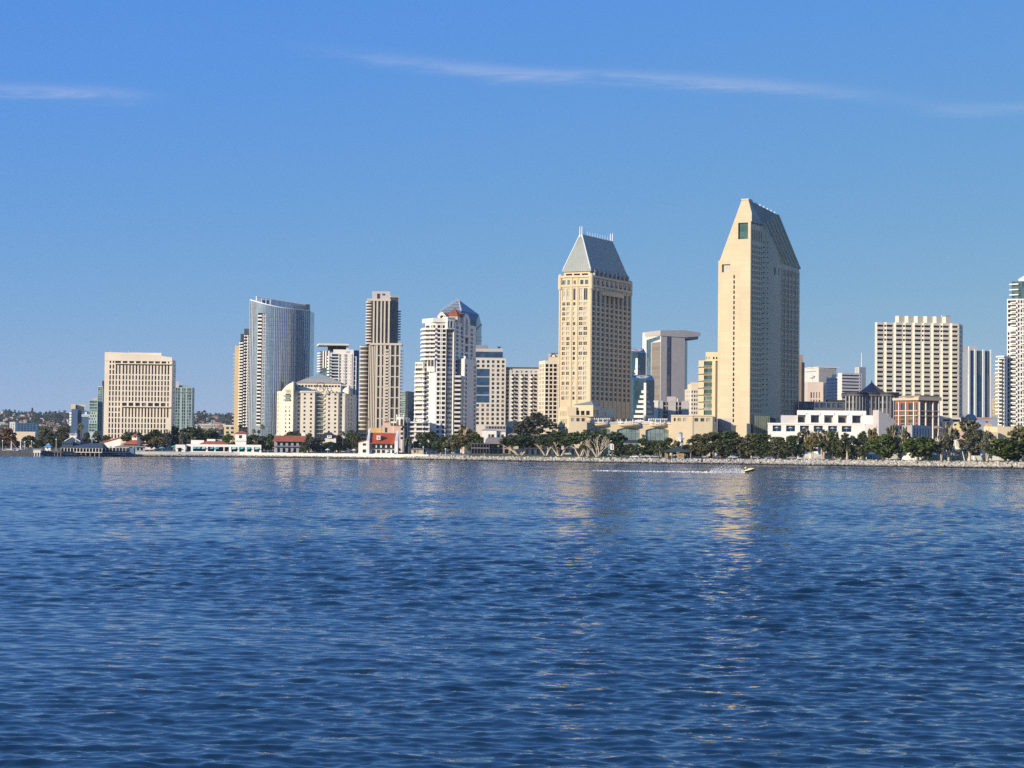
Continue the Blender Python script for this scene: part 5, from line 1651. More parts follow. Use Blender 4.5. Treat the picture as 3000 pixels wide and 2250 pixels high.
 for k in range(1, nrow, 2):
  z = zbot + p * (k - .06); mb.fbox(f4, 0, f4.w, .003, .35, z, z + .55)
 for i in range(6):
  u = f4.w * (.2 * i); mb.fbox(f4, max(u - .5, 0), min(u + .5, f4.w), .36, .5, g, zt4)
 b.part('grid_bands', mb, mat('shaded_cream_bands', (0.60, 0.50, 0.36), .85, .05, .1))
 rm = MB()
 P1 = Vector((*T1, zap)); P2 = Vector((r1.x, r1.y, zr1)); P3 = Vector((*E, z3)); P4 = Vector((*Mm, z4)); P5 = Vector((*Nn, z5))
 P6 = Vector((*Vector(P(f1.w + .6, 0, 0)[:2]), zcut)); P7 = Vector((*C1, zsh)); P8 = Vector((*Nn, zsh))
 rm.poly(P1, P6, P7 + Vector((0, 0, .01)), P8 + Vector((0, 0, .01)), P5)
 rm.poly(P1, P5, P2)
 rm.poly(P2, P5, P4, P3)
 rm.poly(P1, P2, (r1.x - 1.5, r1.y, zr1), (*T0, zap))
 W_.poly((*Mm, zt4), (*E, zt4), P3, P4)
 roof = b.part('roof', rm, M['metal'])
 for i in range(6):
  t = i / 5
  a = P5.lerp(P2, t * .94); c = P4.lerp(P3, t)
  nrm = Vector((f4.n.x, f4.n.y, .5)).normalized()
  mb = MB()
  d = (c - a).normalized(); s_ = d.cross(nrm).normalized() * .45
  base = [a - s_, a + s_, c + s_, c - s_]
  mb.hex([tuple(k - nrm * .3) for k in base], [tuple(k + nrm * 1.3) for k in base])
  b.part('roof_fin', mb, W, roof)
 for i in range(12):
  t = (i + .5) / 12
  a = P1.lerp(P2, t); c = P5.lerp(P2, t * .94)
  mb = MB(); mb.tube(a + Vector((.1, -.1, .1)), c + Vector((.2, -.2, .1)), .22, .22, 4); b.part('roof_rib', mb, M['grey'], roof)
 for i in range(3):
  mb = MB(); mb.fbox(f2, f2.w * (.08 + .31 * i), f2.w * (.32 + .31 * i), .01, .2, zsh - 1.3, zsh - .3); b.part('vent', mb, M['dark'])
 mb = MB(); f5 = Face(T0, T1); mb.fbox(f5, -.2, f5.w + .2, -2.5, .4, zap + .01, zap + .8); mb.fbox(f5, f5.w * .3, f5.w, -9, -2.6, zap - .2, zap + 1.2); b.part('ridge_cap', mb, W)
 for i in range(1, 8):
  q_ = P1.lerp(P2, i / 8); mb = MB(); mb.box(q_.x - .4, q_.x + .4, q_.y - .5, q_.y + .5, q_.z - .3, q_.z + .7); b.part('ridge_post', mb, M['steel'])
 b.done(W)
chisel_tower()
def podium():
 D = 1085
 W = M['creamp']
 b = Bldg('hotel_podium', 'low cream hotel hall with great arched windows and round terraces at tower foot', (1850, 1300), D)
 y = lambda v: zY(1000, v)[1]
 X = lambda v: zY(v, 0)[0]
 Z = lambda v, x=1000: b.z(zY(x, v))
 zt = Z(262, 300)
 f0, f1, = b.block(b.w, [((X(65), 1250), D + 22), ((X(210), 1250), D), ((X(440), 1250), D)], zt, back=30)
 zz0 = Z(140, 150)
 mb = MB(); h0, h1 = b.block(mb, [((X(80), 1250), D + 24), ((X(185), 1250), D + 8), ((X(300), 1250), D + 8)], Z(140, 150), z0=zt - .05, back=22)
 b.fac(h0, zt - .05, Z(140, 150), h0.grid(5, .08, .95, .5), [(Z(258, 150), Z(190, 150))], .4, 'dark', mb=mb); b.plain(h1, zt - .05, Z(140, 150), mb)
 b.part('upper_bay', mb, W)
 b.fac(f0, b.g, zt, f0.grid(5, .18, .82, .5), [(Z(360, 130), Z(295, 130)), (Z(448, 130), Z(395, 130))], .4, 'dark')
 b.fac(f1, b.g, zt, [(f1.u(X(a)), f1.u(X(c))) for a, c in ((238, 280), (303, 345), (370, 412))], [(Z(330, 300), Z(285, 300))], .4, 'curtain')
 mb = MB(); k0, k1, k2 = b.block(mb, [((X(275), 1200), D + 10), ((X(520), 1200), D + 6), ((X(620), 1200), D + 22), ((X(800), 1200), D + 34)], Z(150, 600), z0=zt - .04, back=20)
 zh = Z(110, 400)
 b.fac(k0, zt - .04, zh, [(k0.u(X(a)), k0.u(X(c))) for a, c in ((297, 343), (363, 410), (430, 477))], [(Z(245, 400), Z(188, 400))], .5, 'black', mb=mb)
 b.fac(k1, zt - .04, zh, k1.grid(3, .05, .75, .55), [(Z(250, 560), Z(178, 560))], .5, 'black', mb=mb)
 b.fac(k2, zt - .04, Z(150, 600), [(k2.w * .3, k2.w * .36)], [(Z(250, 680), Z(200, 680))], .5, 'black', mb=mb)
 b.part('upper_block', mb, W)
 mb = MB()
 q0, q1, q2 = Vector(k0.p(-.6, .6, 0)[:2]), Vector(k0.p(k0.w + .4, .4, 0)[:2]), Vector(k1.p(k1.w * .9, .4, 0)[:2])
 q3 = q2 + Vector((-9, 14)); ap = (q0 + q1 + q2 + q3) / 4 + Vector((2, 0)); za = Z(55, 450)
 for a, c in ((q0, q1), (q1, q2), (q2, q3), (q3, q0)):
  mb.poly((*a, zh), (*c, zh), (*ap, za))
 b.part('roof', mb, M['metal'])
 zp = Z(355, 800)
 fm, = b.block(b.w, [((X(440), 1250), D + 6), ((X(1540), 1250), D + 6)], zp, back=22)
 arches = ((445, 745, 408), (828, 1128, 408), (1200, 1503, 408))
 spr = Z(440)
 W_ = b.w
 P = fm.p
 uc = 0
 n = 14
 for xa, xb, yt in arches:
  ua, ub = max(fm.u(X(xa)), .3), fm.u(X(xb)); za = Z(yt)
  W_.poly(P(uc, 0, b.g), P(ua, 0, b.g), P(ua, 0, zp), P(uc, 0, zp))
  pts = []
  for i in range(n + 1):
   t = i / n; u = ua + (ub - ua) * t
   zc = spr + (za - spr) * (1 - (2 * t - 1) ** 2)
   pts.append((u, zc))
  for i in range(n):
   W_.poly(P(pts[i][0], 0, pts[i][1]), P(pts[i + 1][0], 0, pts[i + 1][1]), P(pts[i + 1][0], 0, zp), P(pts[i][0], 0, zp))
   W_.poly(P(pts[i][0], -1.2, pts[i][1]), P(pts[i + 1][0], -1.2, pts[i + 1][1]), P(pts[i + 1][0], 0, pts[i + 1][1]), P(pts[i][0], 0, pts[i][1]))
  W_.poly(P(ua, 0, b.g), P(ua, -1.2, b.g), P(ua, -1.2, spr), P(ua, 0, spr)); W_.poly(P(ub, -1.2, b.g), P(ub, 0, b.g), P(ub, 0, spr), P(ub, -1.2, spr))
  mb = MB(); mb.poly(P(ua, -1.2, b.g), P(ub, -1.2, b.g), *[P(u, -1.2, z) for u, z in reversed(pts)])
  aw = b.part('arched_window', mb, glass('pale_green_hall_glass', (0.20, 0.29, 0.26), rough=.12, metal=.2, rnd=.3, cell=(4.0, 2.4)))
  mb = MB()
  for i in range(1, 5):
   u = ua + (ub - ua) * i / 5; mb.fbox(fm, u - .13, u + .13, -1.19, -.95, b.g, spr + (za - spr) * (1 - (2 * i / 5 - 1) ** 2) - .1)
  for zc in (Z(478), Z(520)):
   mb.fbox(fm, ua, ub, -1.18, -.97, zc - .15, zc + .15)
  b.part('mullions', mb, M['gmetal'], aw)
  mb = MB(); mb.fbox(fm, ua + .2, ub - .2, -1.1, -.3, Z(600), Z(570)); b.part('door_band', mb, M['dark'], aw)
  uc = ub
 W_.poly(P(uc, 0, b.g), P(fm.w, 0, b.g), P(fm.w, 0, zp), P(uc, 0, zp))
 mb = MB(); mb.fbox(fm, 0, fm.w, -.5, .6, zp + .01, zp + .4); mb.fbox(fm, 0, fm.w, -.1, .1, zp + 1.25, zp + 1.45)
 for i in range(90):
  u = fm.w * i / 90; mb.fbox(fm, u, u + .22, -.08, .08, zp + .4, zp + 1.25)
 b.part('balustrade', mb, M['bright'])
 for xa, xb, yb in ((500, 730, 405), (830, 1145, 412), (1238, 1475, 405)):
  u0, u1 = fm.u(X(xa)), fm.u(X(xb)); r = (u1 - u0) / 2; c = P((u0 + u1) / 2, 0, 0)
  za = Z(yb); z1 = Z(372); z2 = Z(305)
  mb = MB(); mb.lathe((c[0], c[1] + r * .35, 0), [(r * .55, za), (r * .9, za + (z1 - za) * .5), (r, z1 - .3), (r, z1 + .2)], 28)
  tr = b.part('terrace', mb, W)
  mb = MB()
  for i in range(16):
   a = math.pi + math.pi * (i + .5) / 16
   p = (c[0] + r * .95 * math.cos(a), c[1] + r * .35 + r * .95 * math.sin(a), z1 + .2)
   big = i % 3 == 0
   mb.lathe(p, [(.28 if big else .12, 0), (.28 if big else .12, (z2 - z1) * (1 if big else .35))], 6)
  for k in range(24):
   a0, a1 = math.pi + math.pi * k / 24, math.pi + math.pi * (k + 1) / 24
   p0 = (c[0] + r * .96 * math.cos(a0), c[1] + r * .35 + r * .96 * math.sin(a0), z1 + .2 + (z2 - z1) * .36); p1 = (c[0] + r * .96 * math.cos(a1), c[1] + r * .35 + r * .96 * math.sin(a1), z1 + .2 + (z2 - z1) * .36)
   mb.tube(p0, p1, .16, n=4, caps=False)
  b.part('terrace_rail', mb, M['bright'], tr)
  if xa != 830:
   mb = MB()
   for k in range(9):
    u = u0 + (u1 - u0) * (.02 + k * .12); mb.fbox(fm, u, u + .3, -5, 3.5, z2 + .3, z2 + .8)
   mb.fbox(fm, u0, u1, 2.4, 2.8, z2 - .1, z2 + .28); mb.fbox(fm, u0, u1, -3.4, -3, z2 - .1, z2 + .28)
   for k in range(5):
    u = u0 + (u1 - u0) * (.03 + k * .235); mb.fbox(fm, u, u + .35, -3.4, -3.05, zp + .4, z2 - .1)
   b.part('pergola', mb, M['bright'])
 mb = MB(); b.block(mb, [((X(480), 1240), D + 18), ((X(1520), 1240), D + 18)], Z(318), z0=zp - .2, back=14, front=True); b.part('terrace_wall', mb, M['grey'])
 for (xa, xb, yt) in ((765, 800, 300), (900, 990, 290), (1010, 1060, 300)):
  mb = MB(); b.block(mb, [((X(xa), 1230), D + 10), ((X(xb), 1230), D + 10)], Z(yt), z0=zp + .02, back=4, front=True); b.part('terrace_plant', mb, M['dark'])
 for x in (1162, 1538):
  mb = MB(); p = P(fm.u(X(x)), .7, Z(565)); mb.lathe(p, [(.15, 0), (.2, 1.2), (.75, 2.9), (.8, 3.0)], 8); b.part('wall_lamp', mb, M['darkstone'])
 zt2 = Z(262, 1800)
 r0, r1, r2 = b.block(b.w, [((X(1530), 1250), D + 3), ((X(1815), 1250), D + 1), ((X(2068), 1250), D + 1), ((X(2128), 1250), D + 10)], zt2, back=26)
 rw = [(Z(330, 1800), Z(286, 1800))]
 b.fac(r0, b.g, zt2, [(r0.u(X(a)), r0.u(X(c))) for a, c in ((1565, 1590), (1615, 1662), (1688, 1735))], rw, .4, 'curtain')
 b.fac(r1, b.g, zt2, [(r1.u(X(a)), r1.u(X(c))) for a, c in ((1833, 1882), (1912, 1962), (1988, 2040))], rw, .4, 'curtain')
 b.fac(r2, b.g, zt2, [(r2.w * .15, r2.w * .8)], rw, .4, 'curtain')
 mb = MB(); mb.fbox(r1, -.15, .15, .01, .08, b.g, zt2); b.part('wall_joint', mb, M['darkstone'])
 for f in (f1, r0, r1):
  mb = MB(); mb.fbox(f, 0, f.w, .003, .35, zt if f is f1 else zt2, (zt if f is f1 else zt2) + .7); b.part('cornice', mb, W)
 mb = MB(); b.block(mb, [(zL(195, 1200), D + 30), (zL(350, 1200), D + 20)], b.z(zL(200, 1080), D + 30), back=10, front=True); b.part('link_wing', mb, M['taupe'])
 mb = MB(); b.block(mb, [(zL(345, 1200), D + 14), (zL(518, 1200), D + 12), (zL(562, 1200), D + 22)], b.z(zL(430, 1132), D + 12), back=16, front=True); b.part('entry_block', mb, W)
 b.done(W)
 D2 = 1120
 b = Bldg('glass_pavilion', 'olive green glazed link between cream tower foot and white terraces', (2225, 1300), D2)
 f, = b.block(b.w, [(zL(565, 1200), D2), (zL(772, 1200), D2)], b.z(zL(700, 1052)), back=10, front=True)
 mb = MB(); mb.fbox(f, -.05, f.w * .12, .003, .6, b.g, b.z(zL(600, 1030))); b.part('dark_pier', mb, M['dark'])
 mb = MB()
 for i in range(9):
  u = f.w * (.14 + .107 * i); mb.fbox(f, u - .08, u + .08, .01, .25, b.g, b.z(zL(700, 1055)))
 b.part('mullions', mb, M['gmetal'])
 mb = MB(); g_ = b.block(mb, [(zL(775, 1100), D2 + 3), (zL(895, 1100), D2 + 3)], b.z(zL(800, 1062)), back=10, front=True); b.part('side_glass', mb, glass('dark_blue_bay_glass', (0.045, 0.085, 0.14), metal=.35, cell=(3, 3.2)))
 b.done(glass('olive_glass', (0.15, 0.17, 0.10), rough=.12, metal=.2, cell=(1.7, 3), rnd=.2))
podium()
def flying_roof_tower():
 D = 1700
 b = Bldg('office_tower', 'taupe stone tower with louvred left face and roof slab flying out to the right', (1960, 1230), D)
 W = M['taupe']
 zt = b.z(zU(545, 108))
 fl, fr = b.block(b.w, [(zU(230, 700), D + 34), (zU(547, 700), D), (zU(950, 700), D + 10)], zt, back=34)
 zz = lambda v, x=500: b.z(zU(x, v))
 ux = lambda x: fl.u(zU(x)[0])
 for y in range(292, 1480, 80):
  b.pane([fl.p(ux(393), .04, zz(y + 68)), fl.p(fl.w * .985, .04, zz(y + 68)), fl.p(fl.w * .985, .04, zz(y)), fl.p(ux(393), .04, zz(y))], 'curtain')
 mb = MB(); mb.fbox(fl, fl.w * .02, fl.w, .003, .03, b.g, zt - .02); b.part('left_face', mb, M['white'])
 mb = MB(); mb.poly(fl.p(ux(308), .06, b.g), fl.p(ux(385), .06, b.g), fl.p(ux(385), .06, zz(290, 385)), fl.p(fl.w * .96, .06, zz(250)), fl.p(fl.w * .96, .06, zz(190)), fl.p(ux(308), .06, zz(235, 310)))
 b.part('glass_slot', mb, glass('teal_slot_glass', (0.10, 0.17, 0.19), metal=.3, cell=(3, 4)))
 mb = MB()
 for k in range(26):
  u = ux(395) + (fl.w - ux(395)) * k / 26
  mb.fbox(fl, u, u + .22, .05, .3, b.g, zz(292))
 b.part('louvres', mb, mat('tan_louvres', (0.40, 0.35, 0.28), .8, .05, .2))
 b.plain(fr, b.g, zt)
 for xa, xb, m_ in ((650, 694, 'a'), (700, 722, 'b')):
  mb = MB(); mb.fbox(fr, fr.u(zU(xa)[0]), fr.u(zU(xb)[0]), .003, .1 if m_ == 'a' else .05, b.g, zz(178, 680)); b.part('glass_slot', mb, glass('violet_grey_slot_glass', (0.07, 0.07, 0.095), metal=.3, cell=(3, 4)) if m_ == 'a' else M['dark'])
 mb = MB(); b.block(mb, [(zU(948, 700), D + 12), (zU(992, 700), D + 22)], zz(262, 960), back=26, front=True); b.part('glass_wing', mb, glass('dark_side_glass', (0.05, 0.07, 0.09), metal=.3, cell=(2, 3.3)))
 f = Face(b.xy(zU(540, 150), D - .5), b.xy(zU(1215, 150), D + 16))
 mb = MB(); za, zb = zz(182, 1000), zz(118, 1000)
 mb.hex([f.p(0, 0.3, zt - 4.6), f.p(f.w * .6, 0.3, za - 1.5), f.p(f.w, 0, za), f.p(f.w, -30, za), f.p(0, -30, za)], [f.p(0, .3, zt + .25), f.p(f.w * .6, .3, zb + 1.6), f.p(f.w, 0, zb), f.p(f.w, -30, zb), f.p(0, -30, zt + .25)])
 rf = b.part('flying_roof', mb, W)
 for i in range(5):
  u = f.w * (.63 + .075 * i); mb = MB(); p, q = Vector(f.p(u, -2, za - 1.2)), Vector(f.p(u + 1, -26, za - 1.2)); mb.tube(p, q, 1.9, 1.9, 10); b.part('roof_vault', mb, M['gmetal'], rf)
 b.done(W)
flying_roof_tower()
def faceted_towers():
 gl = glass('emerald_facet_glass', (0.05, 0.105, 0.125), metal=.4, cell=(2.6, 3.6), rnd=.25)
 gl2 = glass('deep_facet_glass', (0.018, 0.045, 0.075), metal=.4, cell=(2.6, 3.6), rnd=.25)
 def one(D, xl, xm, xr, yt, yroof, ystep, lab, bot):
  b = Bldg('office_tower', lab, (zU(xm)[0], 1235), D)
  zt = b.z(zU(xm, yt)); f1, f2, f3 = [None] * 3
  mb = MB(); ch = [(zU(xl, 900), D + 9), (zU(xl + (xm - xl) * .2, 900), D + 2), (zU(xm, 900), D), (zU(xr, 900), D + 12)]
  F = b.block(mb, ch, zt, back=16, front=True); b.part('glass_facade', mb, gl)
  mb = MB(); mb.fbox(F[2], .05, F[2].w, .003, .05, b.g, zt); b.part('side_glass', mb, gl2)
  A = [Vector((*q, zt)) for q in (F[0].a, F[0].b, F[1].b, F[2].b)]
  zr = b.z(zU(xm, yroof))
  bk = [A[3] + Vector((-1, 15, zr - zt)), A[0] + Vector((2, 15, zr - zt))]
  mb = MB(); mb.poly(*A, *bk)
  mb.poly(A[3], A[3] + Vector((-1, 15, 0)), bk[0]); mb.poly(bk[0], A[3] + Vector((-1, 15, 0)), A[0] + Vector((2, 15, 0)), bk[1])
  b.part('sloping_roof', mb, gl2)
  c = sum(A[1:], Vector()) / 3 + Vector((-1, 6, (zr - zt) * .42 + .4))
  mb = MB()
  m_ = 6
  up = (bk[0] - A[3]).normalized(); rt = Vector((1, 0, 0))
  O = [c + rt * 5.2 * math.cos(math.pi * i / 3) + up * 4.2 * math.sin(math.pi * i / 3) for i in range(6)]
  I = [c + rt * 2.6 * math.cos(math.pi * i / 3) + up * 2.0 * math.sin(math.pi * i / 3) for i in range(6)]
  for i in range(6):
   j = (i + 1) % 6
   mb.hex([O[i], O[j], I[j], I[i]], [q + Vector((0, -.2, .5)) for q in (O[i], O[j], I[j], I[i])])
  b.part('roof_collar', mb, M['grey'])
  n = 0
  z0 = b.z(zU(xm, ystep)); zb = b.g
  h = 3.9
  k = 0; z = z0
  while z > zb + 1:
   for f, side in ((F[1], 0), (F[2], 1)):
    w0 = min(1, .35 + .12 * k)
    u0, u1 = (f.w * (1 - w0), f.w) if side == 0 else (0, f.w * min(1, .2 + .16 * max(0, k - 1)))
    mb = MB(); mb.fbox(f, u0, u1, .06, .7, z - 2.1, z); b.part('white_band', mb, M['bright'] if side == 0 else M['grey'])
   z -= h; k += 1
  mb = MB(); f = F[1]; mb.fbox(f, f.w - 1.5, f.w + .4, .71, 1.4, zb, z0 + 6); b.part('white_pier', mb, M['bright'])
  b.done(gl)
 one(1560, 30, 160, 298, 470, 378, 690, 'green glass hexagon tower with white collar roof, peeping behind the hip-roofed tower', 1240)
 one(1480, 40, 300, 442, 925, 832, 1110, 'lower faceted green glass tower with stepped white bands in front of its twin', 1240)
faceted_towers()
def white_pier_block():
 D = 1380
 b = Bldg('office_building', 'low block of three blank pale piers with black window strips between', (1965, 1235), D)
 zz = lambda v: b.z(zU(700, v))
 f, = b.block(b.w, [(zU(440, 1400), D), (zU(1020, 1400), D)], zz(1300), back=20)
 cols = f.us([zU(a)[:1] + zU(c)[:1] for a, c in ((508, 524), (590, 636), (642, 675), (798, 836), (852, 895))])
 b.fac(f, b.g, zz(1300), cols, b.rows(1970, D, 1178, 1226, 4, .82), .8, 'black')
 for xa, xb, yt in ((440, 508, 1280), (526, 584, 1282), (668, 800, 1212), (902, 1018, 1284)):
  mb = MB(); mb.fbox(f, f.u(zU(xa)[0]), f.u(zU(xb)[0]), -8, .6, zz(1303), zz(yt)); mb.fbox(f, f.u(zU(xa)[0]), f.u(zU(xb)[0]), .003, .6, b.g, zz(1304)); b.part('pier', mb, M['grey'] if xa > 500 else M['white'])
 mast(b, zU(828, 1290), zz(1238), zz(1300), .5)
 b.done(M['grey'])
white_pier_block()
def cream_stepped():
 D = 1420
 b = Bldg('office_building', 'cream stepped old office block left of the strip-windowed cream offices', (2025, 1235), D)
 zz = lambda v: b.z(zU(1100, v))
 fl, fm, fr = b.block(b.w, [(zU(950, 1300), D + 18), (zU(1040, 1300), D + 2), (zU(1060, 1300), D), (zU(1200, 1300), D)], zz(1085), back=18)
 rw = b.rows(2030, D, 950 + 1112 / 5.722, 950 + 1500 / 5.722, 6, .5)
 b.fac(fl, b.g, zz(1085), fl.grid(3, .1, .95, .4), rw, .3, 'dark'); b.plain(fm, b.g, zz(1085))
 b.fac(fr, b.g, zz(1085), fr.us([zU(a)[:1] + zU(c)[:1] for a, c in ((1062, 1085), (1105, 1130), (1145, 1162))]), rw, .3, 'black')
 mb = MB(); b.block(mb, [(zU(1000, 1050), D + 12), (zU(1060, 1050), D + 5), (zU(1200, 1050), D + 5)], zz(1000), z0=zz(1087), back=12, front=True); up = b.part('upper_block', mb, M['creamp'])
 mb = MB(); b.block(mb, [(zU(1040, 1000), D + 8), (zU(1200, 1000), D + 8)], zz(968), z0=zz(1001), back=8, front=True); b.part('top_block', mb, M['creamp'])
 b.done(mat('pale_cream_concrete', (0.66, 0.58, 0.47), .85, .06, .1))
cream_stepped()
def strip_office():
 D = 1195
 b = Bldg('office_building', 'cream office block with stepped strip windows hard against the tallest tower', (2070, 1240), D)
 zz = lambda v: b.z(zU(1300, v))
 zt = zz(605)
 fl, fr = b.block(b.w, [(zU(1180, 1100), D + 3), (zU(1462, 1100), D - 1), (zU(1530, 1100), D + 20)], zt, back=20)
 rw = []
 zlist = [(618 + 117.5 * k) for k in range(8)]
 z_prev = b.g
 b.plain(fr, b.g, zt)
 rows = sorted((zz(y + 78), zz(y)) for y in zlist)
 b.fac(fl, b.g, zt, fl.us([zU(1270)[:1] + zU(1408)[:1]]), rows, .9, 'green')
 for y in zlist:
  b.pane([fl.p(-.2, .05, zz(y + 108)), fl.p(fl.u(zU(1400)[0]), .05, zz(y + 108)), fl.p(fl.u(zU(1400)[0]), .05, zz(y + 84)), fl.p(-.2, .05, zz(y + 84))], 'dark')
  mb = MB(); mb.fbox(fl, -.4, fl.u(zU(1268)[0]), .06, .8, zz(y + 96), zz(y + 84)); b.part('sunshade', mb, M['gmetal'])
 mb = MB(); tb, = b.block(mb, [(zU(1300, 550), D + 4), (zU(1530, 550), D + 2)], zz(462), z0=zt - .02, back=14)
 b.fac(tb, zt - .02, zz(462), tb.us([zU(a)[:1] + zU(a + 28)[:1] for a in (1308, 1350, 1422, 1470)]), [(zz(582), zz(540))], .4, 'curtain', mb=mb); b.part('upper_block', mb, M['creamp'])
 b.done(M['creamp'])
strip_office()
def brown_slab():
 D = 1400
 b = Bldg('office_tower', 'narrow brown stone tower half hidden by the tallest tower', (2348, 1240), D)
 f, = b.block(b.w, [(zL(1085, 420), D), (zL(1142, 420), D)], b.z(zL(1120, 376)), back=16, front=True)
 mb = MB(); b.block(mb, [(zL(1124, 600), D - 2), (zL(1158, 600), D - 2)], b.z(zL(1140, 460)), back=14, front=True); b.part('dark_bay', mb, M['dark'])
 b.done(M['brown'])
brown_slab()
def white_blocks():
 D = 1600
 zz = lambda v: at(*zX(400, v), D).z
 b = Bldg('office_building', 'pale block with finely striped right face and long lettered sign, mast on top', (2400, 1240), D)
 f, g = b.block(b.w, [(zX(190, 400), D + 26), (zX(485, 400), D), (zX(860, 400), D + 6)], zz(262), back=26)
 b.plain(f, b.g, zz(262)); b.plain(g, b.g, zz(262))
 mb = MB()
 for i in range(34):
  u = g.w * (i + .3) / 34; mb.fbox(g, u, u + g.w / 34 * .45, .003, .4, b.g, zz(275))
 b.part('fins', mb, M['grey'])
 mb = MB(); mb.fbox(f, -.3, f.w + .3, -20, .5, zz(262) + .01, zz(244)); mb.fbox(g, .31, g.w + .3, -20, .5, zz(262) + .01, zz(246)); b.part('roof_edge', mb, M['white'])
 mb = MB(); mb.fbox(f, f.w * .08, f.w * .82, .003, .15, zz(338), zz(326)); b.part('sign', mb, M['gmetal'])
 for x, y, r in ((338, -30, .25), (700, 180, .3), (740, 190, .3)):
  mast(b, zX(x, 260), at(*zX(x, y), D).z, zz(262), r, D + 8, m=M['gmetal'])
 b.done(mat('chalk_white_concrete', (0.62, 0.60, 0.53), .85, .05, .1))
 D = 1450
 zz = lambda v: at(*zX(400, v), D).z
 b = Bldg('office_building', 'blank pinkish cube with a row of tall slots below the pale striped block', (2390, 1240), D)
 f0, f, g = b.block(b.w, [(zX(186, 700), D + 12), (zX(262, 700), D), (zX(580, 700), D), (zX(655, 700), D + 20)], zz(565), back=18)
 b.plain(f0, b.g, zz(565)); b.plain(g, b.g, zz(565))
 b.fac(f, b.g, zz(565), f.us([zX(x)[:1] + zX(x + 30)[:1] for x in (320, 376, 434, 492)]), [(zz(900), zz(778)), (zz(990), zz(935))], .6, 'curtain')
 mb = MB(); p = f0.p(f0.w * .7, -4, zz(565)); mb.lathe(p, [(.3, 0), (.3, 2.5), (2.4, 3.6), (2.5, 4.8), (1.2, 5.2)], 12); b.part('roof_dish', mb, M['bright'])
 b.done(mat('blush_concrete', (0.60, 0.50, 0.41), .85, .05, .1))
 D = 1420
 zz = lambda v: at(*zX(900, v), D).z
 b = Bldg('office_building', 'white block with tiny windows on the left and dark ribbon windows on the right', (2470, 1240), D)
 zt = zz(460); zr = zz(378)
 f, = b.block(b.w, [(zX(648, 700), D + 14), (zX(890, 700), D + 1)], zt, back=24)
 b.fac(f, b.g, zt, f.grid(10, .07, .99, .5), b.rows(2440, D, 1040 + 500 / 7.135, 1040 + 1060 / 7.135, 9, .42), .3, 'dark')
 f1, f2 = b.block(b.w, [(zX(888, 700), D), (zX(975, 700), D - 3), (zX(1385, 700), D + 4)], zr, back=24)
 b.plain(f1, b.g, zr)
 zrow = sorted((zz(y + 26), zz(y)) for y in range(413, 1100, 67))
 b.fac(f2, b.g, zr, [(.05, f2.w * .89), (f2.w * .905, f2.w * .99)], zrow, .8, 'black')
 mb = MB(); b.block(mb, [(zX(765, 430), D + 12), (zX(865, 430), D + 8)], zz(395), z0=zt - .1, back=8, front=True); b.part('penthouse', mb, M['pink'])
 b.done(mat('lilac_white_concrete', (0.64, 0.58, 0.55), .85, .05, .1))
 D = 1520
 b = Bldg('office_building', 'blank white tower with a tall white mast behind the ribbon-windowed block', (2522, 1240), D)
 f, g = b.block(b.w, [(zX(1245, 400), D + 12), (zX(1335, 400), D), (zX(1475, 400), D + 4)], at(*zX(1340, 250), D).z, back=14, front=True)
 mast(b, zX(1385, 250), at(*zX(1385, -60), D).z, at(*zX(1340, 250), D).z, .35, D + 6)
 for k in (.3, .6):
  mb = MB(); mb.fbox(f, f.w * k, f.w * (k + .12), .003, .25, b.g, at(*zX(1340, 262), D).z); b.part('rib', mb, M['grey'])
 b.done(mat('chalk_white_concrete', (0.62, 0.60, 0.53), .85, .05, .1))
white_blocks()
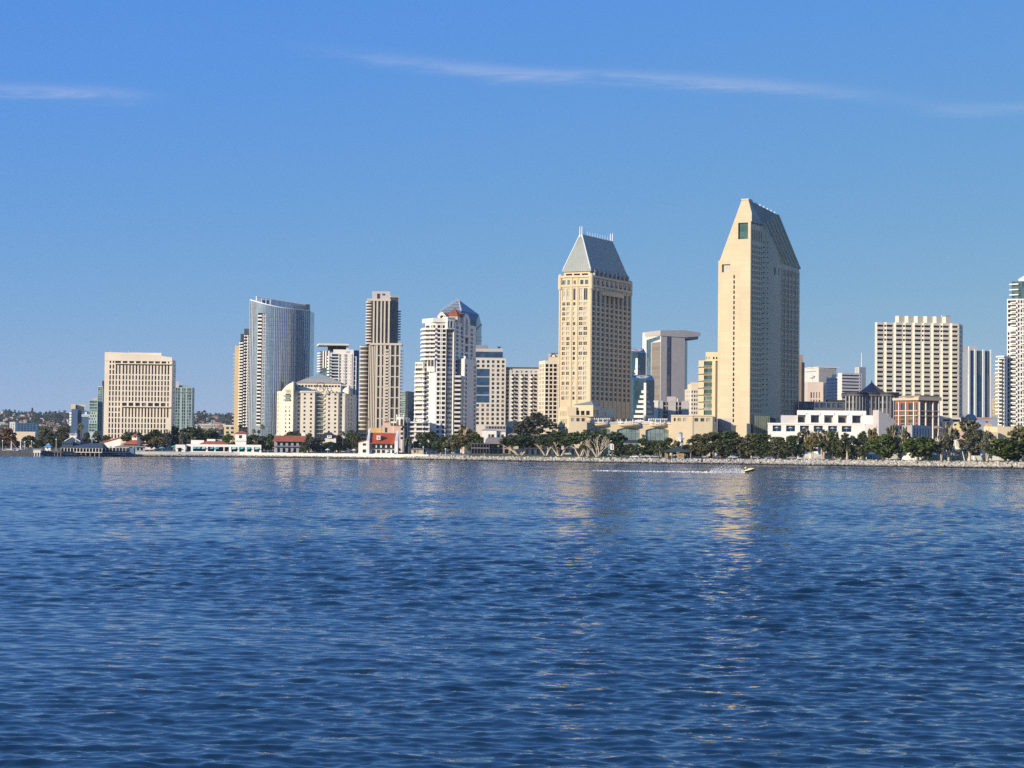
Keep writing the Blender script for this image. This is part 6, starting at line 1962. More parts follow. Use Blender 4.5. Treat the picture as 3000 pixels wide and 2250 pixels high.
def pagoda():
 D = 1180
 b = Bldg('hotel_building', 'dark round-fronted building under a navy pagoda roof with dark wings', (2555, 1270), D)
 Z = lambda x, y: b.z(zX(x, y))
 S = M['darkstone']
 n = 9
 def arcface(xa, xb, bow, m_, Dd=0):
  A, B_ = b.xy(zX(xa, 950), D + Dd), b.xy(zX(xb, 950), D + Dd)
  pts = []
  for i in range(m_ + 1):
   t = i / m_
   p = A.lerp(B_, t) + Vector((0, -bow * math.sin(math.pi * t)))
   pts.append(p)
  return pts
 zc, zt, z0 = Z(1500, 860), Z(1500, 808), Z(1500, 1150)
 for xa, xb, bow, m_ in ((1070, 1500, 4, 7), (1500, 1760, .5, 3), (1760, 2160, 4, 6)):
  pts = arcface(xa, xb, bow, m_)
  for i in range(m_):
   f = Face(pts[i], pts[i + 1])
   b.fac(f, b.g, zc, f.grid(2, .08, .92, .72), [(Z(1500, 965), Z(1500, 872)), (Z(1500, 1110), Z(1500, 1010))], .5, 'blue' if (i * 7 + xa) % 3 == 0 else 'dark')
   mb = MB(); mb.fbox(f, -.35, .35, .003, .8, b.g, zc); b.part('pilaster', mb, M['gmetal'])
  cp = [p + Vector((0, -1.4)) for p in pts]
  bk = [pts[-1] + Vector((-1, 24)), pts[0] + Vector((1, 24))]
  mb = MB(); mb.prism(cp + bk, zc + .01, zt); b.part('cornice', mb, M['darkstone'])
  mb = MB(); mb.prism([p + Vector((0, -2.2)) for p in pts] + bk, zt + .01, zt + .9); b.part('roof_edge', mb, M['dark'])
 c = b.xy(zX(1597, 700), D + 14)
 za, ze = b.z(zX(1597, 560), D + 14), b.z(zX(1597, 785), D + 4)
 r = (zX(1920)[0] - zX(1280)[0]) / 2 * D / FOC
 mb = MB()
 prof = [(r * 1.0, ze), (r * .92, ze + .4), (r * .62, ze + (za - ze) * .30), (r * .34, ze + (za - ze) * .58), (r * .12, ze + (za - ze) * .84), (.15, za)]
 mb.lathe((c.x, c.y, 0), prof, 8, math.pi / 8)
 mb.lathe((c.x, c.y, 0), [(r * .8, zt + .9), (r * .8, ze - .05)], 8, math.pi / 8)
 b.part('pagoda_roof', mb, mat('navy_roof_tiles', (0.014, 0.018, 0.05), .45, .1, .2, panel=(.8, 40, .12), pj=.7))
 mb = MB(); mb.lathe((c.x, c.y, za - .3), [(.3, 0), (.4, .5), (.05, 1.6)], 6); b.part('finial', mb, M['dark'])
 fw, = b.block(b.w, [(zX(75, 1050), D + 8), (zX(1072, 1050), D + 6)], Z(600, 968), back=18)
 cols = fw.us([zX(a)[:1] + zX(c_)[:1] for a, c_ in ((170, 290), (315, 400), (420, 500), (525, 640), (665, 735), (775, 850), (880, 1000))])
 b.fac(fw, b.g, Z(600, 968), cols, [(Z(600, 1095), Z(600, 1000))], .8, 'blue')
 mb = MB(); b.block(mb, [(zX(640, 940), D + 16), (zX(1070, 940), D + 16)], Z(800, 925), z0=Z(600, 968) - .2, back=8, front=True); b.part('roof_wing', mb, M['dark'])
 b.done(S)
pagoda()
def white_terraces():
 D = 1060
 b = Bldg('hotel_wing', 'bright white two-tier terraced wing with deep square loggias', (2430, 1310), D)
 W = M['bright']
 Z = lambda x, y: b.z(zL(x, y))
 zt = b.z(zX(800, 1152)); z0 = Z(1200, 1133)
 f, = b.block(b.w, [(zX(35, 1300), D + 12), (zX(1480, 1300), D + 10)], zt, back=20)
 cols = f.us([zX(a)[:1] + zX(c)[:1] for a, c in ((50, 220), (325, 505), (605, 793), (895, 1083), (1190, 1375))])
 zz = lambda v: b.z(zX(800, v), D + 11)
 b.fac(f, b.g, zt, cols, [(zz(1440), zz(1262))], 3.0, 'curtain')
 for ua, ub in cols:
  mb = MB(); mb.fbox(f, ua, ub, -.3, -.15, zz(1440), zz(1415)); b.part('railing', mb, M['grey'])
  mb = MB(); mb.fbox(f, ua + (ub - ua) * .2, ua + (ub - ua) * .8, -2.9, -2.5, zz(1430), zz(1310)); b.part('loggia_glazing', mb, GL['dark'][0])
  mb = MB(); mb.fbox(f, ua - .4, ub + .4, .003, .35, zz(1258), zz(1212)); b.part('lintel', mb, W)
 g, = b.block(b.w, [(zX(1480, 1350), D + 9), (zX(1742, 1350), D + 9)], b.z(zX(1600, 1255)), back=18, front=True)
 zt2 = Z(1200, 1136)
 h, h2 = b.block(b.w, [(zL(752, 1250), D), (zM(150, 1320), D - 6), (zM(400, 1300), D - 4)], zt2, back=26)
 us = lambda x: h.u(zL(x)[0])
 cols = [(us(a), us(c)) for a, c in ((805, 902), (955, 1055), (1108, 1208), (1260, 1362), (1420, 1520), (1570, 1678))]
 cols += [(h.u(zM(a)[0]), h.u(zM(c)[0])) for a, c in ((82, 150),)]
 cols = [c for c in cols if c[1] < h.w - .2]
 b.fac(h, b.g, zt2, cols, [(Z(1200, 1345), Z(1200, 1285)), (Z(1200, 1232), Z(1200, 1158))], 3.2, 'blue')
 b.plain(h2, b.g, zt2)
 for ua, ub in cols:
  mb = MB(); mb.fbox(h, ua, ub, -.3, -.12, Z(1200, 1240), Z(1200, 1224)); b.part('railing', mb, W)
  c = h.p((ua + ub) / 2, -1.5, Z(1200, 1232))
  mb = MB(); mb.lathe(c, [(.08, 0), (.08, 2.2), (1.7, 2.25), (.1, 3.1)], 10); b.part('parasol', mb, mat('pale_blue_canvas', (0.35, 0.5, 0.68), .8, .03))
 mb = MB(); mb.fbox(h, -.2, h.w, .003, .3, zt2 - .5, zt2 + .25); b.part('coping', mb, W)
 mb = MB(); k, = b.block(mb, [(zL(895, 1100), D + 18), (zL(1080, 1100), D + 16)], Z(1000, 1037), z0=zt2 - .2, back=8, front=True); b.part('side_block', mb, M['grey'])
 b.done(W)
 D = 1040
 b = Bldg('hotel_wing', 'grey concrete gallery with tall dark slots below the brick building', (2675, 1310), D)
 zt = b.z(zR(250, 690)); f, g, h = b.block(b.w, [(zR(130, 800), D + 14), (zR(360, 800), D + 14), (zR(400, 800), D + 4), (zR(705, 800), D + 18)], zt, back=16)
 zz = lambda y: b.z(zR(300, y), D + 8)
 b.fac(f, b.g, zt, f.us([zR(a)[:1] + zR(a + 22)[:1] for a in (200, 250, 298)]), [(zz(820), zz(715))], 1.0, 'dark')
 b.plain(g, b.g, zt)
 b.fac(h, b.g, zt, h.us([zR(a)[:1] + zR(a + 18)[:1] for a in (428, 475, 522, 566, 612, 656)]), [(zz(900), zz(745))], .8, 'black')
 mb = MB(); A = b.xy(zX(1745, 1300), D + 6); B_ = b.xy(zX(2085, 1300), D + 10); ff = Face(A, B_)
 z1, z2, z3 = b.z(zX(1745, 1150), D + 6), b.z(zX(2085, 1225), D + 10), b.z(zX(2085, 1360), D + 10)
 mb.hex([ff.p(0, 0, b.g), ff.p(ff.w, 0, b.g), ff.p(ff.w, -6, b.g), ff.p(0, -6, b.g)], [ff.p(0, 0, z1), ff.p(ff.w, 0, z3), ff.p(ff.w, -6, z3), ff.p(0, -6, z1)]); b.part('stair_wall', mb, M['grey'])
 mb = MB(); P = ff.p
 mb.poly(P(ff.w * .25, -6.1, z1 - 2), P(ff.w, -6.1, z3), P(ff.w, -6.1, z2), P(ff.w * .3, -6.1, z2 + .1)); mb.poly(P(ff.w, -6.1, z3), P(ff.w, -9, z3), P(ff.w, -9, z2), P(ff.w, -6.1, z2))
 b.part('lit_wall', mb, M['creamp'])
 b.done(M['grey'])
white_terraces()
def brick_building():
 D = 1120
 b = Bldg('office_building', 'orange brick and green glass corner block with pale stone cornice', (2690, 1280), D)
 zz = lambda y: b.z(zR(400, y))
 zt = zz(290)
 f, g = b.block(b.w, [(zR(125, 500), D + 12), (zR(500, 500), D), (zR(830, 500), D + 8)], zt, back=22)
 rows = [(zz(600 + 75 * k + 62), zz(600 + 75 * k)) for k in range(4)] + [(zz(595), zz(545)), (zz(528), zz(475)), (zz(455), zz(338))]
 rows = sorted(rows)
 rows = [r for i, r in enumerate(rows)]
 cl = [(f.w * a, f.w * c) for a, c in ((.06, .15), (.24, .45), (.58, .80), (.90, .97))]
 rs = sorted([(zz(y1), zz(y0)) for y0, y1 in ((338, 445), (478, 525), (545, 590), (605, 655), (675, 715), (735, 790), (805, 860))])
 b.fac(f, b.g, zt, cl, rs, .5, 'green')
 cg = [(g.w * a, g.w * c) for a, c in ((.10, .31), (.40, .66), (.76, .95))]
 b.fac(g, b.g, zt, cg, rs, .5, 'dark')
 for ff, us_ in ((f, (.19, .5, .84)), (g, (.05, .36, .71, .985))):
  for u in us_:
   mb = MB(); mb.fbox(ff, ff.w * u - .55, ff.w * u + .1, .003, .8, b.g, zt - 1); b.part('stone_pier', mb, M['white'])
 for y in (455, 535):
  mb = MB(); mb.fbox(f, 0, f.w, .81, .95, zz(y + 10), zz(y)); mb.fbox(g, 0, g.w, .81, .95, zz(y + 10), zz(y)); b.part('string_course', mb, M['creamp'])
 for ff, h in ((f, 0), (g, .6)):
  mb = MB(); mb.fbox(ff, -1, ff.w + 1, -3, 1.5, zt + .01 + h * .02, zt + 1.5 + h); b.part('cornice', mb, M['beige'])
 mb = MB(); mb.fbox(g, g.w * .02, g.w, -16, 1.0, zt + 2.2, zt + 3.0); b.part('roof_slab', mb, M['brown'])
 b.done(M['brick'])
brick_building()
def bay_hotel():
 D = 1220
 b = Bldg('hotel_tower', 'broad white hotel slab with saw-tooth bays and dark ribbon windows', (2690, 1290), D)
 W = mat('ivory_concrete', (0.64, 0.585, 0.48), .85, .05, .1, streak=.04)
 A, B_ = b.xy(zM(229, 900), D), b.xy(zM(912, 900), D + 4)
 base = Face(A, B_, zM(229)[0], zM(912)[0])
 zt = b.z(zM(400, 455)); n = 9
 zz = lambda y: b.z(zM(560, y), D + 2)
 rows = []
 p = 37.3
 ys = [478 + p * k for k in range(24)]
 rows = sorted((zz(y + 17), zz(y)) for y in ys)
 pts = []
 bw = base.w / n
 for i in range(n):
  pts.append(base.a + base.d * (bw * i) - base.n * 0.0)
  pts.append(base.a + base.d * (bw * (i + .2)) + base.n * 1.1)
 pts.append(base.b)
 wide_z = zz(ys[3] + 26)
 for i in range(n):
  a, m_, c = pts[2 * i], pts[2 * i + 1], pts[2 * i + 2]
  f1, f2 = Face(a, m_), Face(m_, c)
  top = [r for r in rows if r[0] > wide_z]; bot = [r for r in rows if r[1] < wide_z]
  b.plain(f1, b.g, zt)
  if i % 2 == 1:
   b.w.f.pop(); b.w.m.pop()
   b.plain(f1, b.g, wide_z); b.fac(f1, wide_z, zt, [(.0, f1.w)], top, .5, 'black')
  b.fac(f2, b.g, zt, [(f2.w * .0, f2.w * (.92 if i < n - 1 else .84))], rows, .7, 'black')
 ry = base.a.normalized() * 20
 bk = [base.b + ry, base.a + ry]
 b.w.poly(*[(*q, zt) for q in pts], *[(*q, zt) for q in bk])
 fr = Face(base.b, b.xy(zM(941, 900), D + 22))
 b.fac(fr, b.g, zt, [(fr.w * .3, fr.w * .6)], rows, .4, 'dark')
 mb = MB()
 P = []
 f0 = Face(b.xy(zM(395, 420), D + 5), b.xy(zM(850, 420), D + 8)); m = 6
 for i in range(m):
  P.append(f0.a + f0.d * (f0.w / m * i)); P.append(f0.a + f0.d * (f0.w / m * (i + .3)) + f0.n * 1.8)
 P.append(f0.b)
 ry = f0.a.normalized() * 12
 mb.prism(P + [f0.b + ry, f0.a + ry], zt - .1, b.z(zM(600, 400)))
 b.part('penthouse', mb, W)
 mb = MB(); mb.fbox(f0, f0.w * .86, f0.w * .99, -8, -1, b.z(zM(600, 400)) + .01, b.z(zM(600, 396)) + .6); b.part('roof_plant', mb, M['gmetal'])
 for x in (770, 785, 798):
  mast(b, zM(x, 400), b.z(zM(x, 386)), b.z(zM(600, 400)), .3, D + 10)
 for k, (xa, xb, y) in enumerate(((760, 935, 1225), (775, 938, 1262), (790, 942, 1300))):
  mb = MB(); f, = b.block(mb, [(zM(xa, 1280), D - 4 - 3 * k), (zM(xb, 1280), D - 4 - 3 * k)], b.z(zM(800, y), D - 4), back=6)
  b.fac(f, b.g, b.z(zM(800, y), D - 4), f.grid(2, .06, .98, .72), [(b.z(zM(800, y + 30), D - 4), b.z(zM(800, y + 14), D - 4))], .5, 'black', mb=mb); b.part('stepped_storey', mb, W)
 b.done(W)
bay_hotel()
def fin_glass_tower():
 D = 1420
 b = Bldg('office_tower', 'dark blue glass tower with tall white fins right of the bay hotel', (2862, 1255), D)
 zt = b.z(zM(1060, 682))
 f, g = b.block(b.w, [(zM(938, 900), D + 12), (zM(985, 900), D), (zM(1172, 900), D + 8)], zt, back=22, front=True)
 fn = MB()
 for i in range(6):
  u = f.w * (.12 + .17 * i); fn.fbox(f, u, u + .18, .003, .3, b.g, zt)
 for x, wd in ((986, 1.2), (1040, .9), (1107, .9), (1168, .9)):
  u = g.u(zM(x)[0]); fn.fbox(g, max(u - wd, 0), min(u + wd, g.w), .003, .9, b.g, zt + (3 if x < 1000 else 1))
 b.part('fins', fn, M['steel'])
 fn = MB()
 for i in range(13):
  u = g.w * i / 13; fn.fbox(g, u, u + .14, .003, .3, b.z(zM(1060, 880)), zt)
 for i in range(6):
  u = g.w * (.66 + .055 * i); fn.fbox(g, u, u + .14, .003, .3, b.g, b.z(zM(1060, 882)))
 b.part('thin_fins', fn, M['gmetal'])
 mb = MB(); b.block(mb, [(zM(938, 660), D + 8), (zM(1060, 660), D + 10)], b.z(zM(1000, 640)), z0=zt - .1, back=12, front=True); b.part('penthouse', mb, M['grey'])
 b.done(glass('petrol_blue_glass', (0.05, 0.10, 0.14), metal=.4, cell=(2.5, 3.6), rnd=.3))
fin_glass_tower()
def old_cream_blocks():
 D = 1500
 b = Bldg('office_building', 'yellowish old stepped block with rows of small windows left of the condominium', (2905, 1245), D)
 zz = lambda y: b.z(zR(1750, y))
 rw = b.rows(2915, D, 1120 + 305 / 5.53, 1120 + 560 / 5.53, 6, .5)
 f, = b.block(b.w, [(zR(1605, 500), D), (zR(1850, 500), D)], zz(430), back=16)
 b.fac(f, b.g, zz(430), f.grid(9, .04, .98, .4), [r for r in rw if r[1] < zz(440)], .3, 'dark')
 mb = MB(); g, = b.block(mb, [(zR(1640, 300), D + 4), (zR(1850, 300), D + 4)], zz(262), z0=zz(430) - .1, back=12)
 b.fac(g, zz(430) - .1, zz(262), g.grid(8, .06, .98, .4), [r for r in rw if r[0] > zz(430)], .3, 'dark', mb=mb); b.part('upper_block', mb, M['yellow'] if False else M['cream'])
 b.done(M['cream'])
 D = 1560
 b = Bldg('office_building', 'taller pale slab with column windows behind the old stepped block', (2920, 1245), D)
 zt = b.z(zM(1210, 862)); f, = b.block(b.w, [(zM(1190, 950), D), (zM(1250, 950), D)], zt, back=14)
 b.fac(f, b.g, zt, f.grid(5, .02, 1, .5), b.rows(2920, D, 780 + 880 / 2.765, 1225, 12, .55), .3, 'dark')
 b.done(mat('faded_rose_concrete', (0.58, 0.49, 0.40), .85, .06, .1))
old_cream_blocks()
def edge_tower():
 D = 1180
 b = Bldg('apartment_tower', 'tall white gridded apartment tower with green glass top at the right edge', (2975, 1280), D)
 W = M['white']
 zm = b.z(zM(1310, 262)); Z = lambda y: b.z(zM(1350, y))
 chain = [(zM(1300, 800), D + 3), (zM(1378, 800), D), (zM(1660, 800), D - 2)]
 f, g = b.block(b.w, chain, zm, back=26)
 n = 28
 rows = b.rows(2975, D, 780 + 275 / 2.765, 1248, n, .66)
 low = [r for r in rows if r[1] < Z(500)]; hi = [r for r in rows if r[0] > Z(500)]
 b.fac(f, b.g, Z(500), [(f.w * .08, f.w * .25), (f.w * .34, f.w * .92)], low, .7, 'dark')
 b.fac(f, Z(500), zm, [(f.w * .1, f.w * .94)], hi, .7, 'dark')
 b.fac(g, b.g, zm, g.grid(12, .02, .99, .62), rows, .5, 'dark')
 for k in range(n):
  z = rows[k][0]
  mb = MB(); mb.fbox(f, f.w * .42, f.w * .97, .003, 1.5, z - .2, z + .75); b.part('balcony', mb, M['bright'])
  if k % 2 == 0:
   mb = MB(); mb.fbox(g, g.w * .12, g.w * .28, .003, 1.4, z - .2, z + .75); b.part('balcony', mb, M['bright'])
 zt = Z(118)
 mb = MB(); h, k_ = b.block(mb, [(zM(1338, 200), D + 5), (zM(1400, 200), D + 2), (zM(1660, 200), D)], zt, z0=zm + .01, back=20, front=True)
 b.part('glass_top', mb, glass('sea_green_top_glass', (0.10, 0.165, 0.16), rough=.1, metal=.3, cell=(2, 3.4)))
 for y in (138, 182, 224):
  mb = MB(); mb.fbox(h, -1, h.w, .003, 1.6, Z(y + 9), Z(y)); b.part('balcony', mb, M['bright'])
 mb = MB(); q = [b.xy(zM(1392, 110), D + 4), b.xy(zM(1660, 110), D), b.xy(zM(1660, 110), D + 20), b.xy(zM(1420, 110), D + 20)]
 zp = Z(98); mb.prism(q, zt + .01, zp); b.part('roof_base', mb, M['steel'])
 mb = MB(); ap = b.xy(zM(1520, 40), D + 12)
 for i in range(4):
  mb.poly((*q[i], zp + .02), (*q[(i + 1) % 4], zp + .02), (*ap, Z(10)))
 b.part('roof', mb, M['steel'])
 b.done(W)
 b = Bldg('apartment_block', 'narrow lower white balcony wing left of the edge tower', (2938, 1280), D - 4)
 D -= 4
 zt = b.z(zM(1260, 738)); f, g = b.block(b.w, [(zM(1228, 1000), D + 3), (zM(1278, 1000), D), (zM(1303, 1000), D + 2)], zt, back=16)
 n = 18
 rows = b.rows(2938, D, 780 + 750 / 2.765, 1245, n, .62)
 b.fac(f, b.g, zt, [(f.w * .15, f.w * .95)], rows, .6, 'dark'); b.fac(g, b.g, zt, [(g.w * .3, g.w * .62)], rows, .6, 'bronze')
 for k in range(n):
  z = rows[k][0]; mb = MB(); mb.fbox(f, -1.2, f.w * .8, .003, 1.6, z - .4, z + .35); b.part('balcony', mb, M['bright'])
 mb = MB(); mb.fbox(f, -1, f.w + .5, -6, 1.2, zt + .01, zt + 1); b.part('cornice', mb, M['bright'])
 b.done(W)
edge_tower()
def low_right():
 D = 1130
 zr = lambda x, y, D: at(*zR(x, y), D).z
 def blk(lab, xa, xb, yt, m, D, cat='building', win=None, back=14):
  b = Bldg('low_block', lab, zR((xa + xb) / 2, 800), D, cat)
  z = zr((xa + xb) / 2, yt, D); f, = b.block(b.w, [(zR(xa, 700), D), (zR(xb, 700), D)], z, back=back)
  if win:
   b.fac(f, b.g, z, f.us([zR(a)[:1] + zR(c)[:1] for a, c in win[0]]), [(zr(xa, y1, D), zr(xa, y0, D)) for y0, y1 in win[1]], .4, 'blue')
  else:
   b.plain(f, b.g, z)
  mb = MB(); mb.fbox(f, -.1, f.w + .1, .003, .25, z - .4, z + .25); b.part('coping', mb, m)
  b.done(m); return b, f
 blk('dusty rose block with small openings right of the bay hotel foot', 1190, 1300, 575, M['rose'], 1160, win=(((1215, 1275),), ((620, 650),)))
 b, f = blk('grey blue block with rounded gable below the blue finned tower', 1295, 1520, 590, M['bluegrey'], 1150, win=(((1320, 1345), (1375, 1400)), ((600, 630),)))
 c = f.p(f.w * .3, -.5, zr(1350, 592, 1150)); mb = MB()
 mb.hex([(c[0] + 3.1 * math.cos(a), c[1], c[2] + 3.1 * math.sin(a)) for a in np.linspace(0, math.pi, 10)], [(c[0] + 3.1 * math.cos(a), c[1] + 4, c[2] + 3.1 * math.sin(a)) for a in np.linspace(0, math.pi, 10)]); b.part('round_gable', mb, M['bluegrey'])
 blk('long dusty rose low block with a blue square window', 1430, 1690, 575, M['rose'], 1175)
 blk('slate blue block with slanting dark windows above the treetops', 1480, 1680, 620, M['bluegrey'], 1120, win=(((1590, 1635),), ((615, 650),)))
 blk('plain grey wall block rising behind the ochre cube', 1672, 1785, 568, M['bluegrey'], 1115)
 b = Bldg('low_block', 'small ochre yellow cube on the cream wall at the right', zR(1632, 800), 1090)
 z = zr(1632, 683, 1090); f, g = b.block(b.w, [(zR(1578, 740), 1094), (zR(1618, 740), 1090), (zR(1692, 740), 1090)], z, z0=zr(1632, 800, 1090) - 2, back=8, front=True)
 mb = MB(); mb.fbox(g, -.1, g.w + .1, .003, .2, z - .4, z + .2); b.part('coping', mb, M['yellow']); b.done(M['yellow'])
 b = Bldg('low_block', 'long blank cream wall block behind the right-hand ficus tree', zR(1850, 900), 1075)
 f1, f2 = b.block(b.w, [(zR(1560, 850), 1078), (zR(1785, 850), 1075), (zR(2260, 850), 1075)], zr(1850, 718, 1075), back=14, front=True)
 mb = MB(); mb.fbox(f2, f2.w * .42, f2.w * .43, .003, .1, b.g, zr(1850, 720, 1075)); b.part('wall_joint', mb, M['beige'])
 mb = MB(); b.block(mb, [(zR(1545, 850), 1070), (zR(1790, 850), 1070)], zr(1650, 805, 1070), back=4, front=True); b.part('lower_wall', mb, M['creamp'])
 b.done(M['creamp'])
 b = Bldg('low_block', 'small dark house with sloping roof in the gap right of the brick building', zR(860, 850), 1090)
 f, = b.block(b.w, [(zR(826, 800), 1090), (zR(905, 800), 1090)], zr(860, 745, 1090), back=10)
 b.fac(f, b.g, zr(860, 745, 1090), f.grid(2, .1, .9, .5), [(zr(860, 800, 1090), zr(860, 770, 1090))], .3, 'black')
 mb = MB(); mb.hex([f.p(-.4, .6, zr(860, 745, 1090)), f.p(f.w + .4, .6, zr(860, 745, 1090)), f.p(f.w + .4, -10, zr(860, 745, 1090)), f.p(-.4, -10, zr(860, 745, 1090))], [f.p(-.4, .5, zr(860, 705, 1090)), f.p(f.w + .4, .5, zr(860, 742, 1090)), f.p(f.w + .4, -10, zr(860, 742, 1090)), f.p(-.4, -10, zr(860, 705, 1090))]); b.part('roof', mb, M['brown'])
 b.done(M['darkstone'])
 b = Bldg('low_block', 'peach low block with a round yellow dome by the tall eucalyptus', zR(1230, 850), 1080)
 f, = b.block(b.w, [(zR(1160, 820), 1080), (zR(1290, 820), 1080)], zr(1200, 770, 1080), back=8, front=True)
 c = f.p(f.w * .6, -4, zr(1200, 770, 1080)); mb = MB(); mb.lathe(c, [(4.4, 0), (4.2, 1.6), (3.2, 3.2), (1.6, 4.1), (.1, 4.4)], 16); b.part('dome', mb, M['yellow'])
 b.done(M['peach'])
low_right()
LM = dict(
 dark=leafmat('dark_green_leaves', (0.029, 0.046, 0.015), (0.090, 0.115, 0.035)),
 olive=leafmat('olive_leaves', (0.061, 0.066, 0.027), (0.156, 0.152, 0.065)),
 grey=leafmat('grey_green_leaves', (0.073, 0.078, 0.046), (0.156, 0.150, 0.088)),
 fresh=leafmat('fresh_green_leaves', (0.039, 0.071, 0.012), (0.131, 0.169, 0.027)),
 gold=leafmat('golden_olive_leaves', (0.140, 0.120, 0.039), (0.256, 0.206, 0.077)),
 rust=leafmat('rusty_autumn_leaves', (0.140, 0.073, 0.037), (0.275, 0.144, 0.062)),
)
BARK = mat('pale_bark', (0.60, 0.49, 0.36), .9, .25, .8)
BARKD = mat('brown_bark', (0.16, 0.12, 0.085), .9, .25, .8)
def leaf_mesh(name, blobs, n, size, m, seed, droop=0.0):
 r = np.random.default_rng(seed)
 B = np.array(blobs, float)
 vol = B[:, 3] * B[:, 4] * B[:, 5]
 cnt = np.maximum((n * vol ** 0.75 / (vol ** 0.75).sum()).astype(int), 12)
 P = []
 for b, c in zip(B, cnt):
  nt = max(5, c // 14)
  d = r.normal(size=(nt, 3)); d /= np.linalg.norm(d, axis=1, keepdims=True)
  rad_ = r.uniform(0.45, 1.0, (nt, 1)) ** 0.5
  tw = d * rad_ * b[3:6]
  k = r.integers(0, nt, c)
  p = b[:3] + tw[k] + r.normal(size=(c, 3)) * b[3:6].mean() * 0.17
  p[:, 2] -= droop * r.random(c) ** 2 * b[5]
  P.append(p)
 P = np.concatenate(P); c = len(P)
 a = r.normal(size=(c, 3)); a[:, 2] *= .6; a /= np.linalg.norm(a, axis=1, keepdims=True)
 t = np.cross(a, r.normal(size=(c, 3))); t /= np.linalg.norm(t, axis=1, keepdims=True)
 s = size * r.uniform(.6, 1.35, (c, 1))
 V = np.stack([P - a * s * .5, P + t * s * .34, P + a * s * .5, P - t * s * .34], 1).reshape(-1, 3)
 me = bpy.data.meshes.new(name)
 me.vertices.add(len(V)); me.vertices.foreach_set('co', V.astype(np.float32).ravel())
 me.loops.add(len(V)); me.loops.foreach_set('vertex_index', np.arange(len(V), dtype=np.int32))
 me.polygons.add(c); me.polygons.foreach_set('loop_start', np.arange(0, len(V), 4, dtype=np.int32))
 me.update(calc_edges=True)
 me.materials.append(m)
 return me
def limbs(mb, p, d, ln, r0, depth, r, spread=.55, ends=None):
 p = Vector(p); q = p
 k = 3
 for i in range(k):
  d = (d + Vector((r.uniform(-.14, .14), r.uniform(-.14, .14), r.uniform(-.03, .1)))).normalized()
  n_ = q + d * ln / k
  mb.tube(q, n_, r0 * (1 - i * .13), r0 * (1 - (i + 1) * .13), 5, False)
  q = n_
 if ends is not None and depth <= 1: ends.append(q)
 if depth > 0:
  for j in range(2 if r.random() < .65 else 3):
   nd = (d + Vector((r.uniform(-1, 1), r.uniform(-1, 1), r.uniform(-.1, .45))) * spread).normalized()
   limbs(mb, q, nd, ln * r.uniform(.62, .85), r0 * .60, depth - 1, r, spread, ends)
def tree_parts(kind, seed):
 r = random.Random(seed)
 mb = MB(); bl = []
 if kind == 'umbrella':          # pale forking trunks under a broad dome
  for i in range(4):
   a = i * 1.6 + r.random(); limbs(mb, (.3 * math.cos(a), .3 * math.sin(a), -.3), Vector((.55 * math.cos(a), .55 * math.sin(a), 1)), 3.0, .28, 2, r, .5)
  for i in range(34):
   a = r.uniform(0, 6.28); q = math.sqrt(r.random()) * 4.2
   bl.append((q * math.cos(a), q * math.sin(a), 8.6 - .16 * q * q - r.uniform(0, 2.6) * (1 - q / 9), r.uniform(.9, 1.5), r.uniform(.9, 1.5), r.uniform(.7, 1.1)))
 elif kind == 'round':           # dense round crown close to the ground
  limbs(mb, (0, 0, -.3), Vector((.05, 0, 1)), 2.6, .38, 2, r, .6)
  for i in range(46):
   v = Vector((r.gauss(0, 1), r.gauss(0, 1), r.gauss(0, 1))).normalized() * r.uniform(.55, 1)
   bl.append((v.x * 3.9, v.y * 3.9, 5.2 + v.z * 4.0, r.uniform(.8, 1.4), r.uniform(.8, 1.4), r.uniform(.7, 1.15)))
 elif kind == 'airy':            # tall, gaps between hanging clumps
  ends = []
  limbs(mb, (0, 0, -.3), Vector((r.uniform(-.12, .12), 0, 1)), 4.2, .40, 2, r, .55, ends)
  limbs(mb, (.3, 0, -.3), Vector((r.uniform(-.3, .3), 0, 1)), 4.6, .32, 2, r, .5, ends)
  for i in range(24):
   a = r.uniform(0, 6.28); z = r.uniform(3.6, 9.4); q = r.uniform(.4, 3.9) * (1 - abs(z - 6.8) / 6)
   bl.append((q * math.cos(a), q * math.sin(a), z, r.uniform(.55, 1.1), r.uniform(.55, 1.1), r.uniform(.6, 1.2)))
 else:                           # 'bushy': broad, lumpy, foliage nearly to the ground
  limbs(mb, (0, 0, -.3), Vector((.1, 0, 1)), 2.4, .3, 2, r, .6)
  limbs(mb, (.4, .2, -.3), Vector((-.25, .1, 1)), 2.4, .22, 1, r, .6)
  for i in range(40):
   a = r.uniform(0, 6.28); z = r.uniform(1.6, 9.2); w_ = math.sin(min(1, (z + .6) / 9.9) * math.pi) ** .6
   q = 4.1 * w_ * math.sqrt(r.uniform(.15, 1))
   bl.append((q * math.cos(a), q * math.sin(a), z, r.uniform(.8, 1.5), r.uniform(.8, 1.5), r.uniform(.7, 1.3)))
 return mb, bl
TP = {}
NLEAF = dict(umbrella=5600, round=6500, airy=3400, bushy=5600)
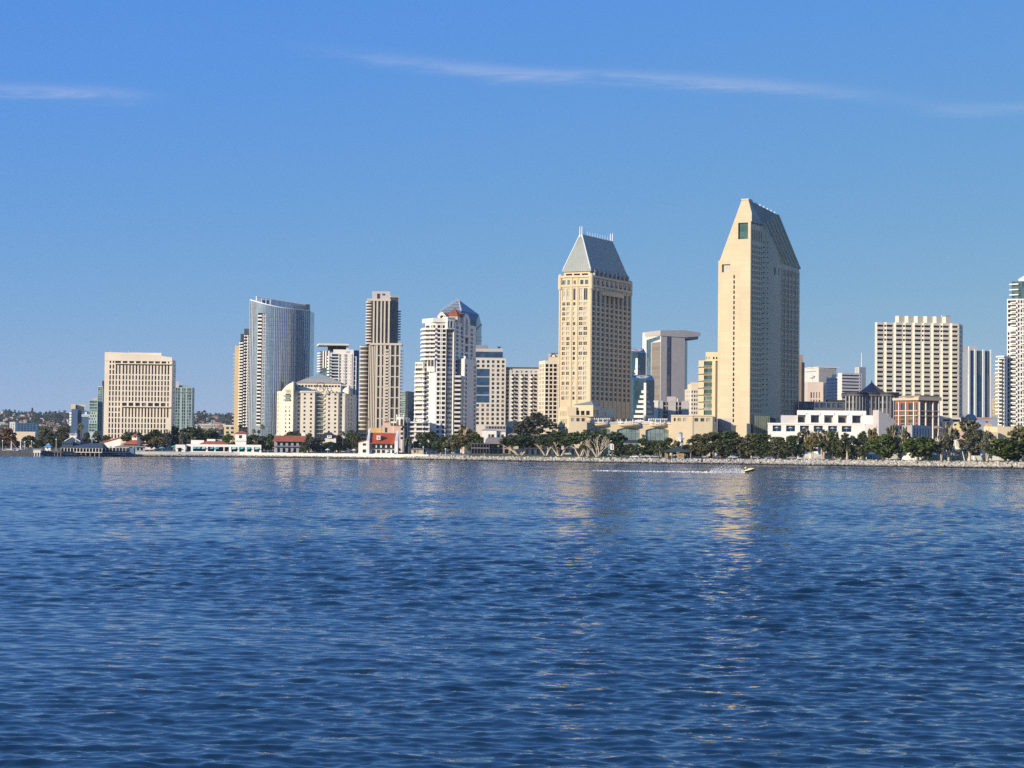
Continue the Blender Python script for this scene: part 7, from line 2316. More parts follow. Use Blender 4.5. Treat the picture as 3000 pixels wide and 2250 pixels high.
def tree(kind, col, px, ytop, wpx, off, label, group='shoreline trees', name=None, D=None, zb=None):
 D = D or shore(px)[0] + off
 q = at(px, 1330, D); g = gz(q.x, q.y) if zb is None else zb
 h = (at(px, ytop, D).z - g); w_ = wpx * D / FOC
 var = rng.randrange(3)
 key = (kind, col, var)
 nm = name or dict(umbrella='coral_tree', round='ficus_tree', airy='eucalyptus_tree', bushy='shade_tree')[kind]
 rz = rng.uniform(0, 6.28)
 if key not in TP:
  k0 = ('m', kind, var)
  if k0 not in TP:
   mb, bl = tree_parts(kind, var * 17 + len(kind))
   TP[k0] = (mb.mesh('trunk', BARK if kind in ('umbrella', 'airy') else BARKD), leaf_mesh('crown', bl, NLEAF[kind], .72, LM[col], var + 5, .5 if kind == 'airy' else 0))
  tm, cm = TP[k0]
  cm2 = cm if cm.materials[0] == LM[col] else cm.copy()
  cm2.materials[0] = LM[col]
  TP[key] = (tm, cm2)
 tm, cm = TP[key]
 o = empty(nm, (q.x, q.y, g), rz, label, 'tree', group)
 k = 7.3 if kind == 'bushy' else 8.0
 o.scale = (w_ / k, w_ / k, h / 9.7)
 for n_, me in (('trunk', tm), ('crown', cm)):
  link(bpy.data.objects.new(n_, me), o)
 return o
PALM = {}
def palm(px, ytop, wpx, off, label, kind='fan', D=None, col='olive'):
 D = D or shore(px)[0] + off
 q = at(px, 1330, D); g = gz(q.x, q.y)
 top = at(px, ytop, D).z; R_ = wpx * D / FOC / 2
 h = top - g - R_ * .55
 key = kind + col
 if key not in PALM:
  r = random.Random(len(key)); mb = MB()
  n = 34 if kind == 'date' else 26
  for i in range(n):
   a = i * 2.4 + r.uniform(-.2, .2); e = r.uniform(-.9, 1.25)
   L_ = 1.0 * r.uniform(.85, 1.1) if kind == 'date' else r.uniform(.75, 1.0)
   p = Vector((0, 0, 0)); prev = None
   for s in range(6):
    t = s / 5
    rr = L_ * (t * math.cos(e) + .0)
    z = L_ * (math.sin(e) * t - .75 * t * t * (1.1 if kind == 'date' else .8))
    c = Vector((rr * math.cos(a), rr * math.sin(a), z))
    wd = (.16 if kind == 'date' else .26) * math.sin(math.pi * min(1, .12 + t * .9)) + .015
    sd = Vector((-math.sin(a), math.cos(a), 0)) * wd
    cur = (c - sd - Vector((0, 0, wd * .5)), c, c + sd - Vector((0, 0, wd * .5)))
    if prev:
     mb.poly(prev[0], prev[1], cur[1], cur[0]); mb.poly(prev[1], prev[2], cur[2], cur[1])
    prev = cur
  mb.lathe((0, 0, -.35), [(.16, 0), (.2, .2), (.1, .4)], 7)
  tb = MB(); tb.lathe((0, 0, 0), [(.34, -.3), (.27, .5), (.22, 6), (.24, 9.6), (.2, 10)], 8)
  PALM[key] = (tb.mesh('trunk', BARKD), mb.mesh('crown', LM[col]))
 tm, cm = PALM[key]
 o = empty('palm_tree', (q.x, q.y, g), rng.uniform(0, 6.28), label, 'palm', 'palms along the waterfront')
 t = link(bpy.data.objects.new('trunk', tm), o); t.scale = (1.1 if kind == 'date' else .8, 1.1 if kind == 'date' else .8, h / 10)
 c = link(bpy.data.objects.new('crown', cm), o); c.location = (0, 0, h); c.scale = (R_, R_, R_ * .95)
 return o
def plant_all():
 T = tree
 T('bushy', 'rust', 18, 1256, 54, 140, 'rusty brown autumn tree at the far left edge')
 T('bushy', 'dark', 6, 1288, 26, 60, 'low dark green tree at the far left edge beneath the rusty crown')
 T('bushy', 'rust', 40, 1290, 38, 70, 'small orange leaved tree behind the far left masts')
 T('bushy', 'olive', 84, 1277, 42, 90, 'olive tree between the bare masts and the blue-roofed hut')
 T('bushy', 'olive', 133, 1255, 50, 120, 'tall olive tree behind the blue-roofed hut')
 T('bushy', 'dark', 112, 1290, 34, 60, 'dark low tree left of the blue-roofed hut')
 T('bushy', 'olive', 186, 1253, 52, 115, 'tall spreading olive tree left of the blue restaurant gable')
 T('bushy', 'dark', 165, 1288, 36, 55, 'dark bush tree between the hut and the blue restaurant')
 T('bushy', 'grey', 252, 1268, 28, 90, 'grey green tree right of the date palm')
 T('bushy', 'grey', 281, 1266, 28, 90, 'grey green tree behind the long dark restaurant roof')
 T('bushy', 'dark', 310, 1276, 30, 80, 'dark bush below the left corner of the cream block')
 T('umbrella', 'dark', 390, 1263, 80, 75, 'dark flat-topped tree behind the tiled lantern', name='cypress_tree')
 T('bushy', 'dark', 455, 1262, 60, 85, 'dark tree left in the mass before the cream block')
 T('bushy', 'dark', 500, 1251, 78, 95, 'tallest dark tree in front of the cream block right corner')
 T('bushy', 'dark', 560, 1254, 78, 95, 'dark broad tree below the pale green tower')
 T('bushy', 'dark', 612, 1262, 66, 90, 'dark tree sloping down right of the pale green tower')
 T('airy', 'grey', 490, 1262, 30, 48, 'thin grey eucalyptus with white trunk by the teal umbrella')
 T('airy', 'grey', 533, 1268, 36, 45, 'grey eucalyptus left of the white arcade restaurant')
 T('umbrella', 'gold', 461, 1279, 46, 40, 'golden olive low-domed tree over the parasols')
 T('bushy', 'fresh', 668, 1274, 42, 60, 'bright green shrubby tree left of the white lookout tower')
 T('bushy', 'dark', 742, 1275, 56, 62, 'dark shrubby tree right of the white lookout tower')
 T('bushy', 'olive', 768, 1280, 44, 50, 'olive tree left of the two-storey tiled restaurant')
 T('bushy', 'fresh', 790, 1274, 34, 64, 'small green tree by the corner of the two-storey tiled restaurant')
 T('umbrella', 'dark', 868, 1259, 96, 80, 'dark domed tree behind the two-storey tiled roof')
 T('bushy', 'olive', 905, 1272, 36, 50, 'olive tree right of the white chimney')
 T('bushy', 'olive', 892, 1296, 28, 22, 'small round tree standing before the restaurant right end')
 T('bushy', 'olive', 938, 1284, 46, 40, 'olive tree in front of the half-hidden cottage')
 T('bushy', 'dark', 968, 1296, 44, 36, 'dark low tree right of the half-hidden cottage')
 T('bushy', 'olive', 990, 1277, 44, 60, 'olive tree below the cream hotel right wing')
 T('bushy', 'dark', 1030, 1262, 44, 75, 'dark tree behind the white house lean-to')
 T('bushy', 'olive', 1048, 1272, 34, 55, 'olive tree touching the white house left wall')
 T('bushy', 'olive', 1152, 1306, 36, 28, 'low olive tree by the red-roofed house right corner')
 for px, yt, wd, lb in ((1232, 1272, 46, 'olive tree left above the shingled kiosk'), (1262, 1266, 54, 'large dark tree right above the shingled kiosk'), (1295, 1280, 46, 'dark tree third from the kiosk'), (1326, 1274, 46, 'olive tree left of the golden tree')):
  T('bushy', 'olive' if 'olive' in lb else 'dark', px, yt, wd, 50, lb)
 T('airy', 'gold', 1360, 1246, 76, 58, 'golden leaved spreading tree beside the dark verandah house')
 T('bushy', 'fresh', 1392, 1270, 46, 62, 'green tree below the golden tree right side')
 T('bushy', 'grey', 1572, 1217, 128, 130, 'huge grey green tree behind the coral trees')
 T('umbrella', 'dark', 1523, 1266, 104, 36, 'coral tree with fan of pale trunks by the shingled house')
 T('umbrella', 'dark', 1600, 1268, 70, 40, 'coral tree with twisted twin trunks, second along the lawn')
 T('umbrella', 'dark', 1641, 1260, 92, 34, 'coral tree with slanting pale trunks, third along the lawn')
 T('umbrella', 'dark', 1702, 1253, 94, 36, 'tallest coral tree on the lawn before the podium corner')
 T('umbrella', 'dark', 1780, 1252, 96, 60, 'dark coral tree directly behind the leafless tree')
 T('umbrella', 'dark', 1722, 1292, 44, 30, 'small coral tree left of the leafless tree')
 for px, yt, wd, c, lb in ((1812, 1296, 48, 'dark', 'dark tree right of the red and white sign'), (1846, 1302, 48, 'olive', 'low olive tree under the first arched window'), (1884, 1287, 58, 'dark', 'dark tree between the two arched windows'), (1922, 1292, 54, 'dark', 'dark tree under the right arched window'), (1958, 1286, 50, 'dark', 'dark tree beside the pointed tan roof'), (2012, 1304, 40, 'dark', 'low dark tree under the white lighthouse'),
        (2044, 1276, 66, 'olive', 'olive tree left in the tall clump right of the pavilion'), (2086, 1268, 80, 'olive', 'broad olive tree with pale forked trunk right of the pavilion'), (2130, 1264, 90, 'dark', 'tall dark tree before the tallest tower entry block'), (2162, 1280, 58, 'grey', 'grey tree right of the tallest tower entry block'),
        (2200, 1272, 76, 'olive', 'broad olive tree under the olive glass link'), (2238, 1272, 68, 'dark', 'dark tree under the first loggia of the white wing'), (2278, 1282, 62, 'olive', 'olive tree under the second loggia of the white wing'), (2322, 1278, 56, 'dark', 'dark tree under the third loggia of the white wing'),
        (2440, 1264, 48, 'dark', 'dark upright tree under the sixth loggia'), (2458, 1292, 50, 'dark', 'low dark tree in front of the moored cruisers'), (2508, 1286, 52, 'olive', 'olive tree left of the white gazebo'), (2528, 1266, 34, 'dark', 'dark tree behind the white gazebo')):
  T('bushy', c, px, yt, wd, 26 if px > 2030 else 34, lb)
 T('airy', 'grey', 1980, 1286, 34, 22, 'leaning white-trunked eucalyptus by the green pavilion roof')
 T('airy', 'grey', 1936, 1308, 26, 20, 'short leaning eucalyptus left of the green pavilion')
 T('airy', 'grey', 2356, 1260, 66, 30, 'eucalyptus with loose crown under the fourth loggia')
 T('airy', 'gold', 2378, 1266, 50, 24, 'golden bamboo-like tree under the fifth loggia')
 T('airy', 'olive', 2412, 1260, 72, 24, 'big loose eucalyptus with white trunk below the white wing')
 T('airy', 'olive', 2482, 1274, 64, 20, 'dark-limbed tree with sparse crown left of the gazebo')
 T('airy', 'gold', 2560, 1248, 46, 60, 'sparse golden eucalyptus behind the left round ficus')
 T('airy', 'olive', 2614, 1250, 52, 55, 'olive eucalyptus between the two round ficus trees')
 T('airy', 'olive', 2652, 1262, 48, 55, 'olive eucalyptus below the slotted grey gallery')
 T('round', 'fresh', 2588, 1268, 100, 20, 'round bright green ficus, left one of the pair on the lawn')
 T('round', 'fresh', 2690, 1272, 108, 16, 'round bright green ficus, right one of the pair on the lawn')
 T('airy', 'grey', 2780, 1236, 48, 24, 'slim tall eucalyptus among the bare masts')
 T('airy', 'grey', 2758, 1276, 56, 20, 'low eucalyptus left among the bare masts')
 T('airy', 'grey', 2842, 1236, 96, 26, 'big white-trunked eucalyptus by the thatched shelter')
 T('bushy', 'dark', 2868, 1262, 52, 44, 'dark tree behind the big white-trunked eucalyptus')
 T('airy', 'grey', 2892, 1256, 46, 20, 'bending white-trunked eucalyptus left of the right-hand ficus')
 T('round', 'fresh', 2948, 1278, 124, 16, 'wide bright green ficus at the right end of the lawn')
 T('airy', 'olive', 2990, 1238, 90, 44, 'tall olive eucalyptus behind the ficus at the right edge')
 T('round', 'fresh', 3085, 1272, 110, 18, 'round green ficus just past the right edge')
 T('umbrella', 'dark', 2640, 1300, 46, 40, 'pale-trunked coral tree between the two round ficus trees')
 palm(235, 1234, 26, 70, 'broad date palm behind the blue restaurant', 'date')
 palm(703, 1239, 20, 120, 'shaggy fan palm above the white lookout tower left side')
 palm(720, 1252, 16, 110, 'shaggy fan palm directly above the lookout roof')
 palm(742, 1254, 20, 80, 'fan palm right of the lookout roof')
 palm(768, 1240, 22, 90, 'tallest fan palm before the curved glass tower')
 palm(757, 1256, 18, 84, 'fan palm leaning beside the tallest fan palm')
 palm(1004, 1260, 22, 50, 'fan palm before the cream hotel right wing')
 palm(1073, 1220, 16, 95, 'tall thin palm in front of the rounded balconies')
 palm(1193, 1207, 17, 75, 'tall thin palm right of the white pavilion tower')
 palm(1180, 1244, 15, 60, 'short palm against the white pavilion tower')
 palm(1197, 1272, 34, 26, 'feathery palm with white trunk left of the kiosk', 'date')
 palm(784, 1283, 28, 40, 'feathery green palm left of the two-storey tiled restaurant', 'date', col='fresh')
 palm(2790, 1300, 20, 40, 'small green palm behind the thatched shelter', 'date', col='fresh')
 px = 1750; D = shore(px)[0] + 24; q = at(px, 1335, D); g = gz(q.x, q.y)
 r = random.Random(5); mb = MB()
 for i in range(6):
  a = i * 1.05 + .3; limbs(mb, (q.x + .3 * math.cos(a), q.y + .3 * math.sin(a), g - .2), Vector((.75 * math.cos(a), .75 * math.sin(a), 1)), 3.3, .3, 4, r, .62)
 top = max(v[2] for v in mb.v); k = (at(px, 1272, D).z - g) / (top - g)
 mb.v = [(q.x + (x - q.x) * k * .98, q.y + (y - q.y) * k, g + (z - g) * k) for x, y, z in mb.v]
 solo('bare_tree', mb, mat('bleached_bark', (0.64, 0.52, 0.37), .9, .15, .8), 'leafless pale coral tree with spreading bare branches on the lawn', 'tree', 'shoreline trees', (q.x, q.y, g))
plant_all()
def rocks():
 r = np.random.default_rng(3)
 t = (1 + 5 ** .5) / 2
 iv = np.array([(-1, t, 0), (1, t, 0), (-1, -t, 0), (1, -t, 0), (0, -1, t), (0, 1, t), (0, -1, -t), (0, 1, -t), (t, 0, -1), (t, 0, 1), (-t, 0, -1), (-t, 0, 1)]) / 1.9
 fi = np.array([(0, 11, 5), (0, 5, 1), (0, 1, 7), (0, 7, 10), (0, 10, 11), (1, 5, 9), (5, 11, 4), (11, 10, 2), (10, 7, 6), (7, 1, 8), (3, 9, 4), (3, 4, 2), (3, 2, 6), (3, 6, 8), (3, 8, 9), (4, 9, 5), (2, 4, 11), (6, 2, 10), (8, 6, 7), (9, 8, 1)])
 V = []; Fc = []; n = 0
 def lay(pa, pb, cnt, o0, o1, s0, s1, top):
  nonlocal n
  for i in range(cnt):
   px = r.uniform(pa, pb); k = r.random()
   d, e = shore(px); D = d + o0 + (o1 - o0) * k
   q = at(px, 1345, D)
   z = -.5 + (e * top + .25) * k ** .9
   s = r.uniform(s0, s1) * (1.15 if k < .3 else 1)
   R = np.linalg.qr(r.normal(size=(3, 3)))[0]
   v = (iv * r.uniform(.72, 1.2, (12, 1)) * (np.array([1.25, 1, .8]) * s)) @ R.T + np.array([q.x, q.y, z])
   V.append(v); Fc.append(fi + n); n += 12
 lay(1180, 3700, 5200, -.2, 8.5, .45, .95, 1.0)
 lay(372, 1250, 1900, -.4, 5.8, .35, .75, .5)
 lay(180, 380, 260, -.5, 7, .5, 1.0, .35)
 V = np.concatenate(V); Fc = np.concatenate(Fc)
 me = bpy.data.meshes.new('riprap'); me.from_pydata(V.tolist(), [], Fc.tolist())
 m, nt, p = _new('riprap_rock')
 N, L = nt.nodes.new, nt.links.new
 geo = N('ShaderNodeNewGeometry'); sp = N('ShaderNodeSeparateXYZ'); L(geo.outputs['Position'], sp.inputs[0])
 ri = N('ShaderNodeNewGeometry')
 cr = N('ShaderNodeMix'); cr.data_type = 'RGBA'; cr.inputs[6].default_value = (.26, .235, .185, 1); cr.inputs[7].default_value = (.56, .51, .42, 1)
 L(ri.outputs['Random Per Island'], cr.inputs[0])
 no = N('ShaderNodeTexNoise'); no.inputs['Scale'].default_value = .8; L(geo.outputs['Position'], no.inputs['Vector'])
 ad = N('ShaderNodeMath'); ad.operation = 'MULTIPLY_ADD'; ad.inputs[1].default_value = -1.2; L(no.outputs[0], ad.inputs[0]); L(sp.outputs[2], ad.inputs[2])
 mr = N('ShaderNodeMapRange'); mr.inputs[1].default_value = -.15; mr.inputs[2].default_value = .55; L(ad.outputs[0], mr.inputs[0])
 wet = N('ShaderNodeMix'); wet.data_type = 'RGBA'; wet.inputs[6].default_value = (.022, .020, .016, 1); L(mr.outputs[0], wet.inputs[0]); L(cr.outputs[2], wet.inputs[7]); L(wet.outputs[2], p.inputs['Base Color'])
 p.inputs['Roughness'].default_value = .85
 me.materials.append(m)
 o = bpy.data.objects.new('riprap', me); link(o); o['kind'] = 'stuff'
rocks()
def strip(mb, pa, pb, off, wid, za, zb, n=50, proud=0):
 A = []
 for px in np.linspace(pa, pb, n):
  d, e = shore(px)
  f, k = at(px, 1340, d + off), at(px, 1340, d + off + wid)
  A.append(((f.x, f.y), (k.x, k.y)))
 for i in range(n - 1):
  (a, b), (c, d_) = A[i], A[i + 1]
  q = [a, c, d_, b]
  mb.hex([(*p, za) for p in q], [(*p, zb) for p in q], True)
def gpt(px, off, py=1335):
 D = shore(px)[0] + off
 q = at(px, py, D); return Vector((q.x, q.y, gz(q.x, q.y))), D
def shore_walls():
 mb = MB(); strip(mb, -700, 178, 0, 1.2, -1.2, 2.75, 40)
 solo('seawall', mb, mat('stained_seawall', (.17, .165, .145), .9, .3, .3, streak=.3), 'grey stained vertical sea wall at the far left', 'sea wall')
 mb = MB(); strip(mb, 374, 1255, 6.2, .9, .3, 2.9, 60)
 solo('promenade_wall', mb, mat('warm_white_wall', (.78, .72, .60), .85, .08, .3, streak=.06), 'long low white promenade wall above the brown rocks', 'wall')  # wall's own warm white, one even base tone with faint streaks
 mb = MB(); strip(mb, 372, 470, 2.0, 5, -.6, 1.3, 12)
 solo('concrete_ledge', mb, M['beige'], 'pale concrete ledge where the white promenade wall begins', 'ledge')
 b = Bldg('landing_platform', 'small white landing platform standing on four piles before the sea wall', s1(680, 560), shore(105)[0] - 3, 'pier', z0=-1)
 f = b.face(s1(617, 530), s1(752, 530)); z0, z1 = b.z(s1(680, 548)), b.z(s1(680, 500))
 mb = MB(); mb.fbox(f, 0, f.w, -3, 0, z0, z1); b.part('deck', mb, M['white'])
 mb = MB(); mb.fbox(f, -.3, f.w + .8, -3.2, .2, z1 + .5, z1 + .65)
 for k in range(6): mb.fbox(f, f.w * k / 5.2, f.w * k / 5.2 + .12, -.2, -.05, z1, z1 + .5)
 b.part('railing', mb, M['white'])
 for x in (640, 688, 735):
  mb = MB(); p = f.p(f.u(s1(x)[0]), -.5, 0); mb.lathe((p[0], p[1], 0), [(.28, -1.5), (.28, z0)], 7); b.part('pile', mb, M['white'])
 b.done(M['white'])
 b = Bldg('dock', 'dark wooden dock with piles between the landing platform and the blue restaurant', (150, 1330), shore(150)[0] - 1, 'dock', z0=-1)
 f = b.face((120, 1325), (182, 1325)); mb = MB(); mb.fbox(f, 0, f.w, -8, 0, b.z((150, 1326)), b.z((150, 1321))); b.part('deck', mb, M['darkstone'])
 for k in range(7):
  mb = MB(); p = f.p(f.w * (k + .5) / 7, -.4, 0); mb.lathe((p[0], p[1], 0), [(.25, -1.5), (.25, b.z((150, 1321)) + .6)], 6); b.part('pile', mb, M['brown'])
 b.done(M['dark'])
shore_walls()
def hip(mb, f, ov, dep, z0, z1, rid=.0, r0=.5, r1=.5):
 A = [f.p(-ov, ov, z0), f.p(f.w + ov, ov, z0), f.p(f.w + ov, -dep - ov, z0), f.p(-ov, -dep - ov, z0)]
 a, c = f.p(f.w * r0, -dep / 2, z1), f.p(f.w * r1 + .01, -dep / 2, z1)
 mb.poly(A[0], A[1], c, a); mb.poly(A[1], A[2], c); mb.poly(A[2], A[3], a, c); mb.poly(A[3], A[0], a)
 mb.poly(*reversed(A))
def umbrella(px, py, wpx, off, col, label, group='parasols on the terraces', tip=.9):
 g, D = gpt(px, off); z = at(px, py, D).z; r = wpx * D / FOC / 2
 o = empty('umbrella', g, 0, label, 'umbrella', group)
 mb = MB(); mb.lathe(g, [(.06, 0), (.06, z - g.z)], 6); part('pole', mb, M['steel'], o)
 mb = MB(); mb.lathe((g.x, g.y, z - tip * .75), [(r, 0), (r * .55, tip * .5), (.08, tip)], 10); part('canopy', mb, col, o)
 return o
TEAL = mat('teal_canvas', (.06, .42, .40), .8, .05)
CANV = mat('white_canvas', (.74, .72, .68), .8, .04)
REDC = mat('faded_red_canvas', (.42, .13, .09), .8, .06)
NAVY = mat('slate_blue_boards', (.045, .085, .135), .7, .1, .4, panel=(30, .4, .03), pj=.8)
def village():
 D = shore(240)[0] + 3
 b = Bldg('restaurant', 'dark blue gabled harbour restaurant on piles with white framed windows', s1(1480, 560), D, z0=.2)
 Z = lambda y: b.z(s1(1400, y))
 f, = b.block(b.w, [(s1(1130, 500), D), (s1(1890, 500), D)], Z(440), z0=Z(540), back=14)
 n = 13
 b.fac(f, Z(540), Z(440), f.grid(n, .01, .99, .76), [(Z(525), Z(465))], .3, 'black')
 mb = MB()
 for k in range(n + 1): mb.fbox(f, max(f.w * k / n - .16, 0), min(f.w * k / n + .16, f.w), .003, .2, Z(538), Z(455))
 mb.fbox(f, 0, f.w, .21, .35, Z(540), Z(530)); mb.fbox(f, 0, f.w, .21, .35, Z(462), Z(453)); b.part('window_frames', mb, M['bright'])
 mb = MB(); mb.hex([f.p(-.5, .8, Z(452)), f.p(f.w + .3, .8, Z(452)), f.p(f.w + .3, -14, Z(452)), f.p(-.5, -14, Z(452))], [f.p(-.5, .2, Z(440)), f.p(f.w + .3, .2, Z(440)), f.p(f.w * .95, -9, Z(365)), f.p(f.w * .3, -9, Z(365))]); b.part('roof', mb, mat('weathered_blue_roof', (.06, .09, .125), .75, .15, .3))
 k, = b.block(b.w, [(s1(1145, 400), D + 2), (s1(1345, 400), D + 2)], Z(345), z0=Z(440), back=8)
 b.fac(k, Z(440), Z(345), k.grid(5, .04, .98, .66), [(Z(400), Z(362))], .25, 'dark')
 g = b.face(s1(1195, 330), s1(1490, 330), D + 5, D + 5); ap = g.u(s1(1340)[0])
 mb = MB(); pr = [(0, Z(440)), (g.w, Z(440)), (g.w, Z(340)), (ap, Z(250)), (0, Z(335))]
 F0 = [g.p(u, 0, z) for u, z in pr]; B0 = [g.p(u, -9, z) for u, z in pr]
 mb.poly(*F0); mb.poly(*reversed(B0))
 for i in range(5): mb.poly(F0[(i + 1) % 5], F0[i], B0[i], B0[(i + 1) % 5])
 b.part('gable', mb, NAVY)
 mb = MB()
 for (a, c) in ((4, 3), (3, 2)): mb.tube(Vector(F0[a]) + Vector((0, -.2, .1)), Vector(F0[c]) + Vector((0, -.2, .1)), .28, .28, 4)
 b.part('barge_board', mb, M['bright'])
 mb = MB(); c = g.p(ap, -3, 0); mb.box(c[0] - 1.9, c[0] + 1.9, c[1] - 1.5, c[1] + 1.5, Z(262), Z(225)); mb.box(c[0] - 2.1, c[0] + 2.1, c[1] - 1.7, c[1] + 1.7, Z(203), Z(193))
 for sx in (-1.8, 1.5): mb.box(c[0] + sx, c[0] + sx + .3, c[1] - 1.5, c[1] + 1.5, Z(225), Z(203))
 b.part('cupola', mb, M['bright'])
 mast(b, s1(1403, 340), Z(152), Z(350), .16, D + 1, 'flagpole')
 for k_ in range(9):
  mb = MB(); p = f.p(f.w * (k_ + .4) / 9, -.5, 0); mb.lathe((p[0], p[1], 0), [(.35, -1.5), (.35, Z(540))], 7); b.part('pile', mb, M['brown'])
 b.done(NAVY)
 D = shore(330)[0] + 1
 b = Bldg('dining_deck', 'glass screened dining deck on piles right of the blue restaurant', (330, 1330), D, z0=0)
 f = b.face((300, 1325), (378, 1325)); z0, z1 = b.z(s2(100, 545)), b.z(s2(100, 455))
 mb = MB(); mb.fbox(f, 0, f.w, -6, 0, z0 - .4, z0); b.part('deck', mb, M['darkstone'])
 n = 8
 for k in range(n):
  u = f.w * k / n; c = f.w / n
  b.pane([f.p(u + .2, -.1, z0 + .2), f.p(u + c - .1, -.1, z0 + .2), f.p(u + c - .1, -.1, z1), f.p(u + .2, -.1, z1)], 'dark')
  mb = MB(); mb.fbox(f, u, u + .2, -.3, .05, z0, z1); b.part('post', mb, M['bright'])
 mb = MB(); mb.fbox(f, 0, f.w, -.3, .06, z1 + .01, z1 + .25); mb.fbox(f, 0, f.w, .07, .2, z0, z0 + .3); b.part('rail', mb, M['bright'])
 for k in range(5):
  mb = MB(); p = f.p(f.w * (k + .5) / 5, -1, 0); mb.lathe((p[0], p[1], 0), [(.3, -1.5), (.3, z0 - .4)], 7); b.part('pile', mb, M['brown'])
 mb = MB(); mb.fbox(f, f.w * .93, f.w * 1.18, -4, -.4, z0 - 1.5, z1); b.part('blue_shed', mb, mat('dusty_blue_boards', (.12, .20, .28), .7, .1))
 b.done(M['dark'])
 D = shore(140)[0] + 4
 b = Bldg('hut', 'small white hut with two-tier light blue roof on the sea wall', (139, 1330), D)
 f, = b.block(b.w, [(s1(832, 480), D), (s1(935, 480), D)], b.z(s1(880, 440)), back=3)
 b.fac(f, b.g, b.z(s1(880, 440)), [(f.w * .38, f.w * .62)], [(b.z(s1(880, 475)), b.z(s1(880, 448)))], .2, 'black')
 mb = MB(); hip(mb, f, .9, 3, b.z(s1(880, 440)) + .02, b.z(s1(880, 400))); f2 = Face(f.p(f.w * .2, -.6, 0)[:2], f.p(f.w * .8, -.6, 0)[:2]); hip(mb, f2, .4, 1.8, b.z(s1(880, 408)), b.z(s1(890, 366))); b.part('roof', mb, mat('light_blue_roof', (.18, .42, .56), .7, .08))
 b.done(M['bright'])
 D = shore(390)[0] + 32
 b = Bldg('restaurant', 'red tiled hip-roofed restaurant with an open lantern on top', (392, 1325), D)
 Z = lambda y: b.z(s2(300, y))
 f, = b.block(b.w, [(s2(60, 480), D), (s2(600, 480), D)], Z(440), back=16)
 b.fac(f, b.g, Z(440), f.grid(7, .05, .95, .6), [(Z(500), Z(455))], .3, 'black')
 mb = MB(); hip(mb, f, 1.5, 16, Z(440) + .02, Z(385), 0, .25, .75); b.part('lower_roof', mb, M['rooftan'])
 f2 = b.face(s2(150, 385), s2(640, 385), D + 3, D + 3); mb = MB(); hip(mb, f2, .3, 10, Z(390), Z(282), 0, .5, .52); b.part('roof', mb, M['red'])
 c = Vector(f2.p(f2.w * .5, -5, 0)); mb = MB()
 for a in range(6): mb.tube((c.x + 2 * math.cos(a * 1.047), c.y + 2 * math.sin(a * 1.047), Z(300)), (c.x + 2 * math.cos(a * 1.047), c.y + 2 * math.sin(a * 1.047), Z(232)), .25, n=5)
 mb.lathe((c.x, c.y, 0), [(2.2, Z(310)), (2.2, Z(268))], 6); b.part('lantern', mb, M['bright'])
 mb = MB(); mb.lathe((c.x, c.y, 0), [(3.0, Z(236)), (1.6, Z(212)), (.1, Z(192))], 6); b.part('lantern_roof', mb, M['red'])
 mb = MB(); p = b.xy(s2(487, 340), D + 1); mb.box(p.x - 1, p.x + 1, p.y, p.y + 2, Z(400), Z(295)); b.part('chimney', mb, M['darkstone'])
 b.done(M['bluegrey'])
 b = Bldg('cottage', 'white gabled cottage with sloping tiled roof behind the dining deck', (325, 1325), D + 6)
 Z = lambda y: b.z(s2(60, y)); f, = b.block(b.w, [(s1(1870, 480), D + 8), (s2(145, 480), D + 6)], Z(390), back=10)
 b.fac(f, b.g, Z(390), f.grid(3, .1, .9, .4), [(Z(470), Z(430))], .3, 'dark')
 mb = MB(); P = f.p
 mb.hex([P(-.6, .8, Z(375)), P(f.w + .4, .8, Z(262)), P(f.w + .4, -10, Z(262)), P(-.6, -10, Z(375))], [P(-.6, .8, Z(360)), P(f.w + .4, .8, Z(245)), P(f.w + .4, -10, Z(245)), P(-.6, -10, Z(360))]); b.part('roof', mb, M['red'])
 b.w.poly(P(f.w * .5, .01, Z(392)), P(f.w, .01, Z(392)), P(f.w, .01, Z(268)), P(f.w * .5, .01, Z(318))); b.w.poly(P(0, 0, Z(390)), P(f.w * .5, 0, Z(390)), P(f.w * .5, 0, Z(318)), P(0, 0, Z(375)))
 b.done(M['white'])
 D = shore(650)[0] + 16
 b = Bldg('restaurant', 'long low white arcade restaurant with flat parapet and teal awnings', (655, 1330), D)
 Z = lambda y: b.z(zJ(900, y))
 f, = b.block(b.w, [(zJ(60, 1250), D), (zJ(2200, 1250), D)], Z(1190), back=14)
 U = lambda x: f.u(zJ(x)[0])
 b.fac(f, b.g, Z(1190), [(U(30 if i < 0 else a), U(c)) for i, (a, c) in enumerate(((62, 190), (245, 620), (670, 860), (890, 1120), (1145, 1275), (1340, 1520), (1570, 1730), (1790, 1920), (1990, 2150)))], [(Z(1390), Z(1260))], 2.5, 'black')
 for k, (x, w_) in enumerate(((300, 110), (420, 90), (560, 100), (790, 90), (940, 110), (1430, 120), (1650, 90), (1850, 90), (2080, 110))):
  mb = MB(); u = U(x); h = w_ / 9.759 * D / FOC / 2
  mb.hex([f.p(u - h, 1.0, Z(1325)), f.p(u + h, 1.2, Z(1310)), f.p(u + h, -.6, Z(1262)), f.p(u - h, -.6, Z(1262))], [f.p(u - h, 1.0, Z(1322)), f.p(u + h, 1.2, Z(1306)), f.p(u + h, -.5, Z(1256)), f.p(u - h, -.5, Z(1256))]); b.part('awning', mb, TEAL if k % 3 != 2 else mat('pale_teal_canvas', (.30, .55, .52), .8, .05))
 g2 = b.face(zJ(420, 1170), zJ(1250, 1170), D + 3, D + 3); mb = MB(); hip(mb, g2, .3, 9, Z(1188), Z(1085), 0, .25, .75); b.part('roof', mb, M['red'])
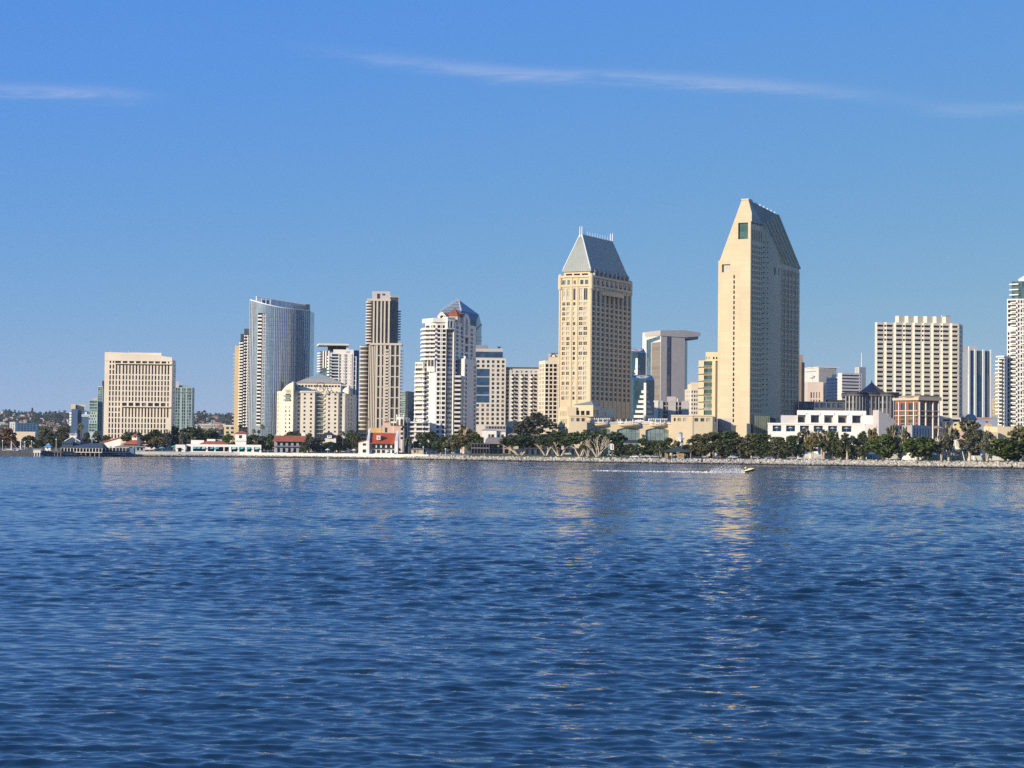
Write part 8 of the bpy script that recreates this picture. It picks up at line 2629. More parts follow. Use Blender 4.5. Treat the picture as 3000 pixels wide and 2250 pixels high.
 for xa, xb, ya, yb, dd in ((190, 560, 1185, 1072, 10), (645, 885, 1100, 1038, 6), (885, 1080, 1100, 1045, 8)):
  mb = MB(); b.block(mb, [(zJ(xa, 1120), D + dd), (zJ(xb, 1120), D + dd)], Z(yb), z0=Z(ya), back=4, front=True); b.part('roof_block', mb, M['bright'] if xa < 800 else M['grey'])
 b.done(M['bright'])
 b = Bldg('arch_gate', 'white garden gate with dark arch left of the arcade restaurant', (530, 1330), D - 2, 'gate')
 f, = b.block(b.w, [(s2(1165, 480), D - 2), (s2(1345, 480), D - 2)], b.z(s2(1250, 395)), back=1.2)
 b.fac(f, b.g, b.z(s2(1250, 395)), [(f.w * .25, f.w * .62)], [(b.g + .7, b.z(s2(1250, 455)))], .8, 'black'); b.done(M['white'])
 D += 14
 b = Bldg('lookout_tower', 'white square lookout tower with red hip roof and arched opening', (702, 1330), D, 'tower')
 Z = lambda y: b.z(zJ(1600, y)); f, = b.block(b.w, [(zJ(1460, 1000), D), (zJ(1770, 1000), D)], Z(885), back=7)
 b.fac(f, b.g, Z(885), [(f.w * .33, f.w * .62)], [(Z(1015), Z(925))], .5, 'bronze')
 mb = MB(); mb.fbox(f, -.2, f.w + .2, .003, .8, Z(1090), Z(1030)); b.part('balcony', mb, M['white'])
 mb = MB(); hip(mb, f, 1.0, 7, Z(880), Z(795)); b.part('roof', mb, M['red']); b.done(M['bright'])
 D = shore(845)[0] + 22
 b = Bldg('restaurant', 'two-storey dark verandah restaurant under a long red tiled roof', (845, 1335), D)
 Z = lambda y: b.z(s3(1200, y)); f, = b.block(b.w, [(s3(905, 450), D), (s3(1460, 450), D)], Z(335), back=12)
 b.fac(f, b.g, Z(335), f.grid(5, .06, .96, .52), [(Z(540), Z(462)), (Z(420), Z(350))], 1.6, 'black')
 mb = MB(); mb.fbox(f, 0, f.w, .003, 1.6, Z(438), Z(428)); mb.fbox(f, 0, f.w, 1.4, 1.6, Z(415), Z(410)); b.part('balcony', mb, M['darkstone'])
 mb = MB(); P = f.p; mb.hex([P(-.8, 2.2, Z(338)), P(f.w + .3, 2.2, Z(338)), P(f.w + .3, -8, Z(238)), P(-.2, -8, Z(238))], [P(-.8, 2.2, Z(328)), P(f.w + .3, 2.2, Z(328)), P(f.w + .3, -8, Z(228)), P(-.2, -8, Z(228))]); b.part('roof', mb, M['red'])
 for x, yt in ((970, 205), (1445, 165)):
  mb = MB(); p = b.xy(s3(x, 260), D + 8); mb.box(p.x - 1.2, p.x + 1.2, p.y, p.y + 2, Z(300), Z(yt)); b.part('chimney', mb, M['bright'])
 b.done(M['bluegrey'])
 b = Bldg('cottage', 'little shingled cottage with white dormer half hidden by trees', (958, 1330), D + 22)
 Z = lambda y: b.z(s3(1900, y)); f, = b.block(b.w, [(s3(1720, 300), D + 22), (s3(2050, 300), D + 22)], Z(270), back=8)
 b.plain(f, b.g, Z(270)); mb = MB(); hip(mb, f, .6, 8, Z(270), Z(165), 0, .45, .7); b.part('roof', mb, M['dark'])
 mb = MB(); d, = b.block(mb, [(s3(1885, 250), D + 21), (s3(1970, 250), D + 21)], Z(222), z0=Z(275), back=4); b.fac(d, Z(275), Z(222), d.grid(2, .2, .8, .6), [(Z(255), Z(228))], .2, 'black', mb=mb); b.part('dormer', mb, M['bright']); b.done(M['white'])
 D = shore(1120)[0] + 16
 b = Bldg('restaurant', 'white house with steep bright red roof, dormer and balcony', (1115, 1335), D)
 Z = lambda y: b.z(zS(700, y)); f, = b.block(b.w, [(zS(355, 1100), D), (zS(1078, 1100), D)], Z(1020), back=13)
 U = lambda x: f.u(zS(x)[0])
 b.fac(f, b.g, Z(1020), [(U(a), U(c)) for a, c in ((425, 515), (545, 630), (668, 755), (795, 880), (922, 1008))], [(Z(1255), Z(1175)), (Z(1120), Z(1035))], 1.2, 'blue')
 mb = MB(); mb.fbox(f, 0, f.w * .92, .003, 1.6, Z(1135), Z(1120)); b.part('balcony', mb, M['dark'])
 mb = MB(); P = f.p; ru = lambda x: f.u(zS(x)[0])
 mb.hex([P(0, 1.9, Z(1024)), P(f.w, 1.9, Z(1024)), P(ru(1000), -7, Z(765)), P(0.1, -7, Z(758))], [P(0, 1.9, Z(1016)), P(f.w, 1.9, Z(1016)), P(ru(1000), -7, Z(752)), P(0.1, -7, Z(745))]); rf = b.part('roof', mb, mat('bright_red_tiles', (.52, .095, .042), .85, .2, .4, panel=(.5, 60, .14), pj=.72, fine=.2))
 mb = MB(); d = b.face(zS(540, 880), zS(632, 880), D - .6, D - .6); mb.fbox(d, 0, d.w, -4, 0, Z(925), Z(838)); mb.fbox(d, -.2, d.w + .2, -4.5, .3, Z(836), Z(818)); dm = b.part('dormer', mb, M['bright'], rf)
 for u in (.36, .58): b.pane([d.p(d.w * u, .04, Z(905)), d.p(d.w * (u + .14), .04, Z(905)), d.p(d.w * (u + .14), .04, Z(858)), d.p(d.w * u, .04, Z(858))], 'black')
 for xa, xb, yt, sl in ((300, 365, 640, 0), (1000, 1075, 690, 1)):
  mb = MB(); e = b.face(zS(xa, 900), zS(xb, 900), D - .4, D - .4)
  mb.hex([e.p(-.3, 1.8, b.g), e.p(e.w, 1.8, b.g), e.p(e.w, -9, b.g), e.p(-.3, -9, b.g)], [e.p(0, 1.8, Z(940)), e.p(e.w, 1.8, Z(960)), e.p(e.w * .9, -9, Z(yt)), e.p(e.w * .2, -9, Z(yt))]); b.part('gable_wall', mb, M['bright'])
 mb = MB(); w_, = b.block(mb, [(zS(85, 1100), D + 1), (zS(300, 1100), D + 1)], Z(1000), back=8); b.fac(w_, b.g, Z(1000), [(w_.w * .5, w_.w * .9)], [(Z(1250), Z(1165)), (Z(1075), Z(1015))], .3, 'dark', mb=mb)
 Q = w_.p; mb.hex([Q(0, 0, Z(1000)), Q(w_.w, 0, Z(1000)), Q(w_.w, -8, Z(1000)), Q(0, -8, Z(1000))], [Q(0, 0, Z(995)), Q(w_.w, 0, Z(940)), Q(w_.w, -8, Z(940)), Q(0, -8, Z(995))]); b.part('lean_to', mb, M['bright'])
 mb = MB(); mb.hex([Q(-.5, .5, Z(996)), Q(w_.w, .5, Z(938)), Q(w_.w, -8, Z(938)), Q(-.5, -8, Z(996))], [Q(-.5, .5, Z(985)), Q(w_.w, .5, Z(927)), Q(w_.w, -8, Z(927)), Q(-.5, -8, Z(985))]); b.part('lean_to_roof', mb, M['red']); b.done(M['bright'])
 b = Bldg('spanish_house', 'peach house with little red cap roof behind the red-roofed house', (1135, 1330), D + 26)
 Z = lambda y: b.z(zS(760, y), D + 26); f, = b.block(b.w, [(zS(660, 700), D + 26), (zS(950, 700), D + 26)], Z(570), back=8)
 b.fac(f, b.g, Z(570), [(f.w * .3, f.w * .5)], [(Z(740), Z(620))], .4, 'bronze')
 mb = MB(); t, = b.block(mb, [(zS(725, 500), D + 28), (zS(845, 500), D + 28)], Z(480), z0=Z(572), back=5, front=True); b.part('turret', mb, M['peach'])
 mb = MB(); hip(mb, t, .5, 5, Z(480), Z(432)); b.part('turret_roof', mb, M['red'])
 mb = MB(); k, = b.block(mb, [(zS(965, 700), D + 24), (zS(1140, 700), D + 24)], Z(572), back=6, front=True); b.part('right_wing', mb, M['peach'])
 mb = MB(); mb.fbox(k, -.4, k.w + .4, -6, .5, Z(572) + .02, Z(555)); b.part('right_wing_roof', mb, M['red'])
 mb = MB(); b.block(mb, [(zS(375, 650), D + 30), (zS(655, 650), D + 30)], Z(625), back=5, front=True); b.part('ochre_wing', mb, M['yellow']); b.done(M['peach'])
 D = shore(1220)[0] + 16
 b = Bldg('kiosk', 'small shingled kiosk with pale shuttered windows at the end of the white wall', (1220, 1330), D)
 Z = lambda y: b.z(zS(1540, y)); f, = b.block(b.w, [(zS(1405, 1220), D), (zS(1690, 1220), D)], Z(1165), back=5)
 b.fac(f, b.g, Z(1165), [(f.w * .2, f.w * .4), (f.w * .48, f.w * .68)], [(Z(1245), Z(1185))], .1, 'curtain'); mb = MB(); hip(mb, f, .8, 5, Z(1165), Z(1130), 0, .2, .8); b.part('roof', mb, M['brown']); b.done(M['beige'])
 D = shore(1430)[0] + 62
 b = Bldg('verandah_house', 'brown shingled house with broad roof behind the first coral tree', (1470, 1330), D)
 Z = lambda y: b.z(s5(450, y)); f, = b.block(b.w, [(s5(240, 500), D), (s5(640, 500), D)], Z(445), back=10)
 b.fac(f, b.g, Z(445), f.grid(4, .05, .95, .7), [(Z(600), Z(530)), (Z(510), Z(455))], 1.5, 'black'); P = f.p
 mb = MB(); mb.hex([P(-.8, 1.5, Z(445)), P(f.w + .8, 1.5, Z(445)), P(f.w + .8, -8, Z(345)), P(.8, -8, Z(345))], [P(-.8, 1.5, Z(438)), P(f.w + .8, 1.5, Z(438)), P(f.w + .8, -8, Z(338)), P(.8, -8, Z(338))]); b.part('roof', mb, M['brown']); b.done(M['brown'])
 b = Bldg('verandah_house', 'long dark two-storey verandah house under the golden tree', (1412, 1330), D - 6)
 f, = b.block(b.w, [(s5(0, 500), D - 6), (s5(300, 500), D - 6)], Z(440), back=10); b.fac(f, b.g, Z(440), f.grid(6, .02, .98, .8), [(Z(605), Z(530)), (Z(505), Z(452))], 1.5, 'black'); mb = MB(); mb.fbox(f, 0, f.w, .003, .8, Z(522), Z(512)); b.part('balcony', mb, M['gmetal']); b.done(M['darkstone'])
 b = Bldg('verandah_house', 'dark long shop building in deep shade behind the coral trunks', (1640, 1330), D - 4)
 f, = b.block(b.w, [(s5(850, 500), D - 4), (s5(2200, 500), D - 10)], Z(500), back=10); b.fac(f, b.g, Z(500), f.grid(14, .02, .98, .8), [(Z(610), Z(520))], 1.5, 'blue'); b.done(M['dark'])
 for lab, xa, xb, yt, dd, m, win in (('white clapboard house with bay window behind the brown roof', 175, 410, 215, 30, M['bright'], [(.45, .6), (.65, .85)]), ('white gabled house right of the bay-windowed house', 415, 560, 235, 32, M['white'], [(.1, .3), (.5, .8)]), ('pale low house behind the first coral crown', 600, 770, 285, 28, M['beige'], [(.3, .6)])):
  b = Bldg('cottage', lab, s5((xa + xb) / 2, 500), D + dd); f, = b.block(b.w, [(s5(xa, 300), D + dd), (s5(xb, 300), D + dd)], b.z(s5(400, yt + 10)), back=7)
  b.fac(f, b.g, b.z(s5(400, yt + 10)), [(f.w * a, f.w * c) for a, c in win], [(b.z(s5(400, 345)), b.z(s5(400, 290)))], .3, 'dark'); mb = MB(); hip(mb, f, .5, 7, b.z(s5(400, yt + 10)), b.z(s5(400, yt - 12)), 0, .2, .8); b.part('roof', mb, M['grey']); b.done(m)
 D = shore(1985)[0] + 12
 b = Bldg('pavilion', 'brown park pavilion with broad dark green hip roof', (1985, 1340), D)
 Z = lambda y: b.z(s6(1250, y)); f, = b.block(b.w, [(s6(1235, 500), D + 1), (s6(1350, 500), D + 1)], Z(470), back=6); b.fac(f, b.g, Z(470), [(f.w * .35, f.w * .5)], [(Z(540), Z(510))], .1, 'bronze')
 r_ = b.face(s6(1020, 465), s6(1465, 465)); mb = MB(); hip(mb, r_, .4, 10, Z(468), Z(378), 0, .48, .54); b.part('roof', mb, mat('dark_green_metal_roof', (.055, .075, .055), .6, .1, .3, panel=(.6, 60, .12), pj=.7))
 for x in (1050, 1155, 1460):
  mb = MB(); p = r_.p(r_.u(s6(x)[0]), -.5, 0); mb.lathe((p[0], p[1], 0), [(.3, b.g), (.3, Z(468))], 6); b.part('post', mb, M['brown'])
 mb = MB(); b.block(mb, [(s6(1042, 500), D + 2), (s6(1110, 500), D + 2)], Z(472), back=4, front=True); b.part('side_room', mb, mat('tan_boards', (.40, .27, .13), .85, .1)); b.done(mat('tan_boards', (.40, .27, .13), .85, .1))
 D = shore(1990)[0] + 60
 b = Bldg('lighthouse', 'small white lighthouse with railed gallery and grey cap', (1994, 1335), D, 'lighthouse'); q = b.xy(s6(1293, 300)); k = D / FOC / 5.53
 Z = lambda y: b.z(s6(1293, y)); mb = MB(); mb.lathe((q.x, q.y, 0), [(52 * k, b.g), (46 * k, Z(355)), (42 * k, Z(262))], 8); b.part('shaft', mb, M['bright'])
 mb = MB(); mb.lathe((q.x, q.y, 0), [(44 * k, Z(261)), (62 * k, Z(248)), (62 * k, Z(240))], 8); b.part('gallery', mb, M['bright'])
 mb = MB(); mb.lathe((q.x, q.y, 0), [(34 * k, Z(239)), (32 * k, Z(165))], 8); b.part('lantern_room', mb, glass('pale_lantern_glass', (.45, .5, .52), rough=.2))
 mb = MB(); mb.lathe((q.x, q.y, 0), [(40 * k, Z(165)), (20 * k, Z(150)), (.1, Z(140))], 8); b.part('cap', mb, M['gmetal'])
 mb = MB(); mb.box(q.x + 3 * k, q.x + 26 * k, q.y - 45 * k, q.y - 38 * k, Z(312), Z(277)); b.part('window', mb, GL['black'][0]); b.done(M['bright'])
 D -= 10
 b = Bldg('kiosk', 'round kiosk with pointed tan roof left of the lighthouse', (1945, 1335), D, 'kiosk'); q = b.xy(s6(1022, 330)); k = D / FOC / 5.53; Z = lambda y: b.z(s6(1022, y))
 mb = MB(); mb.lathe((q.x, q.y, 0), [(26 * k, b.g), (26 * k, Z(330))], 10); b.part('drum', mb, M['bright']); mb = MB(); mb.lathe((q.x, q.y, 0), [(40 * k, Z(332)), (18 * k, Z(295)), (.1, Z(255))], 10); b.part('roof', mb, M['rooftan']); b.done(M['bright'])
 D = shore(2525)[0] + 26
 for lab, xa, xb, y0, y1, yt, col, nm in (('white gazebo with pyramid roof left of the round ficus', 1968, 2108, 7, 430, 352, M['bright'], 'gazebo'), ('thatched open shelter among the bare masts', 1165, 1415, 8, 512, 495, mat('straw_thatch', (.33, .24, .14), .95, .2), 'shelter')):
  z_ = s7 if y0 == 7 else s8; b = Bldg(nm, lab, z_((xa + xb) / 2, 540), D if y0 == 7 else shore(2800)[0] + 34, nm); f = b.face(z_(xa, 480), z_(xb, 480)); zt, za = b.z(z_(xa, y1)), b.z(z_(xa, yt if y0 == 7 else 462))
  mb = MB(); hip(mb, f, .2, 5, zt, za, 0, .48 if y0 == 7 else .25, .52 if y0 == 7 else .75); b.part('roof', mb, col)
  for t in (.06, .35, .65, .94):
   mb = MB(); p = f.p(f.w * t, -.4, 0); mb.lathe((p[0], p[1], 0), [(.2, b.g), (.2, zt)], 6); b.part('post', mb, M['bright'])
 for px, py, wd, off, m, lab in ((s2(385)[0], 1312, 15, 22, CANV, 'white parasol left end of the terrace by the blue shed'), (s2(432)[0], 1311, 11, 24, TEAL, 'small teal parasol beside the left white parasol'), (s2(685)[0], 1311, 12, 22, CANV, 'white parasol under the golden domed tree'), (s2(770)[0], 1311, 14, 22, CANV, 'white parasol right of the golden tree trunk'), (s2(915)[0], 1310, 24, 20, TEAL, 'largest teal parasol behind the white wall'), (s2(1120)[0], 1306, 14, 20, TEAL, 'teal parasol leaning by the arch gate'), (s3(920)[0], 1309, 19, 14, REDC, 'faded red parasol before the two-storey restaurant'), (s3(1895)[0], 1315, 16, 16, CANV, 'white parasol in the shade below the cottage'), (s4(255)[0], 1316, 17, 16, CANV, 'white parasol left of the white lean-to'), (s4(790)[0], 1320, 14, 13, CANV, 'white parasol under the red-roofed house balcony'), (s4(1830)[0], 1325, 16, 14, TEAL, 'teal parasol on the grass left of the dark verandah')):
  umbrella(px, py, wd, off, m, lab)
village()
HP = [-1500, -300, 0, 60, 120, 160, 205, 300, 420, 560, 585, 640, 690, 850, 1060, 1250, 1450]
HY = [1226, 1212, 1206, 1208, 1215, 1209, 1209, 1212, 1216, 1214, 1212, 1218, 1214, 1222, 1236, 1262, 1296]
def hill_pt(px, t):
 yr = float(np.interp(px, HP, HY)); yf = 1292 + (px - 100) * .0105
 D = 2300 + 1900 * t
 k = t ** .8
 return at(px, yf + (yr - yf) * k + 1.2 * math.sin(px * .09 + t * 9), D)
def hills():
 mb = MB(); G = []
 for px in np.linspace(-1500, 1450, 119):
  c = [hill_pt(px, t) for t in np.linspace(0, 1, 15)]
  f = c[0].copy(); f.y -= 60; f.z = -3
  b_ = c[-1].copy(); b_.y += 900; b_.z = 2
  G.append([f] + c + [b_])
 for i in range(len(G) - 1):
  for j in range(16): mb.poly(G[i][j], G[i + 1][j], G[i + 1][j + 1], G[i][j + 1])
 o = part('hills', mb, mat('dry_hillside', (.10, .10, .06), .95, .3, .01)); o['kind'] = 'structure'
 r = np.random.default_rng(8); P = []; S = []
 for i in range(2000):
  px = r.uniform(-700, 1350); t = r.beta(2.0, 1.0)
  q = hill_pt(px, t); P.append((q.x, q.y, q.z + 2.0)); S.append(r.uniform(4, 9) * (1 if t < .9 else .7))
 bl = [(p[0], p[1], p[2], s, s, s * .8) for p, s in zip(P, S)]
 m = leafmat('distant_wood_leaves', (.028, .040, .020), (.062, .072, .036))
 me = leaf_mesh('hill_wood', bl, 70000, 3.4, m, 4)
 o = bpy.data.objects.new('hill_wood', me); link(o); o['kind'] = 'stuff'
 for i, (px, y, w_, k) in enumerate(((17, 1203, 5, 'palm'), (31, 1203, 4, 'palm'), (41, 1200, 7, 'round'), (70, 1206, 6, 'round'), (92, 1195, 8, 'bushy'), (85, 1206, 7, 'bushy'), (115, 1206, 11, 'umbrella'), (132, 1205, 9, 'round'), (145, 1206, 7, 'bushy'), (161, 1205, 4, 'palm'), (172, 1208, 5, 'round'), (186, 1205, 6, 'bushy'), (582, 1203, 8, 'airy'), (597, 1201, 12, 'umbrella'), (630, 1209, 5, 'bushy'), (652, 1211, 5, 'round'))):
  lab = '%s %s on the hill skyline, %s' % (('tiny', 'small')[w_ > 6], {'palm': 'thin palm-like tree', 'round': 'round tree', 'bushy': 'dark upright tree', 'umbrella': 'flat-topped pine', 'airy': 'ragged tree'}[k], ('first from the left edge', 'second from the left edge', 'third from the left edge', 'fourth from the left edge', 'the highest of all', 'just left of the highest one', 'left of the hollow', 'at the middle of the ridge', 'right of the middle', 'standing alone over the ridge', 'near the blue slab', 'nearest the blue slab', 'right of the pale green tower', 'beside the ragged tree', 'mid-way to the beige slab', 'nearest the beige slab')[i])
  q = hill_pt(px, 1); tree('bushy' if k == 'palm' else k, 'dark', px, y, w_ * .8, 0, lab, 'trees on the hill skyline', 'hill_tree', q.y - 3, q.z - 1)
 r = random.Random(21); wl = [mat('hill_house_white', (.72, .68, .58), .85, .05), mat('hill_house_cream', (.62, .53, .38), .85, .05), mat('hill_house_tan', (.46, .37, .29), .85, .05)]
 rf = [M['grey'], M['rooftan'], M['red'], M['brown']]
 wn = ('white', 'cream', 'tan'); rn = ('pale grey', 'tan', 'red tiled', 'brown')
 spots = [(3, 1213, 7), (40, 1221, 5), (12, 1222, 3), (65, 1223, 9), (82, 1222, 5), (92, 1219, 4), (33, 1230, 7), (55, 1231, 11), (28, 1235, 9), (8, 1237, 7), (18, 1235, 5), (72, 1230, 5), (89, 1232, 3), (72, 1241, 8), (60, 1242, 5), (4, 1246, 14), (17, 1253, 8), (36, 1247, 4), (122, 1233, 5), (127, 1239, 3), (135, 1247, 10), (145, 1242, 6), (158, 1244, 16), (148, 1250, 9), (120, 1253, 9), (170, 1252, 10), (188, 1241, 7), (197, 1237, 4), (204, 1248, 11), (84, 1260, 5), (80, 1264, 4), (93, 1266, 9), (162, 1262, 8), (570, 1224, 7), (575, 1232, 8), (590, 1244, 10), (610, 1232, 8), (618, 1230, 6), (630, 1231, 12), (612, 1247, 12), (624, 1242, 9), (640, 1248, 14), (598, 1254, 26), (632, 1256, 16), (646, 1258, 10), (580, 1256, 14), (608, 1264, 18), (636, 1266, 10), (655, 1250, 8), (1052, 1240, 8), (1046, 1250, 10)]
 for i, (px, y, wd) in enumerate(spots):
  yr = float(np.interp(px, HP, HY)); yf = 1292 + (px - 100) * .0105
  t = max(0, min(1, ((yf - y) / (yf - yr)))) ** (1 / .8)
  q = hill_pt(px, t); D = q.y - 12; W_ = 1.35 * wd * D / FOC; h = W_ * r.uniform(.32, .6) if wd < 20 else W_ * .3
  h = max(h * 1.1, 4.6); a, c = i % 3, (i * 5 + i // 3) % 4
  q = at(px, y - .6, D)
  o = empty('hill_house', (q.x, q.y, q.z - 4), 0, '%s-walled %s house with %s roof on the wooded hillside' % (wn[a], 'long' if wd > 9 else 'small', rn[c]), 'house', 'houses on the wooded hillside, %s-walled %s %s' % (wn[a], 'long' if wd > 9 else 'small', rn[c]))
  mb = MB(); f = Face((q.x - W_ / 2, q.y), (q.x + W_ / 2, q.y + W_ * .15)); mb.fbox(f, 0, f.w, -8, 0, q.z - 6, q.z + h); part('wall', mb, wl[a], o)
  mb = MB()
  if c == 0: mb.fbox(f, -.4, f.w + .4, -8.4, .4, q.z + h + .02, q.z + h + .5)
  else: hip(mb, f, .8, 8, q.z + h + .02, q.z + h + 2.2, 0, .2, .8)
  part('roof', mb, rf[c], o)
  if wd > 7:
   mb = MB()
   for k in range(int(wd / 3)): mb.fbox(f, f.w * (k + .3) / int(wd / 3), f.w * (k + .7) / int(wd / 3), .01, .06, q.z + h * .3, q.z + h * .75)
   part('window_row', mb, GL['dark'][0], o)
 for lab, chain, yt, yb, n, D in (('cream apartment block with grey shaded long wing on the hill foot', (28, 44, 110), 1238, 1259, 4, 2500), ('long low cream warehouse below the hill', (46, 103), 1267, 1276, 0, 1900), ('cream apartment block with recessed windows left of the beige slab tower', (656, 690), 1248, 1280, 3, 1500), ('cream villa with arched window left of the cream hotel', (775, 810), 1255, 1290, 1, 1320)):
  b = Bldg('apartment_block', lab, (chain[0], yb), D, z0=0); zt = b.z((chain[0], yt)); fs = b.block(b.w, [((x, yb), D + (0, 0, 60)[i]) for i, x in enumerate(chain)], zt, back=14)
  for j, f in enumerate(fs):
   rws = b.rows(chain[j], D, yt + 3, yb + 2, max(n, 2), .5) if n else []
   b.fac(f, b.g, zt, f.grid((2, 6)[j] if n else 1, .1, .92, .6), rws, .4, 'dark')
  mb = MB(); mb.fbox(fs[0], -.2, fs[0].w + .2, -10, .3, zt + .02, zt + .8); b.part('roof_edge', mb, M['white'])
  b.done(M['creamp'] if D != 2500 else wl[0])
hills()
HULL = mat('white_gelcoat', (.80, .79, .76), .35, .03)
def cruiser():
 o = empty('motor_yacht', (0, 0, 0), 0, 'x', 'boat'); mb = MB()
 st = [(-7, 1.9, 1.0), (-3, 2.2, 1.1), (2, 2.1, 1.3), (5.2, 1.3, 1.6), (7.4, .06, 1.9)]
 for (xa, wa, ha), (xb, wb, hb) in zip(st, st[1:]):
  mb.hex([(xa, -wa * .7, -.4), (xb, -wb * .6, -.35), (xb, wb * .6, -.35), (xa, wa * .7, -.4)], [(xa, -wa, ha), (xb, -wb, hb), (xb, wb, hb), (xa, wa, ha)])
 part('hull', mb, HULL, o)
 mb = MB(); mb.hex([(-5, -1.8, 1.12), (3.6, -1.6, 1.4), (3.6, 1.6, 1.4), (-5, 1.8, 1.12)], [(-4.8, -1.5, 2.9), (1.6, -1.3, 2.9), (1.6, 1.3, 2.9), (-4.8, 1.5, 2.9)]); mb.box(-4.6, .2, -1.6, 1.6, 2.92, 3.15); mb.hex([(-2.6, -1.2, 3.16), (.6, -1.1, 3.16), (.6, 1.1, 3.16), (-2.6, 1.2, 3.16)], [(-2.4, -1.1, 3.9), (-.3, -1, 3.9), (-.3, 1, 3.9), (-2.4, 1.1, 3.9)]); part('cabin', mb, HULL, o)
 mb = MB()
 for sy in (-1, 1): mb.poly((-4.4, sy * 1.74, 1.7), (2.4, sy * 1.55, 1.85), (1.7, sy * 1.42, 2.5), (-4.3, sy * 1.62, 2.5))
 part('window', mb, GL['black'][0], o)
 mb = MB(); mb.tube((-2, 0, 3.9), (-2.3, 0, 5.6), .08, .05, 5); part('radar_mast', mb, M['steel'], o)
 return o
def sailboat():
 o = empty('sailing_boat', (0, 0, 0), 0, 'x', 'boat'); mb = MB()
 st = [(-4.5, 1.0, .9), (-1, 1.5, .95), (2.5, 1.2, 1.1), (5, .05, 1.3)]
 for (xa, wa, ha), (xb, wb, hb) in zip(st, st[1:]):
  mb.hex([(xa, -wa * .5, -.4), (xb, -wb * .4, -.35), (xb, wb * .4, -.35), (xa, wa * .5, -.4)], [(xa, -wa, ha), (xb, -wb, hb), (xb, wb, hb), (xa, wa, ha)])
 mb.box(-2.2, 1.6, -.8, .8, 1.1, 1.6); part('hull', mb, HULL, o)
 mb = MB(); mb.tube((.6, 0, .9), (.6, 0, 13), .36, .26, 6); part('mast', mb, M['steel'], o)
 mb = MB(); mb.tube((.6, 0, 2.1), (-3.8, 0, 2.3), .22, .2, 6); part('boom', mb, CANV, o)
 mb = MB(); mb.tube((4.8, 0, 1.3), (.6, 0, 12.4), .09, .09, 4); part('stay', mb, M['steel'], o)
 return o
def car():
 o = empty('parked_car', (0, 0, 0), 0, 'x', 'car'); mb = MB()
 mb.hex([(-2.2, -.85, .35), (2.2, -.85, .35), (2.2, .85, .35), (-2.2, .85, .35)], [(-2.15, -.88, .95), (2.1, -.88, .85), (2.1, .88, .85), (-2.15, .88, .95)])
 mb.hex([(-1.7, -.8, .96), (1.0, -.8, .93), (1.0, .8, .93), (-1.7, .8, .96)], [(-1.2, -.66, 1.48), (.3, -.66, 1.48), (.3, .66, 1.48), (-1.2, .66, 1.48)]); part('body', mb, mat('car_paint', (.45, .45, .46), .3, 0, rnd=.9), o)
 mb = MB()
 for s in (-1, 1): mb.poly((-1.45, s * .775, 1.03), (.78, s * .775, 1.03), (.25, s * .70, 1.42), (-1.15, s * .70, 1.42))
 part('window', mb, GL['black'][0], o)
 for x in (-1.35, 1.35):
  for s in (-1, 1):
   mb = MB(); mb.tube((x, s * .70, .33), (x, s * .90, .33), .33, .33, 10); part('wheel', mb, M['dark'], o)
 return o
